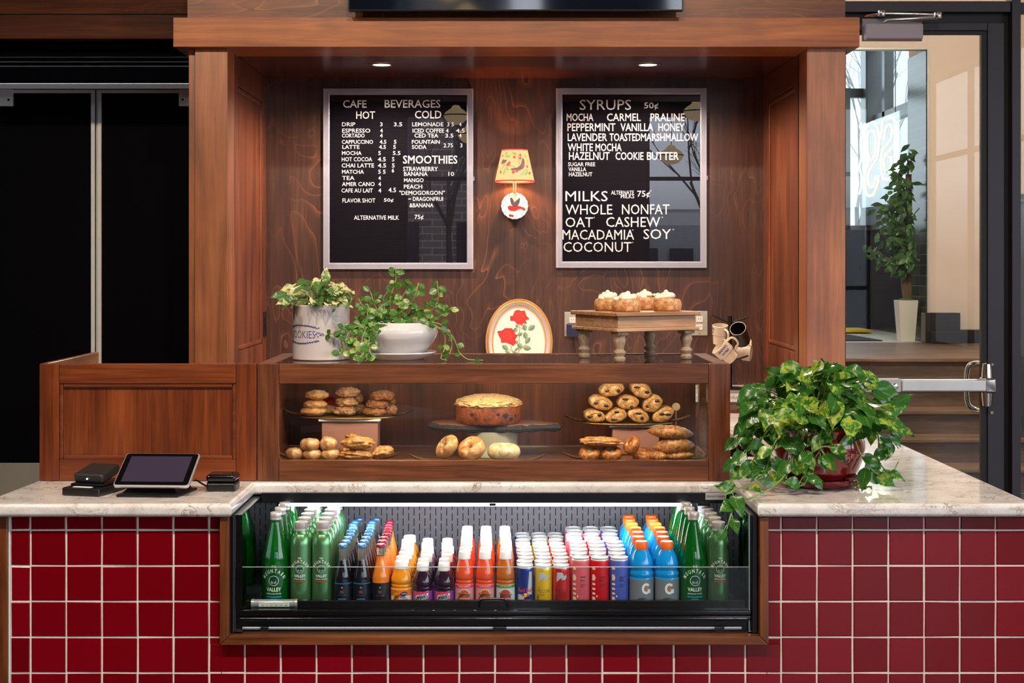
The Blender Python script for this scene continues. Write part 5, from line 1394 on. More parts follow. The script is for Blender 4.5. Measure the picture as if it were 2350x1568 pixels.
for (x, y) in ((555, 1365), (597, 1375)): mb.ball(((x - 635) / 1254 * 160 * k, -0.013, (473 - (320 + y / 1568 * 200)) * k), 0.0062, 10, 8, mi=1)
def pp(x, y): return ((x - 635) / 1254 * 160 * k, (473 - (320 + y / 1568 * 200)) * k)
def pw(pts, d, mi): mb.prism([pp(*p) for p in pts][::-1], -0.012 - d, -0.012, 'xz', 0.001, 1, mi=mi)
pw([(505, 1220), (540, 1190), (620, 1205), (720, 1200), (820, 1235), (815, 1285), (740, 1235), (640, 1285), (530, 1270)], 0.006, 1)
pw([(550, 1060), (585, 1045), (640, 1150), (600, 1205), (570, 1160)], 0.005, 2); pw([(600, 1200), (640, 1120), (735, 1045), (720, 1140), (690, 1200), (630, 1215)], 0.007, 2)
mb.build('bird_relief', [pm('gilt_dot', (150, 110, 70), 0.4), pm('cherry_glaze', (206, 42, 34), 0.25), pm('wing_glaze', (64, 60, 70), 0.4)], pl)
light('sconce_bulb', 'POINT', (scn.location.x, SD + SY, scn.location.z + (zA + zB) / 2 - 0.012), 12.0, (1.0, 0.50, 0.20), 0.018)

# ---- recessed downlights of the niche
for px, w_ in ((876, 'over the cafe beverages board'), (1487, 'over the syrups board')):
    dl = thing('downlight', 'lit recessed downlight in the niche soffit ' + w_, 'ceiling light', (wx(px, 6.70), 6.70, Z_S), group='recessed downlights of the niche')
    mb = MB(); mb.lathe([(0.042, -0.001), (0.045, -0.004), (0.064, -0.002), (0.065, -0.0003), (0.042, -0.0003)], 32, capb=False, capt=False); mb.build('trim_ring', pm('bronze_trim', (120, 92, 78), 0.35, 0.6), dl)
    mb = MB(); mb.lathe([(0.0, -0.0012), (0.0415, -0.0012)], 32, capb=False, capt=False); mb.build('lens', pm('lit_lens', (255, 244, 226), 0.4, emit=(255, 236, 208), estr=14.0), dl)
# ---- television over the niche
tvd = 6.06
hw = (1568 - 799) / 2 * tvd / F; zb_ = wz(25, tvd)
tv = thing('television', 'large flat television on the wood frieze above the niche', 'television', (wx(1183.5, tvd), tvd, zb_))
tv.rotation_euler = (math.radians(3.2), 0, 0)          # the wall bracket tips it down a little
mb = MB(); mb.box(-hw, hw, 0.0, 0.05, 0, 0.82, 0.003, 2); mb.build('bezel', pm('tv_black', (10, 11, 14), 0.3), tv)
mb = MB(); mb.box(-hw + 0.006, hw - 0.006, -0.002, -0.0003, 0.006, 0.812); mb.build('screen', pm('dark_screen', (16, 24, 36), 0.05, ior=1.8), tv)
mb = MB(); mb.box(-0.3, 0.3, 0.0505, 0.10, 0.1, 0.6); mb.build('wall_bracket', M_['black'], tv)
# ---- outlets
def outlet(name, label, px, py, d, plug):
    o = thing(name, label, 'outlet', (wx(px, d), d, wz(py, d)))
    hw_, hh_ = 0.041, 0.062
    mb = MB(); mb.box(-hw_, hw_, -0.004, 0.0, -hh_, hh_, 0.002, 2); mb.build('cover_plate', M_['steel'], o)
    for s in (-1, 1):
        mb = MB(); mb.box(-0.017, 0.017, -0.007, -0.0042, s * 0.02 - 0.014, s * 0.02 + 0.014, 0.003, 2, mi=0)
        for x in (-0.006, 0.006): mb.box(x - 0.001, x + 0.001, -0.0074, -0.0069, s * 0.02 - 0.001, s * 0.02 + 0.007, mi=1)
        mb.build('socket', [pm('ivory_socket', (224, 214, 204), 0.4), M_['black']], o)
    mb = MB()
    for z in (-0.052, 0.052): mb.lathe([(0.004, 0), (0.0035, 0.0015)], 10, M=T(0, -0.004, z) @ R(90, 'X'))
    mb.build('screw', M_['chrome'], o)
    return o
outlet('wall_outlet', 'steel plate wall outlet partly hidden behind the left of the bun stand', 1314, 744, 7.1995, True)
outlet('wall_outlet', 'steel plate wall outlet at the right of the bun stand by the mug tree', 1605, 742, 7.1995, False)
pa = thing('power_adapter', 'dark blue power adapter plugged in the outlet behind the bun stand', 'plug', (wx(1316, 7.16), 7.187, wz(758, 7.16)))
mb = MB(); mb.box(-0.034, 0.034, -0.03, 0.0, -0.034, 0.034, 0.008, 3); mb.build('housing', pm('dark_blue_plastic', (34, 38, 66), 0.35), pa)
mb = MB(); mb.tube(smooth_path([(0, -0.015, -0.034), (0.004, -0.02, -0.09), (0.02, -0.03, -0.16), (0.03, -0.05, -0.28)], 5), 0.003, 6); mb.build('cable', M_['plastic_bk'], pa)
jo = thing('jamb_outlet', 'black outlet on the left jamb of the niche', 'outlet', (NL + 0.0005, 7.14, wz(744, 7.15)))
mb = MB(); mb.box(0, 0.005, -0.036, 0.036, -0.062, 0.062, 0.002, 2); mb.build('cover_plate', M_['plastic_bk'], jo)
mb = MB(); mb.box(0.0052, 0.008, -0.012, 0.012, -0.03, 0.03, 0.002, 2); mb.build('switch_rocker', M_['black'], jo)
# ================================================================ baked goods
def bread_mat(name, dark, mid, light, scale=18, rough=0.55, coat=0.0, bump=0.5, bscale=120, zlo=None):
    m, nt, b = nodes_of(name)
    mp = mapping(nt, (1, 1, 1)); n = noise_n(nt, mp.outputs[0], scale * 4.0, 6, 0.66, 0.6)
    r = ramp(nt, [(0.34, lin(dark)), (0.5, lin(mid)), (0.66, lin(light))]); nt.links.new(n.outputs['Fac'], r.inputs[0])
    nb = noise_n(nt, mp.outputs[0], scale * 1.1 + 14, 2); rb_n = ramp(nt, [(0.35, (0.80, 0.75, 0.69, 1)), (0.62, (1.06, 1.05, 1.04, 1))]); nt.links.new(nb.outputs['Fac'], rb_n.inputs[0])
    nt.links.new(mixc(nt, 1.0, r.outputs[0], rb_n.outputs[0], 'MULTIPLY'), b.inputs['Base Color'])
    b.inputs['Roughness'].default_value = rough; b.inputs['Coat Weight'].default_value = coat
    n2 = noise_n(nt, mp.outputs[0], bscale * 3.0, 4); bp = nt.nodes.new('ShaderNodeBump'); bp.inputs['Strength'].default_value = bump; bp.inputs['Distance'].default_value = 0.002
    nt.links.new(n2.outputs['Fac'], bp.inputs['Height']); nt.links.new(bp.outputs[0], b.inputs['Normal'])
    return m
BM = {}
BM['gold_cookie'] = bread_mat('golden_cookie', (176, 116, 62), (210, 154, 94), (228, 182, 124))
BM['choc_cookie'] = bread_mat('choc_chip_cookie', (64, 38, 28), (190, 138, 94), (212, 168, 122), scale=30)
BM['oat_cookie'] = bread_mat('oat_cookie', (70, 36, 20), (168, 104, 58), (204, 146, 92), scale=40, bump=1.0, bscale=200)
BM['glazed'] = bread_mat('glazed_doughnut', (196, 122, 74), (228, 164, 110), (244, 208, 168), rough=0.22, coat=0.6, bump=0.1)
BM['danish'] = bread_mat('danish_crust', (148, 84, 38), (210, 142, 74), (238, 196, 128), scale=26, rough=0.35, coat=0.3)
BM['bagel'] = bread_mat('bagel_crust', (178, 104, 50), (220, 152, 90), (240, 200, 146), scale=14, rough=0.35, coat=0.3, bump=0.15)
BM['bagel_pale'] = bread_mat('pale_bagel', (212, 158, 104), (238, 200, 150), (246, 222, 182), scale=14, rough=0.45, bump=0.2)
BM['choc_pastry'] = bread_mat('laminated_pastry', (150, 88, 42), (216, 160, 96), (242, 210, 150), scale=22, rough=0.4, coat=0.3)
BM['choc'] = pm('dark_chocolate', (44, 26, 22), 0.35)
BM['croissant'] = bread_mat('croissant_crust', (130, 70, 32), (192, 122, 62), (228, 176, 112), scale=24, rough=0.4, coat=0.2)
BM['savory'] = bread_mat('savoury_pastry', (116, 54, 20), (186, 102, 40), (220, 152, 80), scale=26, rough=0.35, coat=0.3)
BM['spinach'] = bread_mat('green_filling', (90, 96, 50), (150, 152, 96), (206, 200, 150), scale=40)
BM['cake'] = bread_mat('cake_side', (92, 40, 18), (138, 66, 30), (164, 88, 44), scale=20)
BM['crumb'] = bread_mat('crumb_topping', (186, 132, 76), (222, 178, 116), (244, 216, 164), scale=60, bump=1.0, bscale=140)
BM['berry'] = pm('blueberry_stain', (40, 24, 34), 0.5)
BM['bun'] = bread_mat('cinnamon_bun', (178, 112, 62), (220, 158, 104), (238, 194, 144), scale=20, rough=0.45)
BM['icing'] = pm('cream_icing', (250, 242, 220), 0.35, sub=0.2)
BM['swirl'] = pm('cinnamon_swirl', (110, 58, 32), 0.5)
def nz(u, f, s): return noise.noise(Vector((u.x * f + s * 7.3, u.y * f + s * 3.1, u.z * f - s * 5.7)))
def ring(mb, Rr, rx, rz, seg=26, tub=14, amp=0.08, seed=0, mi=0, M=None):
    vs = []; fs = []
    for i in range(seg):
        a = 2 * PI * i / seg
        for k in range(tub):
            t = 2 * PI * k / tub
            u = Vector((math.cos(a), math.sin(a), math.sin(t))); q = 1 + amp * nz(u, 1.6, seed) * 2
            r_ = Rr + rx * q * math.cos(t)
            vs.append((r_ * math.cos(a), r_ * math.sin(a), rz * q * math.sin(t)))
    for i in range(seg):
        for k in range(tub):
            fs.append((i * tub + k, ((i + 1) % seg) * tub + k, ((i + 1) % seg) * tub + (k + 1) % tub, i * tub + (k + 1) % tub))
    mb.add(vs, fs, mi, M)
def lump(name, label, cat, group, loc, r, mat_, amp=0.12, f=2.2, seed=0, rot=None, seg=36, rings=24, flat=0.0):
    mb = MB()
    def fn(u):
        q = 1 + amp * nz(u, f, seed) * 1.6 + amp * 0.7 * nz(u, f * 3, seed) + amp * 0.35 * nz(u, f * 7, seed)
        return q
    mb.ball((0, 0, 0), r, seg, rings, fn=fn)
    if flat:
        for v in mb.v:
            if v.z < -r[2] * flat: v.z = -r[2] * flat + (v.z + r[2] * flat) * 0.15
    if rot is not None:
        mb.v = [rot @ v for v in mb.v]
    o = mb.build(name, mat_, loc=loc, angle=80)
    return tag(o, label, cat, group)
FL = CT + 0.0463                            # floor inside the case
def fx(px, d=4.70): return wx(px, d)
# ---- risers and trays
r1 = thing('display_riser', 'pink display box with white lid under the cookie tray', 'riser', (wx(806, 4.86), 4.86, FL))
h1 = wz(964.5, 4.82) - FL
M_['pinkbox'] = pm('dusty_pink_card', (176, 120, 102), 0.6)
mb = MB(); mb.box(-0.095, 0.095, -0.05, 0.05, 0, h1 - 0.004, 0.003, 1); mb.build('box', M_['pinkbox'], r1)
mb = MB(); mb.box(-0.105, 0.105, -0.06, 0.06, h1 - 0.0035, h1 + 0.006, 0.002, 1); mb.build('lid', M_['white'], r1)
r2 = thing('display_riser', 'pink display box with grey lid under the chocolate pastry tray', 'riser', (wx(1452, 4.86), 4.86, FL))
h2 = wz(978, 4.82) - FL
mb = MB(); mb.box(-0.072, 0.085, -0.05, 0.05, 0, h2 - 0.004, 0.003, 1); mb.build('box', M_['pinkbox'], r2)
mb = MB(); mb.box(-0.085, 0.098, -0.06, 0.06, h2 - 0.0035, h2 + 0.006, 0.002, 1); mb.build('lid', pm('pale_grey_card', (180, 170, 164), 0.6), r2)
def tray(label, x, y, z, hw, hd):
    t = thing('leaf_tray', label, 'tray', (x, y, z), 'gold leaf handled trays')
    mb = MB(); mb.prism([(hw * math.cos(a) * (1 if abs(math.cos(a)) < .7 else 1), hd * math.sin(a)) for a in [2 * PI * i / 36 for i in range(36)]], 0.0, 0.004, 'xy', 0.0015, 2)
    mb.build('dish', M_['gold'], t)
    for s in (-1, 1):
        mb = MB(); n = 12; vs = []; fs = []
        for i in range(n + 1):
            u = i / n; w = 0.022 * math.sin(PI * min(1, u * 1.02)) ** 0.7 + 0.002
            for k in range(5):
                q = (k - 2) / 2
                vs.append((s * (hw * 0.9 + 0.075 * u), q * w, 0.004 + 0.020 * u * u + 0.004 * q * q + 0.001 * math.sin(u * 30)))
        for i in range(n):
            for k in range(4): fs.append((i * 5 + k, (i + 1) * 5 + k, (i + 1) * 5 + k + 1, i * 5 + k + 1))
        mb.add(vs, fs); mb.add([(a, b, c - 0.002) for a, b, c in vs], [f[::-1] for f in fs])
        mb.build('leaf_handle', M_['gold'], t)
    return t
tray('gold leaf handled tray holding the cookies on the pink box', wx(800, 4.86), 4.86, FL + h1 + 0.0065, 0.165, 0.075)
tray('gold leaf handled tray holding the chocolate pastries', wx(1440, 4.86), 4.86, FL + h2 + 0.0065, 0.155, 0.075)
tray('gold leaf handled tray under doughnuts and danishes at case floor', wx(778, 4.68), 4.68, FL + 0.0002, 0.142, 0.07)
tray('gold leaf handled tray under the three bagels', wx(1095, 4.635), 4.635, FL + 0.0002, 0.165, 0.058)
tray('gold leaf handled tray under the savoury pastries and croissants', wx(1462, 4.68), 4.68, FL + 0.0002, 0.19, 0.075)
# ---- cookies
ZT = FL + h1 + 0.0107
def cookie(px, py, d, w, m, seed, label, group, h=0.017, tilt=0):
    s = d / F
    lump('cookie', label, 'cookie', group, (wx(px, d), d, wz(py, d)), (w * s, w * s, h), BM[m], 0.085 if m == 'gold_cookie' else 0.13, 2.4, seed, R(tilt, 'Y').to_3x3())
yk = 4.85
for i, (px, py, w, lab) in enumerate(((727, 907, 27, 'thick golden cookie on top of the left stack'), (723, 928, 27, 'golden cookie in the middle of the left stack'), (720, 944, 30, 'golden cookie at the bottom of the left stack'))): cookie(px, py, yk, w, 'gold_cookie', i, lab, 'golden cookies')
cookie(753, 941, 4.91, 20, 'gold_cookie', 9, 'small golden cookie leaning behind the left stack', 'golden cookies')
for i, (px, py, w, lab) in enumerate(((798, 901, 27, 'chocolate chip cookie on top of the middle stack'), (796, 923, 25, 'chocolate chip cookie second in the middle stack'), (790, 943, 27, 'chocolate chip cookie at the bottom of the middle stack'))): cookie(px, py, yk, w, 'choc_cookie', i + 20, lab, 'chocolate chip cookies', 0.018)
cookie(820, 915, 4.91, 15, 'choc_cookie', 29, 'chocolate chip cookie half hidden behind the middle stack', 'chocolate chip cookies'); cookie(822, 939, 4.91, 18, 'choc_cookie', 28, 'chocolate chip cookie behind the bottom of the middle stack', 'chocolate chip cookies')
for i, (px, py, w, lab) in enumerate(((878, 909, 28, 'dark oat cookie on top of the right stack'), (866, 928, 26, 'dark oat cookie second in the right stack'), (860, 945, 29, 'dark oat cookie at the bottom of the right stack'), (898, 941, 14, 'small dark oat cookie at the right edge of the stack'))): cookie(px, py, yk, w, 'oat_cookie', i + 40, lab, 'dark oat cookies', 0.018)
cookie(897, 922, 4.92, 12, 'oat_cookie', 47, 'dark oat cookie behind the top of the right stack', 'dark oat cookies')
rj = thing('red_jar', 'red glass jar standing behind the golden cookies', 'jar', (wx(759, 4.985), 4.985, FL))
mb = MB(); mb.lathe([(0.018, 0), (0.022, 0.004), (0.022, 0.12), (0.0, 0.121)], 20); mb.build('pedestal', M_['pinkbox'], rj)
mb = MB(); mb.lathe([(0.018, 0.1215), (0.03, 0.13), (0.032, 0.15), (0.024, 0.168), (0.014, 0.174), (0.016, 0.18), (0.0, 0.184)], 20); mb.build('glass_body', pm('ruby_glass', (150, 12, 16), 0.08, coat=0.8), rj)
# ---- doughnuts
def dough(px, py, w, h, lab, seed, d=4.66, tilt=0, yaw=0):
    s = d / F; mb = MB(); ring(mb, w * s * 0.52, w * s * 0.48, h * s, seed=seed, amp=0.06)
    M = R(yaw, 'Z') @ R(tilt, 'Y')
    mb.v = [M @ v for v in mb.v]
    tag(mb.build('doughnut', BM['glazed'], loc=(wx(px, d), d, wz(py, d)), angle=80), lab, 'doughnut', 'glazed doughnuts')
dough(675, 1041, 21, 13, 'glazed doughnut at the far left of the case floor', 1); dough(716, 1043, 22, 12, 'glazed doughnut in the middle of the bottom row', 2); dough(759, 1043, 22, 12, 'glazed doughnut at the right of the bottom row', 3)
dough(711, 1020, 23, 13, 'glazed doughnut on top at the left', 4); dough(754, 1019, 20, 15, 'glazed doughnut on top at the right', 5, tilt=12)
# ---- danishes
def danish(px, py, w, h, lab, seed, d=4.66, tilt=0, m='danish', dep=None):
    s = d / F
    return lump('danish', lab, 'pastry', 'filled danishes', (wx(px, d), d, wz(py, d)), (w * s, (dep or w * 0.8) * s, h * s), BM[m], 0.14, 2.8, seed, R(tilt, 'Y').to_3x3())
danish(822, 1017, 38, 14, 'long golden danish lying on top of the danish pile', 3); danish(820, 1043, 39, 12, 'dark topped danish at the bottom of the pile', 4); danish(877, 1038, 27, 14, 'cut pale danish at the right of the pile', 5, tilt=-14)
danish(806, 1003, 14, 9, 'small twisted pastry tip behind the danish pile', 6, d=4.72); danish(790, 1034, 14, 8, 'dark thin pastry edge behind the doughnuts', 7, d=4.74)
# ---- bagels
def bagel(px, py, w, h, lab, seed, m, tilt, roll, d=4.63, topping=None):
    s = d / F; b = thing('bagel', lab, 'bagel', (wx(px, d), d, wz(py, d)), 'bagels')
    M = R(roll, 'Y') @ R(tilt, 'X')
    mb = MB(); ring(mb, w * s * 0.55, w * s * 0.45, h * s, seed=seed, amp=0.05, seg=32, tub=16); mb.v = [M @ v for v in mb.v]
    mb.build('crust', BM[m], b, angle=80)
    if topping:
        r = rng(seed); mb = MB()
        for _ in range(150):
            a = r.uniform(0, 2 * PI); t = r.uniform(0.25, 2.9)
            q = (w * s * 0.55 + w * s * 0.47 * math.cos(t)); p = M @ Vector((q * math.cos(a), q * math.sin(a), h * s * 1.02 * math.sin(t)))
            mb.ball(p, 0.0011, 5, 4, mi=r.randint(0, 1))
        mb.build('seeds', [pm('poppy_seed', (40, 36, 40), 0.6), pm('sesame_seed', (226, 200, 150), 0.6)], b)
bagel(1026, 1026, 31, 14, 'seeded bagel leaning at the left of the bagel tray', 11, 'bagel', 20, -48, topping=True)
bagel(1082, 1030, 34, 15, 'glossy plain bagel tilted in the middle of the bagel tray', 12, 'bagel', 35, -22)
bagel(1156, 1037, 38, 17, 'pale bagel lying at the right of the bagel tray', 13, 'bagel_pale', 4, 2)
# ---- crumb cake on a live edge board on a pedestal
dC = 4.80
bs = thing('cake_stand', 'live edge wooden board on a floral ceramic pedestal under the cake', 'cake stand', (wx(1128, dC), dC, FL))
zb1 = wz(980, 4.72) - FL
mb = MB(); mb.lathe([(0.085, 0), (0.092, 0.004), (0.088, zb1 * 0.5), (0.092, zb1 - 0.018), (0.09, zb1 - 0.0175)], 36)
pdl = mb.build('pedestal', pm('ivory_ceramic', (196, 190, 164), 0.25), bs)
mb = MB()
for i, (a, z) in enumerate(((0.4, 0.02), (0.75, 0.028), (0.95, 0.016), (-0.7, 0.026), (-1.05, 0.02), (1.4, 0.025), (0.58, 0.012))):
    w_ = wrap(0.0905, 0.0008, a); flat_poly(mb, [(0.013 * (1 + 0.25 * math.cos(5 * t_)) * math.cos(t_), z + 0.011 * (1 + 0.25 * math.cos(5 * t_)) * math.sin(t_)) for t_ in [2 * PI * q / 20 for q in range(20)]], w_)
mb.build('painted_flower', pm('painted_red', (160, 34, 44), 0.4), pdl)
mb = MB()
bo = [(-0.205, 0.02), (-0.15, -0.055), (-0.06, -0.075), (0.03, -0.082), (0.10, -0.07), (0.15, -0.045), (0.225, -0.028), (0.205, 0.0), (0.17, 0.04), (0.10, 0.085), (-0.02, 0.10), (-0.13, 0.085), (-0.19, 0.055)]
bo = [(p.x, p.y) for p in smooth_path([(x, y, 0) for x, y in bo] + [(bo[0][0], bo[0][1], 0)], 3)[:-1]]
mb.prism(bo, zb1 - 0.017, zb1 + 0.006, 'xy', 0.003, 2)
brd = mb.build('board', wood('live_edge_board', grain='x', dark=(96, 54, 30), mid=(136, 84, 50), light=(168, 112, 72), seed=51, rough=0.5), bs)
mb = MB(); mb.tube([(x * 1.012, y * 1.02, zb1 - 0.008) for x, y in bo], [0.0115 + 0.003 * math.sin(i * 2.3) for i in range(len(bo))], 8, closed=True)
mb.build('bark_edge', bread_mat('bark_rim', (26, 22, 24), (44, 38, 42), (72, 64, 70), scale=60, rough=0.8), brd)
ck = thing('crumb_cake', 'round blueberry crumb cake on the wooden board in the case', 'cake', (wx(1121, dC), dC, FL + zb1 + 0.0065))
Rc = 75 * dC / F; hc = (976 - 905) * 4.72 / F * 0.62
mb = MB(); n = 48
vs = []; fs = []
for j, (rr_, z) in enumerate(((0.94, 0.0), (0.985, 0.006), (1.0, hc * 0.5), (1.0, hc * 0.9), (0.97, hc * 1.05))):
    for i in range(n):
        a = 2 * PI * i / n; q = Rc * rr_ * (1 + 0.02 * noise.noise(Vector((3 * math.cos(a), 3 * math.sin(a), z * 30))))
        vs.append((q * math.cos(a), q * math.sin(a), z))
for j in range(4):
    for i in range(n): fs.append((j * n + i, j * n + (i + 1) % n, (j + 1) * n + (i + 1) % n, (j + 1) * n + i))
fs.append(tuple(range(n))[::-1]); fs.append(tuple(4 * n + i for i in range(n)))
mb.add(vs, fs); mb.build('cake_body', BM['cake'], ck)
mb = MB()
def crf(u):
    return 1 + 0.06 * noise.noise(u * 5) + 0.07 * noise.noise(u * 13) + 0.06 * noise.noise(u * 27)
mb.ball((0, 0, hc * 0.98), (Rc * 1.015, Rc * 1.015, 0.032), 96, 48, fn=crf)
for v in mb.v:
    if v.z < hc * 0.98:
        v.z = hc * 0.98 + (v.z - hc * 0.98) * 0.45
mb.build('crumb_top', BM['crumb'], ck, angle=80)
mb = MB()
for (a, z, r_) in ((-0.5, 0.035, 0.007), (0.55, 0.03, 0.011), (0.75, 0.018, 0.009), (0.3, 0.036, 0.006), (0.95, 0.028, 0.006), (-0.1, 0.02, 0.004)):
    w_ = wrap(Rc, 0.001, a); flat_poly(mb, [(r_ * (1 + 0.3 * math.sin(3 * t_)) * math.cos(t_), z + r_ * 0.8 * math.sin(t_)) for t_ in [2 * PI * q / 14 for q in range(14)]], w_)
mb.build('berry_spot', BM['berry'], ck)
# ---- pain au chocolat pyramid
dP = 4.84
def pain(px, py, w, h, seed, lab, d=dP, roll=0):
    s = d / F
    p_ = thing('chocolate_pastry', lab, 'pastry', (wx(px, d), d, wz(py, d)), 'chocolate pastries in the pyramid')
    mb = MB(); L_ = 0.042; n = 30; ringsY = [(-L_, 0.55), (-L_ * 0.94, 0.86), (-L_ * 0.7, 0.98), (0, 1.03), (L_ * 0.7, 0.98), (L_ * 0.95, 0.8), (L_, 0.4)]
    vs = []; fs = []
    hw_, hh_ = w * s, h * s
    for (y, q) in ringsY:
        for i in range(n):
            a = 2 * PI * i / n
            g = 1 + 0.10 * noise.noise(Vector((2 * math.cos(a) + seed, 2 * math.sin(a), y * 40))) + 0.03 * noise.noise(Vector((6 * math.cos(a) + seed, 6 * math.sin(a), y * 90))) + 0.02 * math.sin(y * 300)
            vs.append((hw_ * q * g * math.cos(a), y, hh_ * q * g * math.sin(a) * (0.92 if math.sin(a) < 0 else 1)))
    for j in range(len(ringsY) - 1):
        for i in range(n): fs.append((j * n + i, j * n + (i + 1) % n, (j + 1) * n + (i + 1) % n, (j + 1) * n + i))
    fs.append(tuple(range(n))); fs.append(tuple((len(ringsY) - 1) * n + i for i in range(n))[::-1])
    Mr = R(roll, 'Y'); vs = [Mr @ Vector(v) for v in vs]
    mb.add(vs, [f[::-1] for f in fs]); mb.build('roll', BM['choc_pastry'], p_, angle=80)
    # spiral seam of the rolled dough on the end, and the two chocolate sticks
    mb = MB(); pts = []; m_ = 34
    for i in range(m_):
        t_ = i / (m_ - 1); a = -0.6 + t_ * 2 * PI * 0.8; q = lerp(0.80, 0.30, t_)
        pts.append(Mr @ Vector((hw_ * q * math.cos(a), -L_ * lerp(0.97, 1.0, t_) - 0.001 - (0.0015 if q < 0.5 else 0.0), hh_ * q * math.sin(a))))
    mb.tube(pts, [0.0016 * (0.6 + 0.4 * math.sin(PI * i / (m_ - 1))) + 0.0006 for i in range(m_)], 6); mb.build('dough_spiral', BM['danish'], p_)
    mb = MB()
    rs = rng(seed * 7 + 1); th_ = rs.uniform(0, 6.28)
    for q_ in (0, 1):
        rr_ = rs.uniform(0.34, 0.6); ax, az = rr_ * math.cos(th_ + q_ * rs.uniform(1.9, 3.4)), rr_ * math.sin(th_ + q_ * 2.6); fs_ = rs.uniform(0.7, 1.35)
        c = Mr @ Vector((hw_ * ax, -L_ - 0.0005, hh_ * az)); mb.ball(c, (0.0085 * fs_, 0.004, 0.005 * (1.7 - 0.7 * fs_)), 12, 8, fn=lambda u: 1 + 0.25 * noise.noise(u * 2 + Vector((seed, 0, 0))))
    mb.build('chocolate_stick', BM['choc'], p_)
for i, (px, py, w, h, roll, lab) in enumerate((
    (1364, 954, 25, 15, 10, 'chocolate pastry at the left end of the bottom row'), (1413, 953, 26, 17, -15, 'chocolate pastry second from left in the bottom row'), (1463, 953, 26, 17, 20, 'chocolate pastry third from left in the bottom row'), (1520, 951, 27, 17, -25, 'chocolate pastry at the right end of the bottom row'),
    (1378, 924, 28, 17, 15, 'chocolate pastry at the left of the middle row'), (1440, 923, 25, 17, 0, 'chocolate pastry in the centre of the middle row'), (1496, 926, 24, 19, -30, 'chocolate pastry at the right of the middle row'),
    (1403, 893, 29, 17, -10, 'chocolate pastry at the left of the top row'), (1470, 895, 26, 18, 25, 'chocolate pastry at the right of the top row'))):
    pain(px, py, w, h, i, lab, roll=roll)
sp1 = thing('wooden_spoon', 'wooden disc pick standing behind the right of the pastry pyramid', 'pick', (wx(1551, 4.93), 4.93, FL))
mb = MB(); mb.tube([(0, 0, 0.0), (0, 0, wz(945, 4.93) - FL)], 0.003, 8); mb.build('stem', M_['wood_raw'], sp1)
mb = MB(); mb.lathe([(0.012, -0.003), (0.0145, 0), (0.012, 0.003)], 20, M=T(0, -0.004, wz(934, 4.93) - FL) @ R(90, 'X')); mb.build('disc', BM['bagel_pale'], sp1)
# ---- savoury danishes and croissants on the floor at right
def savory(px, py, w, h, seed, lab, tilt=0, fill=True, d=4.66, yaw=0):
    s = d / F; o = thing('savoury_pastry', lab, 'pastry', (wx(px, d), d, wz(py, d)), 'savoury pastries on the floor tray')
    mb = MB(); M = R(tilt, 'Y') @ R(24, 'X'); ring(mb, w * s * 0.60, w * s * 0.40, h * s * 0.8, seed=seed, amp=0.09); mb.v = [M @ v for v in mb.v]; mb.build('crust', BM['savory'], o, angle=80)
    mb = MB(); mb.ball((0, 0, 0), (w * s * 0.5, w * s * 0.45, h * s * 0.62), 18, 10, fn=lambda u: 1 + 0.15 * noise.noise(u * 5)); mb.v = [M @ v for v in mb.v]; mb.build('filling', BM['spinach' if fill else 'danish'], o, angle=80)
savory(1353, 1041, 25, 14, 21, 'green filled pastry at the left of the floor tray'); savory(1403, 1041, 25, 15, 22, 'green filled pastry second on the floor tray')
savory(1450, 1022, 23, 13, 23, 'round pastry leaning up at the middle of the floor tray', tilt=-58, fill=False); savory(1475, 1044, 25, 12, 24, 'dark round pastry behind the croissants', fill=False, d=4.72)
lump('savoury_roll', 'long folded pastry lying across the green filled pastries', 'pastry', None, (wx(1381, 4.66), 4.66, wz(1014, 4.66)), (48 * 4.66 / F, 0.03, 0.0165), BM['croissant'], 0.12, 3.0, 31, R(2, 'Y').to_3x3())
def croissant(px, py, w, h, seed, lab, d=4.68, tilt=0):
    s = d / F; mb = MB(); n = 30; seg = 16; vs = []; fs = []
    for i in range(n + 1):
        u = i / n * 2 - 1
        prof = max(0.06, (1 - abs(u) ** 2.2)) ** 0.75
        rid = 1 + 0.10 * math.cos(u * PI * 3.5) ** 2
        cx_ = w * s * u; cyy = 0.035 * u * u; cz_ = -h * s * 0.25 * u * u
        for k in range(seg):
            a = 2 * PI * k / seg; q = prof * rid * (1 + 0.06 * noise.noise(Vector((u * 4, math.cos(a) * 2, math.sin(a) * 2 + seed))))
            vs.append((cx_, cyy + 0.032 * q * math.cos(a), cz_ + h * s * q * math.sin(a)))
    for i in range(n):
        for k in range(seg): fs.append((i * seg + k, i * seg + (k + 1) % seg, (i + 1) * seg + (k + 1) % seg, (i + 1) * seg + k))
    fs.append(tuple(range(seg))[::-1]); fs.append(tuple(n * seg + k for k in range(seg)))
    M = R(tilt, 'Y'); mb.add([M @ Vector(v) for v in vs], [f[::-1] for f in fs])
    tag(mb.build('croissant', BM['croissant'], loc=(wx(px, d), d, wz(py, d)), angle=80), lab, 'croissant', 'croissants stacked at the right')
croissant(1541, 992, 54, 15, 1, 'croissant on top of the stack at the right of the case', tilt=4); croissant(1548, 1023, 48, 18, 2, 'croissant in the middle of the stack at the right', tilt=-4); croissant(1556, 1045, 40, 10, 3, 'dark flat croissant at the bottom of the right stack'); croissant(1513, 1047, 26, 10, 4, 'small pastry at the bottom left of the croissant stack')

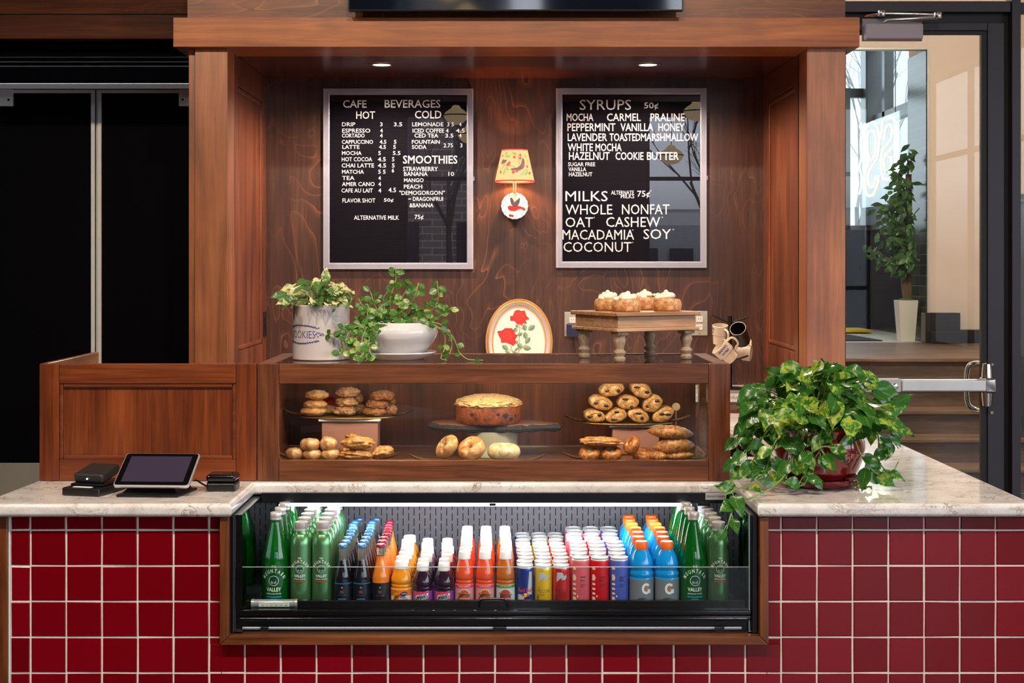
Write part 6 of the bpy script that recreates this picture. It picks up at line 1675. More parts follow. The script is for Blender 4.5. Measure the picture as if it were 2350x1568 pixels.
# ================================================================ stand with cinnamon buns on top of the case
TOP = ZC - 0.0018                          # glass top surface
wsd = thing('bun_stand', 'pale wooden riser stand on turned legs holding iced buns', 'stand', (wx(1463, 4.80), 4.80, TOP), rz=math.radians(29))
def rel(px, d): 
    v = Vector((wx(px, d) - wx(1463, 4.80), d - 4.80, 0)); return R(-29, 'Z') @ v
hz = 0.0; zS = wz(760, 4.70) - TOP
legs = [rel(1422, 4.65), rel(1343, 4.84), rel(1575, 4.78), rel(1492, 4.97)]
lx0, lx1 = legs[0].x, legs[2].x; ly0, ly1 = legs[0].y, legs[1].y
for (x, y) in ((lx0, ly0), (lx0, ly1), (lx1, ly0), (lx1, ly1)):
    mb = MB()
    hL = zS - 0.012
    mb.lathe([(0.0, 0), (0.016, 0.001), (0.019, 0.006), (0.019, 0.012), (0.014, 0.018), (0.0205, 0.028), (0.0205, 0.031), (0.014, 0.039), (0.013, 0.043), (0.019, 0.062), (0.0205, hL * 0.82), (0.017, hL * 0.94), (0.019, hL)], 22, M=T(x, y, 0))
    mb.box(x - 0.021, x + 0.021, y - 0.021, y + 0.021, hL + 0.0003, zS, 0.002, 1)
    mb.build('leg', M_['wood_rawgrey'], wsd)
zt3 = wz(716, 4.70) - TOP
mx, my = 0.032, 0.032
mb = MB(); mb.box(lx0 - mx, lx1 + mx, ly0 - my, ly1 + my, zS + 0.0003, zS + 0.012, 0.002, 1); mb.build('base_board', M_['wood_raw'], wsd)
mb = MB(); mb.box(lx0 - 0.022, lx1 + 0.022, ly0 - 0.022, ly1 + 0.022, zS + 0.0123, zt3 - 0.0135, 0.001, 1); mb.build('apron', M_['wood_raw'], wsd)
mb = MB(); mb.box(lx0 - mx - 0.003, lx1 + mx + 0.003, ly0 - my - 0.003, ly1 + my + 0.003, zt3 - 0.013, zt3, 0.002, 1); mb.build('top_board', wood('pale_top_board', grain='x', dark=(160, 104, 62), mid=(196, 146, 98), light=(214, 170, 124), seed=61, rough=0.5, coat=0.05), wsd)
def bun(px, d, w, hpx, seed, lab):
    s = d / F; z0 = TOP + zt3 + 0.0004
    b = thing('cinnamon_bun', lab, 'bun', (wx(px, d), d, z0), 'iced buns on the stand')
    r_ = w * s; h_ = hpx * s
    mb = MB(); n = 36; rows_ = [(0.90, 0), (1.0, 0.12), (1.03, 0.5), (0.99, 0.85), (0.90, 1.0), (0.75, 1.02), (0.68, 0.94), (0.55, 1.06), (0.42, 1.0), (0.3, 1.14), (0.0, 1.16)]
    vs = []; fs = []
    for j, (q, z) in enumerate(rows_):
        for i in range(n):
            a = 2 * PI * i / n; g = 1 + 0.04 * noise.noise(Vector((2 * math.cos(a) + seed, 2 * math.sin(a), z * 2))) + (0.02 * math.cos(a - z * 2) if q else 0)
            vs.append((r_ * q * g * math.cos(a), r_ * q * g * math.sin(a), h_ * z * (1 + (0.06 * math.sin(a + seed) if z > 0.8 else 0))))
    for j in range(len(rows_) - 1):
        for i in range(n): fs.append((j * n + i, j * n + (i + 1) % n, (j + 1) * n + (i + 1) % n, (j + 1) * n + i))
    fs.append(tuple(range(n))[::-1]); mb.add(vs, fs); mb.build('dough', BM['bun'], b, angle=80)
    mb = MB(); pts = []
    for i in range(40):
        t_ = i / 39; a = t_ * 2 * PI * 1.7 + seed; q = lerp(0.72, 0.1, t_); pts.append((r_ * q * math.cos(a), r_ * q * math.sin(a), h_ * lerp(0.96, 1.14, t_)))
    mb.tube(pts, 0.0022, 6); mb.build('swirl', BM['swirl'], b)
    mb = MB(); r2 = rng(seed * 13 + 5); pts = []; rad = []
    for i in range(46):
        t_ = i / 45; a = t_ * 2 * PI * 2.3 + seed * 2; q = lerp(0.66, 0.12, t_ ** 0.8) * (1 + 0.16 * math.sin(a * 1.7 + seed))
        pts.append((r_ * q * math.cos(a), r_ * q * math.sin(a), h_ * (1.16 + 0.22 * t_ + 0.05 * math.sin(a * 2.3)))); rad.append(0.0085 * (1 + 0.3 * math.sin(i * 0.9 + seed)) * (0.5 if i in (0, 45) else 1))
    mb.tube(pts, rad, 10)
    mb.ball((0, 0, h_ * 1.24), (r_ * 0.6, r_ * 0.58, h_ * 0.2), 20, 10); mb.ball((pts[-1][0], pts[-1][1], h_ * 1.52), (0.008, 0.007, 0.009), 12, 8)
    aa = r2.uniform(PI * 1.1, PI * 1.9); mb.ball((r_ * 0.74 * math.cos(aa), r_ * 0.74 * math.sin(aa), h_ * 1.06), (0.013, 0.012, 0.009), 14, 8)
    mb.build('icing', BM['icing'], b, angle=80)
bun(1397, 4.84, 33, 27, 1, 'iced cinnamon bun at the left of the stand'); bun(1437, 4.74, 33, 27, 2, 'iced cinnamon bun at the front of the stand'); bun(1480, 4.93, 31, 27, 3, 'iced cinnamon bun at the back between two others'); bun(1531, 4.80, 32, 28, 4, 'iced cinnamon bun at the right of the stand')

# ================================================================ oval rose plate, mug tree
rpD = 7.13
zbk = 1.0003
rpl = thing('oval_picture', 'oval gilt framed picture of two red roses leaning on the niche wall', 'picture', (wx(1191.5, rpD), rpD, zbk))
hz_ = (wz(685, rpD) - zbk) / 2; hx_ = 78 * rpD / F
def oval(f, n=64): return [(hx_ * f[0] * math.cos(2 * PI * i / n), hz_ * f[1] * math.sin(2 * PI * i / n)) for i in range(n)]
tl = R(-7, 'X')
mb = MB(); n = 64; vs = []; fs = []
profile = [(1.0, 0.022, 1), (1.0, 0.004, 1), (0.975, 0.0, 0), (0.955, 0.003, 1), (0.935, -0.004, 0), (0.90, -0.006, 0), (0.875, 0.0, 1), (0.85, 0.004, 1), (0.81, 0.006, 1), (0.795, 0.004, 0), (0.775, 0.004, 0), (0.755, 0.011, 1)]
for q, y, _ in profile:
    w_ = 1 - (1 - q); dd = (1 - q) * hx_
    for i in range(n): a = 2 * PI * i / n; vs.append(((hx_ - dd) * math.cos(a), y, hz_ + (hz_ - dd) * math.sin(a)))
for j in range(len(profile) - 1):
    for i in range(n): fs.append((j * n + i, j * n + (i + 1) % n, (j + 1) * n + (i + 1) % n, (j + 1) * n + i))
mb.add([tl @ Vector(v) for v in vs], fs)
for j in range(len(profile) - 1): mb.mi[j * n:(j + 1) * n] = [profile[j + 1][2]] * n
mb.build('frame', [pm('gilt_paint', (204, 146, 70), 0.35, 0.5), pm('silver_lilac_paint', (206, 196, 196), 0.4, 0.2)], rpl)
dd = 0.245 * hx_
mb = MB(); mb.add([tl @ Vector(((hx_ - dd + 0.001) * math.cos(2 * PI * i / n), 0.010, hz_ + (hz_ - dd + 0.001) * math.sin(2 * PI * i / n))) for i in range(n)], [tuple(range(n))])
mb.add([tl @ Vector(((hx_ - dd) * math.cos(2 * PI * i / n), 0.018, hz_ + (hz_ - dd) * math.sin(2 * PI * i / n))) for i in range(n)], [tuple(range(n))[::-1]])
pan = mb.build('panel', pm('ivory_panel', (236, 220, 202), 0.6), rpl)
def q8(x, y, off=0.0): # zoom pixels of the detail to plate coordinates
    px, py = 1080 + x / 1916 * 220, 660 + y / 1568 * 180
    return tl @ Vector(((px - 1191.5) * rpD / F, 0.0095 - off, wz(py, rpD) - zbk))
PI_ = {k_: pm('rose_' + k_, c, 0.6) for k_, c in dict(red=(214, 32, 26), deep=(170, 14, 22), light=(232, 66, 50), leaf=(96, 122, 98), leaf2=(132, 152, 122), stem=(150, 150, 112)).items()}
PK = {k_: i for i, k_ in enumerate(PI_)}
mb = MB()
def pq(pts, mi, off): mb.add([q8(x, y, off) for x, y in pts], [tuple(range(len(pts)))[::-1]], PK[mi])
def pleaf(x, y, l, w, ang, mi='leaf', off=0.0003):
    c, s_ = math.cos(math.radians(ang)), math.sin(math.radians(ang))
    for sgn, m2 in ((1, mi), (-1, 'leaf2' if mi == 'leaf' else 'leaf')):
        pts = [(-0.5, 0), (-0.25, 0.36 * sgn), (0.05, 0.46 * sgn), (0.32, 0.3 * sgn), (0.52, 0)]
        pq([(x + c * a * l - s_ * b * w, y + s_ * a * l + c * b * w) for a, b in pts], m2, off)
for x0, y0, x1, y1, w in ((985, 730, 965, 1310, 9), (800, 1160, 850, 1310, 8), (1100, 860, 1000, 800, 6), (970, 1240, 1130, 1120, 6), (930, 1310, 1050, 1180, 6), (750, 1220, 880, 1310, 6)):
    dx, dy = x1 - x0, y1 - y0; L_ = math.hypot(dx, dy); ux, uy = -dy / L_ * w, dx / L_ * w
    pq([(x0 + ux, y0 + uy), (x0 - ux, y0 - uy), (x1 - ux, y1 - uy), (x1 + ux, y1 + uy)], 'stem', 0.0002)
for a in ((930, 765, 90, 60, 50), (1085, 790, 140, 110, 70), (1220, 800, 170, 120, -35), (900, 845, 110, 100, 110), (985, 930, 120, 90, -20), (1100, 955, 150, 115, 80), (1140, 1055, 160, 110, -50), (985, 1160, 130, 110, 40), (1130, 1210, 170, 120, 5), (920, 1230, 120, 60, -40), (920, 1095, 90, 60, -60), (690, 1195, 150, 110, 40), (740, 1290, 130, 70, 30), (880, 1290, 110, 60, 15)): pleaf(*a)
def rose(cx_, cy_, s, petals):
    pq([(cx_ + x * s, cy_ + y * s) for x, y in petals], 'red', 0.0006)
    for q, mi, off in ((0.62, 'deep', 0.0008), (0.56, 'light', 0.0010), (0.42, 'deep', 0.0012), (0.36, 'red', 0.0014), (0.24, 'deep', 0.0016), (0.18, 'light', 0.0018), (0.08, 'deep', 0.0020)):
        pq([(cx_ - 10 * s + 150 * s * q * math.cos(t_) * (1 + 0.06 * math.cos(3 * t_ + q * 9)), cy_ - 20 * s + 130 * s * q * math.sin(t_) * (1 + 0.08 * math.sin(4 * t_ + q * 5))) for t_ in [2 * PI * i / 26 for i in range(26)]], mi, off)
rose(985, 590, 1.0, [(-195, -25), (-140, -30), (-100, -130), (-30, -155), (30, -130), (100, -140), (130, -40), (200, 35), (115, 55), (145, 130), (70, 115), (40, 170), (0, 130), (-40, 150), (-110, 70), (-190, 70)])
rose(740, 970, 1.05, [(-200, -95), (-105, -110), (-50, -155), (80, -155), (120, -110), (140, -50), (195, -15), (145, 65), (165, 115), (110, 185), (40, 150), (-40, 120), (-125, 125), (-130, 50), (-165, 0)])
mb.build('painted_roses', list(PI_.values()), pan, smooth=False)

mD = 6.95
mt = thing('mug_tree', 'black metal mug tree on the back counter at the right of the niche', 'mug rack', (wx(1675, mD), mD, 1.0002))
zp = wz(725, mD) - 1.0
def mp(px, py, d=mD): return Vector((wx(px, d) - wx(1675, mD), d - mD, wz(py, d) - 1.0002))
mb = MB(); mb.lathe([(0.075, 0.0), (0.075, 0.006), (0.07, 0.008), (0.0, 0.008)], 32); mb.build('base_plate', M_['black'], mt)
mb = MB(); mb.tube([(0, 0, 0.008), (0, 0, zp)], 0.0115, 16); mb.build('pole', M_['black'], mt)
for a, b in (((1673, 741), (1633, 724)), ((1677, 741), (1717, 728)), ((1675, 785), (1651, 778)), ((1675, 830), (1717, 817))):
    for dd in ((-0.05,) if b[0] != 1633 else (0.0,)):
        mb = MB(); mb.tube([mp(*a), mp(b[0], b[1], mD + dd)], 0.0045, 10); mb.build('arm', M_['black'], mt)
def mug(label, c, axis, top_r, bot_r, h, mat_, handle_dir, step=True, prints=None, group='mugs on the mug tree'):
    # axis points from the base to the mouth
    o = thing('mug', label, 'mug', c, group)
    z = Vector(axis).normalized(); x = Vector(handle_dir); x = (x - z * x.dot(z)).normalized(); y = z.cross(x)
    M = Matrix((x, y, z)).transposed().to_4x4()
    t = 0.004
    if step: pr = [(bot_r * 0.9, 0), (bot_r, 0.003), (bot_r * 1.06, h * 0.46), (top_r * 0.97, h * 0.48), (top_r, h * 0.55), (top_r, h - 0.001), (top_r - t, h), (top_r - t, h * 0.5), (bot_r - t, h * 0.44), (bot_r - t, 0.006), (0, 0.006)]
    else: pr = [(bot_r * 0.92, 0), (bot_r, 0.004), (top_r, h - 0.001), (top_r - 0.0015, h), (top_r - t, h - 0.001), (bot_r - t, 0.006), (0, 0.006)]
    mb = MB(); mb.lathe(pr, 32, M=M); cup = mb.build('cup', mat_, o)
    if not step:
        mb = MB(); n = 32; mb.tube([M @ Vector(((top_r - 0.002) * math.cos(2 * PI * i / n), (top_r - 0.002) * math.sin(2 * PI * i / n), h)) for i in range(n)], 0.0018, 6, closed=True); mb.build('rim', pm('pale_rim', (170, 150, 140), 0.4), o)
    r_ = top_r if step else (top_r + bot_r) / 2
    mb = MB(); mb.tube([M @ p for p in smooth_path([(r_ - 0.003, 0, h * 0.86), (r_ + 0.024, 0, h * 0.82), (r_ + 0.032, 0, h * 0.6), (r_ + 0.024, 0, h * 0.36), (r_ - 0.004, 0, h * 0.28)], 6)], 0.0055, 10); mb.build('handle', mat_, o)
    if prints:
        mb = MB(); ang, sc2 = prints
        def w_(s_, zz):
            a = s_ / top_r + ang; q = top_r + 0.0006
            return M @ Vector((q * math.cos(a), q * math.sin(a), zz))
        text_fit(mb, 'GRADUATE', -0.030, 0.030, h * 0.78, h * 0.90, lambda a, b: w_(a, b + 0.003 - a * a * 4), 0, 0.03); text_fit(mb, 'HOTELS', -0.022, 0.022, h * 0.61, h * 0.72, lambda a, b: w_(a, b), 0, 0.03)
        mb.build('cup_lettering', pm('navy_lettering', (42, 40, 120), 0.5), cup)
    return o
M_['cream_mug'] = pm('cream_stoneware', (226, 206, 184), 0.18, coat=0.3)
dm = 6.86
def WD_(px, py, d=dm): return W(px, py, d)
mug('cream stepped mug hanging upper left on the mug tree', WD_(1652, 789, 6.90), (-0.02, -0.25, 1), 0.038, 0.033, 0.094, M_['cream_mug'], (0.45, -0.95, 0), prints=(-2.2, 1))
mug('black mug hanging upper right with its open mouth forward', WD_(1704, 784, 6.885), (-0.33, -0.72, 0.62), 0.040, 0.0385, 0.108, pm('matte_black_mug', (18, 16, 18), 0.4), (-0.2, 1, 0.9), step=False)
mug('cream lettered mug tipped on its side at lower left of the mug tree', WD_(1683, 824, 6.795), (-0.72, -0.12, 0.62), 0.045, 0.035, 0.096, M_['cream_mug'], (0.55, -0.15, 0.8), prints=(-1.5, 1))
mug('cream mug tipped at lower right behind the black mug', WD_(1687, 806, 6.99), (0.88, -0.3, -0.1), 0.041, 0.034, 0.080, M_['cream_mug'], (0.0, 0.6, 1))
# ================================================================ plants
def leaf_mat(name, base, light, var_amt=0.5, vscale=60, rough=0.28, rib=0.5, edge=None, shift=0.08):
    m, nt, b = nodes_of(name)
    mp = mapping(nt, (1, 1, 1)); n = noise_n(nt, mp.outputs[0], vscale, 4, 0.6, 0.6)
    at = nt.nodes.new('ShaderNodeAttribute'); at.attribute_name = 'lr'
    au = nt.nodes.new('ShaderNodeAttribute'); au.attribute_name = 'lu'
    r = ramp(nt, [(0.5 - 0.06, (0, 0, 0, 1)), (0.5 + 0.06, (1, 1, 1, 1))])
    sh = mathn(nt, 'ADD', n.outputs['Fac'], mathn(nt, 'MULTIPLY', mathn(nt, 'SUBTRACT', at.outputs['Fac'], 0.5), var_amt))
    nt.links.new(mathn(nt, 'SUBTRACT', sh, shift), r.inputs[0])
    hs = nt.nodes.new('ShaderNodeHueSaturation'); hs.inputs['Color'].default_value = lin(base)
    nt.links.new(mathn(nt, 'ADD', 0.75, mathn(nt, 'MULTIPLY', at.outputs['Fac'], 0.55)), hs.inputs['Value'])
    c = mixc(nt, r.outputs[0], hs.outputs[0], lin(light))
    ribv = mathn(nt, 'LESS_THAN', mathn(nt, 'ABSOLUTE', au.outputs['Fac']), 0.05)
    c = mixc(nt, mathn(nt, 'MULTIPLY', ribv, rib), c, lin(light))
    if edge:
        ev = mathn(nt, 'GREATER_THAN', mathn(nt, 'ABSOLUTE', au.outputs['Fac']), 0.74); c = mixc(nt, ev, c, lin(edge))
    nt.links.new(c, b.inputs['Base Color']); b.inputs['Roughness'].default_value = rough; b.inputs['Coat Weight'].default_value = 0.15
    tl_ = nt.nodes.new('ShaderNodeBsdfTranslucent'); nt.links.new(c, tl_.inputs['Color'])
    mx_ = nt.nodes.new('ShaderNodeMixShader'); mx_.inputs[0].default_value = 0.22; out = nt.nodes['Material Output']
    nt.links.new(b.outputs[0], mx_.inputs[1]); nt.links.new(tl_.outputs[0], mx_.inputs[2]); nt.links.new(mx_.outputs[0], out.inputs[0])
    return m
HEART = [0.30, 0.80, 1.0, 0.97, 0.84, 0.64, 0.40, 0.16, 0.0]
LANCE = [0.05, 0.45, 0.8, 0.98, 0.95, 0.78, 0.5, 0.22, 0.0]
ROUND = [0.25, 0.72, 0.94, 1.0, 0.97, 0.86, 0.66, 0.36, 0.0]
def leaf(mb, base, d, nrm, L_, Wd, prof=HEART, droop=0.35, fold=0.18, r=0.5, back=0.10, wav=0.0, ph=0.0):
    d = Vector(d).normalized(); nrm = Vector(nrm); nrm = nrm - d * nrm.dot(d)
    if nrm.length < 1e-4: nrm = Vector((0, -1, 0.3)) - d * Vector((0, -1, 0.3)).dot(d)
    nrm.normalize(); sd = d.cross(nrm)
    n = len(prof); cols = (-1, -0.55, 0, 0.55, 1); vs = []; us = []; fs = []
    for i, w in enumerate(prof):
        t = i / (n - 1)
        for c in cols:
            along = t * L_ - (back * L_ * abs(c) ** 1.2 * max(0, 1 - t * 3))
            p = Vector(base) + d * along + sd * (c * w * Wd * 0.5) + nrm * (fold * abs(c) * w * Wd * 0.5 - droop * L_ * t * t + wav * L_ * 0.06 * math.sin(t * 9 + c * 2 + ph))
            vs.append(p); us.append(c)
    for i in range(n - 1):
        for k in range(4): fs.append((i * 5 + k, (i + 1) * 5 + k, (i + 1) * 5 + k + 1, i * 5 + k + 1))
    if mb.uv is None: mb.uv = []; mb.rnd = []
    mb.add(vs, fs); mb.uv += us; mb.rnd += [r] * len(vs)
def rvec(r): 
    while True:
        v = Vector((r.uniform(-1, 1), r.uniform(-1, 1), r.uniform(-1, 1)))
        if 0.1 < v.length < 1: return v.normalized()

# ---- large trailing plant in the red glazed pot
pd = 4.46
pot = thing('pothos_plant', 'large trailing green plant in a red glazed pot on the right worktop', 'potted plant', (wx(1880, pd), pd, CT + 0.0003))
OX_, OZ_ = wx(1880, pd), CT + 0.0003
M_['redglaze'] = pm('oxblood_glaze', (112, 18, 22), 0.08, coat=0.6, var=0.25, vscale=9)
mb = MB(); mb.lathe([(0.096, 0.0), (0.108, 0.003), (0.127, 0.018), (0.130, 0.026), (0.126, 0.028), (0.112, 0.016), (0.0, 0.012)], 44); mb.build('saucer', M_['redglaze'], pot)
mb = MB(); mb.lathe([(0.088, 0.0135), (0.100, 0.020), (0.120, 0.050), (0.136, 0.090), (0.141, 0.120), (0.138, 0.142), (0.131, 0.156), (0.134, 0.170), (0.140, 0.180), (0.138, 0.186), (0.128, 0.184), (0.122, 0.165), (0.0, 0.163)], 48); mb.build('pot', M_['redglaze'], pot)
mb = MB(); mb.ball((0, 0, 0.163), (0.118, 0.118, 0.012), 24, 10, fn=lambda u: 1 + 0.15 * noise.noise(u * 8)); mb.build('soil', pm('dark_soil', (46, 32, 24), 0.95), pot)
LM = leaf_mat('pothos_leaf', (54, 112, 38), (166, 186, 70), 0.34, 46, 0.25, 0.3, shift=0.10)
SM = pm('green_stem', (120, 154, 74), 0.4)
lv = MB(); lv.uv = []; lv.rnd = []; stm = MB()
r = rng(21)
def PP(px, py, d): return Vector((wx(px, d) - OX_, d - pd, wz(py, d) - OZ_))
# crown: leaf centres through the canopy, facing out and up, the tip drooping outward
cands = []
tries = 0
while len(cands) < 150 and tries < 8000:
    tries += 1
    px, py = r.uniform(1700, 2068), r.uniform(838, 990)
    ex = (px - 1882) / 190.0; top = 838 + 70 * abs(ex) ** 1.8
    if py < top: continue
    if abs(ex) > 1: continue
    d = pd + r.uniform(-0.16, 0.15) * math.sqrt(max(0.05, 1 - ex * ex)) - (py - 900) / 900.0
    p = PP(px, py, d)
    if any((p - q).length < 0.030 for q in cands): continue
    cands.append(p)
C0 = Vector((0.0, 0.0, 0.17))
for p in cands:
    out = (p - C0); up = max(0.1, 1.0 - (p - Vector((0, 0, 0.30))).length * 1.2)
    od = Vector((out.x, out.y - 0.05, 0)); od = od.normalized() if od.length > 0.01 else Vector((0, -1, 0))
    dirv = (od * r.uniform(0.5, 1.0) + Vector((r.uniform(-0.5, 0.5), r.uniform(-0.4, 0.1), r.uniform(-0.55, 0.55) + (0.25 if p.z > 0.33 else -0.25)))).normalized()
    nrm = (Vector((0, -0.75, 0.55)) + od * 0.4 + rvec(r) * 0.45)
    L_ = r.uniform(0.068, 0.102)
    base = p - dirv * L_ * 0.45
    leaf(lv, base, dirv, nrm, L_, L_ * r.uniform(0.58, 0.72), HEART, r.uniform(0.05, 0.35), r.uniform(0.1, 0.3), r.random(), wav=1.0, ph=r.uniform(0, 6))
    a = Vector((r.uniform(-0.08, 0.08), r.uniform(-0.08, 0.08), 0.165)); mid = a.lerp(base, 0.55) + Vector((0, 0, 0.035))
    stm.tube(smooth_path([a, mid, base], 4), 0.0017, 5)
# trailing vines: (points as px, py, depth), leaves along each
VINES = [
    [(1800, 965, 4.36), (1760, 990, 4.33), (1735, 1040, 4.33), (1722, 1090, 4.33)],
    [(1785, 955, 4.38), (1735, 985, 4.36), (1712, 1040, 4.35), (1700, 1095, 4.34)],
    [(1820, 975, 4.34), (1782, 1010, 4.31), (1765, 1055, 4.31), (1752, 1100, 4.31)],
    [(1770, 945, 4.40), (1720, 960, 4.40), (1695, 1000, 4.40), (1690, 1050, 4.39)],
    [(1835, 975, 4.32), (1822, 1040, 4.29), (1810, 1080, 4.28), (1770, 1120, 4.24), (1720, 1145, 4.18), (1692, 1150, 4.12), (1678, 1180, 4.08), (1668, 1215, 4.06)],
    [(1850, 980, 4.32), (1842, 1010, 4.30), (1846, 1045, 4.29), (1890, 1025, 4.28), (1920, 1035, 4.27)],
    [(1868, 980, 4.32), (1885, 1020, 4.30), (1866, 1060, 4.29), (1850, 1105, 4.27), (1832, 1115, 4.26), (1842, 1095, 4.26)],
    [(1930, 975, 4.33), (1900, 1000, 4.31), (1918, 1035, 4.30)],
    [(1965, 980, 4.36), (1962, 1010, 4.34), (1985, 1060, 4.33), (2015, 1090, 4.34), (2040, 1102, 4.36)],
    [(1990, 965, 4.40), (2015, 1000, 4.40), (2018, 1060, 4.40), (2045, 1085, 4.41), (2062, 1060, 4.42)],
    [(1995, 955, 4.42), (2035, 975, 4.42), (2050, 1010, 4.43), (2062, 1030, 4.43)],
    [(1975, 960, 4.38), (2000, 985, 4.37), (2030, 1005, 4.38), (2040, 1040, 4.38)],
    [(1890, 975, 4.31), (1880, 1015, 4.29), (1898, 1060, 4.28)],
    [(1755, 1130, 4.22), (1700, 1120, 4.16), (1662, 1138, 4.08)],
]
for vi, vn in enumerate(VINES):
    path = smooth_path([PP(*q) for q in vn], 7)
    stm.tube(path, [0.0024] * (len(path) - 4) + [0.0018] * 4, 6)
    L_t = 0; step = 0.030 if vi < 4 else 0.046; nxt = 0.02; side = 1
    for a, b in zip(path, path[1:]):
        L_t += (b - a).length
        if L_t >= nxt:
            nxt += step * r.uniform(0.8, 1.3); side = -side
            if b.z < 0.03 and b.y > -0.33: continue
            tg = (b - a).normalized()
            dirv = (tg * 0.4 + Vector((side * r.uniform(0.4, 0.9), -0.35, r.uniform(-0.9, 0.0)))).normalized()
            Lf = r.uniform(0.045, 0.075)
            if (b.z + dirv.z * Lf < 0.015) and (b.y + dirv.y * Lf) > -0.34: dirv.z = 0.15; dirv.normalize()
            st_ = b + dirv * 0.018
            stm.tube([b, b.lerp(st_, 0.6) + Vector((0, 0, 0.004)), st_], 0.0013, 5)
            leaf(lv, st_, dirv, Vector((r.uniform(-0.4, 0.4), -1, r.uniform(0.1, 0.7))), Lf, Lf * r.uniform(0.6, 0.74), HEART, r.uniform(0.0, 0.25), 0.2, r.random() * 0.8, wav=0.8, ph=r.uniform(0, 6))
lv.build('foliage', LM, pot, angle=180); stm.build('vines', SM, pot)
dlf = MB()
leaf(dlf, (0, 0, 0.006), (1, 0, 0.2), (0, -0.6, 1), 0.045, 0.03, HEART, 0.2, 0.9, 0.3, wav=3); leaf(dlf, (0.005, 0.005, 0.004), (-0.6, 0.4, 0.5), (0, 0, 1), 0.035, 0.026, HEART, 0.1, 1.0, 0.6, wav=3); leaf(dlf, (0.0, -0.004, 0.004), (0.4, -0.3, 0.6), (-0.4, 0, 1), 0.028, 0.022, HEART, 0.1, 1.0, 0.8, wav=3)
tag(dlf.build('dry_leaf', leaf_mat('dry_leaf', (120, 112, 62), (176, 166, 108), 0.5, 60, 0.6), loc=(wx(1968, 4.34), 4.34, CT + 0.0005), angle=180), 'crumpled dry leaf lying on the worktop by the red saucer', 'leaf')

# ---- variegated plant in the lettered crock
crd = 4.776
cr = thing('crock_plant', 'variegated cream and green plant in a pale stoneware crock', 'potted plant', (wx(737, crd), crd, TOP + 0.0003))
Rk, Hk = 65 * crd / F, 125 * crd / F
M_['crock'] = pm('grey_stoneware_glaze', (204, 194, 192), 0.14, coat=0.4, var=0.04, vscale=12)
mb = MB(); mb.lathe([(Rk * 0.97, 0), (Rk, 0.003), (Rk * 1.0, 0.012), (Rk * 1.0, Hk - 0.008), (Rk * 1.01, Hk - 0.003), (Rk * 0.98, Hk), (Rk * 0.94, Hk - 0.003), (Rk * 0.94, Hk - 0.022), (0, Hk - 0.02)], 48); ckb = mb.build('crock', M_['crock'], cr)
mb = MB(); mb.lathe([(Rk * 1.002, 0.0005), (Rk * 1.002, 0.002)], 48, capb=False, capt=False); mb.build('foot_ring', pm('brown_foot', (96, 70, 54), 0.6), ckb)
mb = MB(); w_ = wrap(Rk, 0.0005, math.radians(-38))
cz0 = Hk - 66 * crd / F
text_fit(mb, 'COOKIES', -0.056, 0.056, cz0 - 0.0125, cz0 + 0.0125, w_, 0, -0.005)
rq = rng(9)
for s_ in (-1, 1):
    for k_ in range(17):
        x = -0.064 + 0.008 * k_; z = cz0 + s_ * (0.0185 + 0.009 * math.cos(x / 0.065 * PI / 2))
        for q in range(3):
            ang = s_ * (0.4 + 1.0 * q) + rq.uniform(-0.4, 0.4); l = 0.0075
            flat_poly(mb, [(x, z), (x + l * 0.5 * math.cos(ang) - 0.002 * math.sin(ang), z + l * 0.5 * math.sin(ang) + 0.002 * math.cos(ang)), (x + l * math.cos(ang), z + l * math.sin(ang)), (x + l * 0.5 * math.cos(ang) + 0.002 * math.sin(ang), z + l * 0.5 * math.sin(ang) - 0.002 * math.cos(ang))], w_)
for s_ in (-1, 1):
    for k_ in range(8):
        x = s_ * (0.058 + 0.0035 * k_); z = cz0 + 0.009 * math.sin(k_ * 2.4) * (1 - k_ / 9)
        flat_poly(mb, disc_pts(x, z, 0.004, 0.0018, 8, k_), w_)
mb.build('printed_wreath', pm('cobalt_print', (78, 84, 136), 0.3), ckb, smooth=False)
mb = MB(); mb.ball((0, 0, Hk - 0.02), (Rk * 0.92, Rk * 0.92, 0.008), 20, 8); mb.build('soil', pm('potting_soil', (58, 40, 28), 0.95), cr)
VM = leaf_mat('variegated_leaf', (92, 132, 70), (234, 226, 168), 0.55, 62, 0.35, 0.2)
lv = MB(); lv.uv = []; lv.rnd = []; stm = MB(); r = rng(4)
def PC(px, py, d): return Vector((wx(px, d) - wx(737, crd), d - crd, wz(py, d) - TOP))
pts = [(748, 628, 4.80)]
tries = 0
while len(pts) < 56 and tries < 5000:
    tries += 1
    px, py = r.uniform(648, 800), r.uniform(640, 698)
    ex = (px - 725) / 80; 
    if abs(ex) > 1 or py < 640 + 26 * ex * ex: continue
    d = crd + r.uniform(-0.09, 0.09) - (py - 660) / 700
    if any(abs(px - q[0]) < 8 and abs(py - q[1]) < 7 for q in pts): continue
    pts.append((px, py, d))
pts += [(640, 676, 4.75), (650, 690, 4.74), (795, 672, 4.78), (722, 690, 4.68), (757, 690, 4.69)]
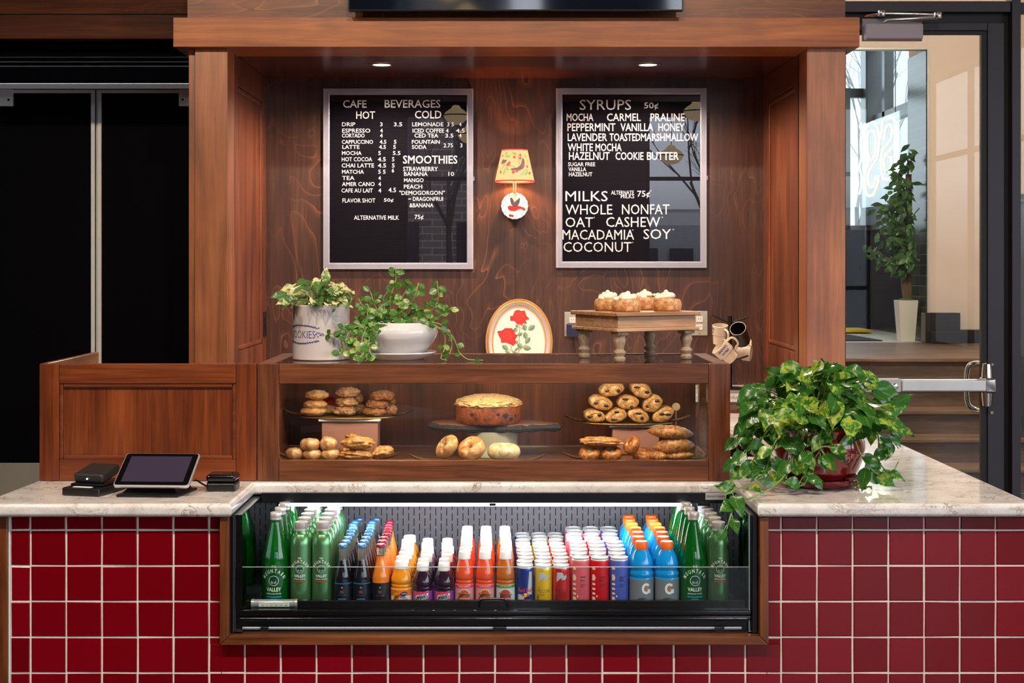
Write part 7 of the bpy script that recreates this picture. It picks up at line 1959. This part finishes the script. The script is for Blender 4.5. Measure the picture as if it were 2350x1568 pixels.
for i, q in enumerate(pts):
    p = PC(*q); od = Vector((p.x, p.y - 0.03, 0)).normalized()
    dirv = (od * r.uniform(0.6, 1.1) + Vector((r.uniform(-0.4, 0.4), -0.2, r.uniform(-0.3, 0.4)))).normalized()
    if i == 0: dirv = Vector((0.1, 0, 1))
    Lf = r.uniform(0.044, 0.062)
    b_ = p - dirv * Lf * 0.5
    leaf(lv, b_, dirv, Vector((0, -0.7, 0.8)) + rvec(r) * 0.4, Lf, Lf * r.uniform(0.52, 0.66), HEART, r.uniform(0.1, 0.4), 0.2, r.random(), wav=1, ph=r.uniform(0, 6))
    stm.tube(smooth_path([Vector((r.uniform(-0.05, 0.05), r.uniform(-0.05, 0.05), Hk - 0.02)), b_ * 0.6 + Vector((0, 0, 0.075)), b_], 3), 0.0013, 5)
pth = smooth_path([PC(790, 668, 4.72), PC(806, 680, 4.70), PC(800, 700, 4.68), PC(768, 705, 4.66), PC(762, 722, 4.66)], 5)
stm.tube(pth, 0.0012, 5)
for q in (6, 10, 14, 18): leaf(lv, pth[q], (0.4 if q % 4 else -0.4, -0.3, 0.2), (0, -1, 0.3), 0.016, 0.010, HEART, 0.1, 0.2, 0.2)
lv.build('foliage', VM, cr, angle=180); stm.build('stems', SM, cr)

# ---- round leaved trailing plant in the white bowl
bd = 4.79
bw = thing('bowl_plant', 'round leaved trailing plant in a glossy white bowl with saucer', 'potted plant', (wx(914, bd), bd, TOP + 0.0003))
M_['bowl'] = pm('glossy_white_glaze', (216, 214, 214), 0.08, coat=0.5, var=0.03, vscale=14)
k = bd / F
mb = MB(); mb.lathe([(0.085, 0.0), (0.092, 0.003), (0.118, 0.014), (0.128, 0.022), (0.127, 0.026), (0.112, 0.020), (0.0, 0.014)], 48); mb.build('saucer', M_['bowl'], bw)
mb = MB(); mb.lathe([(0.070, 0.015), (0.082, 0.018), (0.105, 0.040), (0.126, 0.070), (0.133, 0.088), (0.130, 0.104), (0.120, 0.117), (0.112, 0.124), (0.107, 0.124), (0.104, 0.114), (0.0, 0.112)], 52); mb.build('bowl', M_['bowl'], bw)
mb = MB(); mb.ball((0, 0, 0.112), (0.102, 0.102, 0.012), 20, 8, fn=lambda u: 1 + 0.2 * noise.noise(u * 9)); mb.build('soil', pm('bark_soil', (70, 52, 40), 0.95), bw)
RM = leaf_mat('round_leaf', (70, 122, 44), (170, 192, 110), 0.5, 70, 0.3, 0.5, shift=0.16)
lv = MB(); lv.uv = []; lv.rnd = []; stm = MB(); r = rng(14)
def PB(px, py, d): return Vector((wx(px, d) - wx(914, bd), d - bd, wz(py, d) - TOP))
STEMS = [
    [(900, 735, 4.80), (895, 690, 4.80), (908, 645, 4.80), (907, 612, 4.80)], [(905, 735, 4.78), (925, 680, 4.77), (945, 650, 4.77)], [(930, 735, 4.78), (980, 720, 4.76), (1005, 690, 4.75), (1003, 645, 4.75)],
    [(880, 735, 4.78), (860, 700, 4.77), (850, 670, 4.77)], [(890, 738, 4.76), (940, 700, 4.74), (955, 670, 4.73), (960, 650, 4.74)], [(870, 735, 4.76), (835, 705, 4.74), (822, 685, 4.74)],
    [(870, 738, 4.74), (830, 735, 4.71), (800, 750, 4.69), (765, 765, 4.68), (748, 770, 4.68)], [(865, 738, 4.73), (830, 745, 4.69), (800, 765, 4.67), (790, 800, 4.66), (778, 815, 4.66)],
    [(860, 738, 4.73), (840, 755, 4.68), (830, 790, 4.65), (842, 820, 4.63), (835, 835, 4.63)], [(872, 740, 4.71), (850, 760, 4.66), (848, 800, 4.64), (855, 825, 4.63)], [(880, 742, 4.70), (865, 765, 4.66), (852, 790, 4.65)], [(850, 735, 4.74), (815, 750, 4.70), (808, 790, 4.67), (815, 812, 4.66)],
    [(855, 735, 4.73), (822, 760, 4.68), (820, 800, 4.65), (828, 822, 4.64)],
    [(960, 735, 4.74), (1000, 730, 4.72), (1025, 715, 4.72), (1038, 705, 4.72)], [(970, 738, 4.72), (1010, 745, 4.70), (1040, 775, 4.70), (1055, 810, 4.70), (1080, 828, 4.68), (1108, 830, 4.66)], [(985, 740, 4.71), (1018, 765, 4.70), (1020, 800, 4.70), (1012, 822, 4.68), (1025, 828, 4.66)], [(990, 740, 4.72), (1030, 770, 4.73), (1036, 800, 4.73), (1022, 825, 4.70)],
    [(960, 738, 4.73), (920, 740, 4.71), (880, 755, 4.67)], [(900, 738, 4.78), (870, 720, 4.74), (835, 720, 4.72)], [(915, 738, 4.80), (960, 715, 4.82), (985, 700, 4.82)], [(890, 738, 4.82), (880, 690, 4.84), (890, 668, 4.84)], [(875, 738, 4.74), (845, 735, 4.70), (845, 700, 4.70)],
]
for si, sv in enumerate(STEMS):
    path = smooth_path([PB(*q) for q in sv], 7)
    for p in path: p.z = max(p.z, 0.004)
    stm.tube(path, 0.0016, 6)
    long_r = sv[-1][0] > 1010 and sv[-1][1] > 800
    L_t = 0; nxt = 0.012; side = 1
    for a, b in zip(path, path[1:]):
        L_t += (b - a).length
        if L_t >= nxt:
            nxt += (0.045 if long_r else 0.0125) * r.uniform(0.7, 1.3); side = -side
            dirv = Vector((side * r.uniform(0.3, 1.0), r.uniform(-0.8, 0.1), r.uniform(-0.6, 0.7))).normalized()
            Lf = r.uniform(0.016, 0.027)
            st_ = b + dirv * 0.008
            if st_.z + dirv.z * Lf < 0.006: dirv.z = 0.3; dirv.normalize()
            stm.tube([b, st_], 0.0009, 4)
            leaf(lv, st_, dirv, Vector((r.uniform(-0.5, 0.5), -1, r.uniform(0.0, 0.8))), Lf, Lf * r.uniform(0.82, 0.98), ROUND, 0.08, 0.12, r.random(), back=0.16)
lv.build('foliage', RM, bw, angle=180); stm.build('vines', pm('pale_vine', (150, 160, 90), 0.45), bw)

# ---- ficus tree in the vestibule
fd = 13.52
fc = thing('ficus_tree', 'artificial ficus tree in a tapered white planter beyond the glass door', 'potted tree', (wx(2079, fd), fd, ZL + 0.0003))
kk = fd / F
hp = 94 * kk
def sq(mb, w0, w1, z0, z1):
    vs = [(-w0, -w0, z0), (w0, -w0, z0), (w0, w0, z0), (-w0, w0, z0), (-w1, -w1, z1), (w1, -w1, z1), (w1, w1, z1), (-w1, w1, z1)]
    mb.add(vs, [(3, 2, 1, 0), (4, 5, 6, 7), (0, 1, 5, 4), (1, 2, 6, 5), (2, 3, 7, 6), (3, 0, 4, 7)])
mb = MB(); sq(mb, 16 * kk, 22 * kk, 0, hp); mb.build('planter', pm('ribbed_white_planter', (232, 222, 206), 0.6, bump=0.3, bscale=60), fc, smooth=False)
mb = MB(); mb.ball((0, 0, hp), (18 * kk, 18 * kk, 0.02), 14, 8); mb.build('moss', pm('moss', (70, 92, 44), 0.9), fc)
def PF(px, py, dy=0.0): return Vector((wx(px, fd) - wx(2079, fd), dy, wz(py, fd) - ZL))
mb = MB()
for a, b, c, d in ((2080, 2078, 2080, 2086), (2086, 2088, 2086, 2090), (2078, 2072, 2076, 2080)): mb.tube(smooth_path([PF(a, 690), PF(b, 640), PF(c, 580), PF(d, 480), PF(d, 400)], 5), [0.02 * (1 - i / 26) + 0.004 for i in range(21)], 7)
r = rng(8); lv = MB(); lv.uv = []; lv.rnd = []
tips = [(2010, 515), (2000, 575), (2040, 600), (2060, 620), (2020, 470), (2045, 440), (2060, 400), (2085, 360), (2092, 350), (2090, 420), (2050, 520), (2030, 545), (2075, 560), (2060, 470), (2095, 480), (2040, 470), (2080, 440), (2070, 520), (2090, 540), (2065, 590), (2085, 600), (2055, 425)]
for (tx, ty) in tips:
    s0 = PF(2082, min(640, ty + 60)); e = PF(tx, ty, r.uniform(-0.22, 0.12)); path = smooth_path([s0, s0.lerp(e, 0.5) + Vector((0, 0, 0.05)), e], 6)
    mb.tube(path, 0.005, 5)
    for q in range(26):
        p = path[r.randint(4, len(path) - 1)] + rvec(r) * r.uniform(0, 0.14)
        dirv = Vector((r.uniform(-1, 0.6), r.uniform(-0.8, 0.3), r.uniform(-1, 0.1))).normalized()
        if OX - 0.10 - wx(2079, fd) < p.x: continue
        Lf = r.uniform(0.07, 0.115); leaf(lv, p, dirv, Vector((r.uniform(-.5, .5), -0.8, 0.6)), Lf, Lf * 0.5, LANCE, 0.15, 0.15, r.random())
mb.build('trunk', pm('ficus_bark', (96, 72, 52), 0.8), fc); lv.build('foliage', leaf_mat('ficus_leaf', (44, 84, 42), (96, 136, 62), 0.3, 20, 0.3, 0.3), fc, angle=180)

# ================================================================ neon sign in the vestibule
ns = thing('neon_sign', 'white neon letters on a clear hanging panel in the vestibule window', 'neon sign', (3.95, 14.8, 0))
py0, py1 = -0.72, 0.75
mb = MB(); mb.box(-0.006, 0.006, py0, py1, 2.22, 3.13); mb.build('acrylic_panel', thin_glass('acrylic', (226, 234, 238), 1.0), ns)
NE = pm('neon_tube', (255, 250, 240), 0.4, emit=(255, 240, 214), estr=3.2)
def Nn(px, py):
    # point on the panel seen at this direction
    y = 3.944 * F / (px - CX); return (-0.014, y - 14.8, wz(py, y))
def neon(pts): 
    mb.tube(smooth_path([Nn(*p) for p in pts], 5), 0.011, 8)
def zz(x, y): return (1930 + x / 1008 * 180, 240 + y / 1568 * 280)
mb = MB()
for q in (
    [(515, 440), (530, 330), (545, 220), (600, 160), (660, 160), (710, 240), (715, 420), (670, 540), (590, 640), (560, 720), (575, 850), (620, 870)],
    [(560, 450), (580, 320), (620, 255), (660, 300), (655, 430), (590, 520), (535, 600), (520, 720), (530, 880), (570, 960), (640, 950), (690, 880), (720, 780), (720, 670)],
    [(640, 850), (655, 760), (650, 680), (620, 670)],
    [(350, 290), (310, 250), (312, 350), (325, 460), (320, 600), (350, 700), (355, 770), (320, 860), (320, 1030), (345, 1160), (400, 1170), (450, 1100), (485, 1000), (490, 910)],
    [(400, 230), (440, 230), (485, 330), (495, 520), (470, 680), (430, 760), (370, 860), (355, 970), (385, 1060), (430, 1030), (450, 920)],
    [(400, 330), (360, 370), (345, 500), (360, 640), (395, 710), (440, 640), (455, 480), (435, 370), (400, 330)],
    [(265, 230), (270, 360), (260, 520), (270, 680), (245, 800), (265, 900), (270, 1050), (245, 1150)],
): neon([zz(*p) for p in q])
mb.build('neon_tubing', NE, ns)
mb = MB(); mb.tube([(0, -0.55, 3.13), (0, -0.55, 4.19)], 0.004, 6); mb.tube([(0, 0.55, 3.13), (0, 0.55, 4.19)], 0.004, 6); mb.build('hanging_cable', M_['black'], ns)

# ================================================================ devices on the left worktop
ZK = CT + 0.0003
# card reader on its charging base
cd = thing('card_reader', 'black card reader sitting on its charging base at the left', 'card reader', (wx(218, 4.32), 4.32, ZK), rz=math.radians(-14))
mb = MB(); mb.box(-0.062, 0.062, -0.085, 0.085, 0, 0.024, 0.005, 3); mb.box(-0.054, 0.054, -0.05, 0.08, 0.0242, 0.032, 0.004, 2); mb.build('charging_base', M_['plastic_bk'], cd)
mb = MB(); mb.box(-0.05, 0.05, -0.055, 0.055, -0.016, 0.016, 0.011, 4); mb.v = [T(0, 0.012, 0.055) @ R(11, 'X') @ v for v in mb.v]; mb.build('reader_body', pm('soft_black', (30, 29, 31), 0.5), cd)
mb = MB(); mb.box(-0.03, 0.03, -0.078, -0.062, 0.0243, 0.026, 0.0005, 1); mb.build('paper_slip', M_['white'], cd)
mb = MB(); mb.ball((0, -0.046, 0.046), 0.0028, 10, 8); mb.build('status_light', pm('white_led', (250, 250, 245), 0.3, emit=(255, 255, 250), estr=2.0), cd)
# tablet till
tbd = 4.30
tb = thing('tablet_till', 'silver edged tablet till on a black wedge stand', 'tablet', (wx(362, tbd), tbd, ZK), rz=math.radians(-3))
mb = MB(); n_ = 2
base = [(-0.10, -0.085), (0.085, -0.085), (0.105, 0.06), (-0.08, 0.06)]
mb.prism(base, 0, 0.008, 'xy', 0.003, 2)
vs = [(-0.09, -0.06, 0.008), (0.075, -0.06, 0.008), (0.09, 0.05, 0.008), (-0.07, 0.05, 0.008), (-0.06, -0.035, 0.04), (0.055, -0.035, 0.04), (0.06, 0.045, 0.075), (-0.05, 0.045, 0.075)]
mb.add(vs, [(3, 2, 1, 0), (4, 5, 6, 7), (0, 1, 5, 4), (1, 2, 6, 5), (2, 3, 7, 6), (3, 0, 4, 7)]); mb.build('stand', M_['plastic_bk'], tb)
Mt = T(0.0, -0.005, 0.069) @ R(30, 'X')
def rr_poly(hw_, hh_, r_, n=5):
    out = []
    for cx_, cy_, a0 in ((hw_ - r_, hh_ - r_, 0), (-hw_ + r_, hh_ - r_, 90), (-hw_ + r_, -hh_ + r_, 180), (hw_ - r_, -hh_ + r_, 270)):
        for i in range(n + 1): a = math.radians(a0 + 90 * i / n); out.append((cx_ + r_ * math.cos(a), cy_ + r_ * math.sin(a)))
    return out
def shear(v): return Vector((v.x + 0.16 * v.y, v.y, v.z))
mb = MB(); mb.prism(rr_poly(0.115, 0.079, 0.011), -0.006, 0.004, 'xy', 0.003, 2); mb.v = [Mt @ v for v in mb.v]; tbb = mb.build('casing', pm('silver_casing', (206, 204, 202), 0.3, 0.6), tb)
mb = MB(); mb.prism(rr_poly(0.111, 0.075, 0.009), 0.0042, 0.005, 'xy'); mb.v = [Mt @ v for v in mb.v]; mb.build('bezel', pm('black_glass_bezel', (10, 9, 12), 0.06), tb)
mb = MB(); mb.prism(rr_poly(0.094, 0.061, 0.002), 0.0052, 0.0055, 'xy'); mb.v = [Mt @ v for v in mb.v]; mb.build('screen', pm('dim_screen', (58, 50, 70), 0.1), tb)
# black box reader and its cable
bx_ = thing('card_chip_reader', 'small black rounded reader box at the end of the till cable', 'reader', (wx(512, 4.36), 4.36, ZK))
mb = MB(); mb.box(-0.045, 0.045, -0.038, 0.038, 0, 0.026, 0.007, 3); mb.build('lower_shell', M_['plastic_bk'], bx_)
mb = MB(); mb.box(-0.046, 0.046, -0.039, 0.039, 0.0275, 0.052, 0.011, 4); mb.build('upper_shell', pm('gloss_black_shell', (16, 15, 18), 0.12), bx_)
mb = MB(); mb.box(-0.043, 0.043, -0.036, 0.036, 0.0258, 0.0278); mb.build('seam', M_['blackm'], bx_)
cb = MB(); cb.tube(smooth_path([(wx(445, 4.40), 4.40, ZK + 0.022), (wx(452, 4.40), 4.40, ZK + 0.022), (wx(466, 4.39), 4.39, ZK + 0.012), (wx(475, 4.38), 4.38, ZK + 0.008), (wx(481, 4.375), 4.375, ZK + 0.010)], 5), 0.0028, 8)
tag(cb.build('data_cable', M_['plastic_bk']), 'short black cable from the tablet till to the reader box', 'cable')

# ================================================================ lamps of the room that the menu boards mirror
def pendant(x, y, z, label):
    p = thing('pendant_lamp', label, 'pendant lamp', (x, y, z), 'cream glass pendant lamps')
    mb = MB(); mb.lathe([(0.04, 0.19), (0.06, 0.17), (0.06, 0.155), (0.14, 0.10), (0.17, 0.06), (0.17, 0.045), (0.15, 0.0), (0.10, -0.05), (0.03, -0.075), (0.0, -0.078)], 30); mb.build('glass_shade', pm('lit_opal_glass', (250, 226, 180), 0.3, emit=(255, 222, 172), estr=2.2), p)
    mb = MB(); mb.lathe([(0.172, 0.045), (0.174, 0.052), (0.172, 0.06)], 30, capb=False, capt=False); mb.build('band', M_['black'], p)
    mb = MB(); mb.tube([(0, 0, 0.19), (0, 0, 4.3 - z)], 0.006, 8); mb.build('cord', M_['black'], p)
pendant(-0.62, -5.2, 3.60, 'cream pendant lamp mirrored high in the cafe beverages board'); pendant(-0.40, -4.2, 3.25, 'cream pendant lamp mirrored at the right edge of the beverages board')
pendant(2.55, -4.2, 3.55, 'cream pendant lamp mirrored at the right edge of the syrups board'); pendant(2.34, -5.2, 3.05, 'cream pendant lamp mirrored in the middle of the syrups board')

# ---- cafe table standing before the counter, mirrored in the case glass
ct = thing('cafe_table', 'dark square cafe table mirrored in the left of the pastry case glass', 'table', (-0.93, 0.85, 0), rz=math.radians(55))
mb = MB(); mb.box(-0.53, 0.53, -0.53, 0.53, 0.715, 0.75, 0.006, 2); mb.build('table_top', pm('smoked_oak_top', (150, 136, 138), 0.2, var=0.15, vscale=6), ct)
mb = MB(); mb.tube([(0, 0, 0.02), (0, 0, 0.714)], 0.04, 16); mb.build('pedestal', M_['black'], ct)
mb = MB(); mb.box(-0.3, 0.3, -0.04, 0.04, 0, 0.025, 0.004, 1); mb.box(-0.04, 0.04, -0.3, 0.3, 0, 0.0245, 0.004, 1); mb.build('cross_foot', M_['black'], ct)
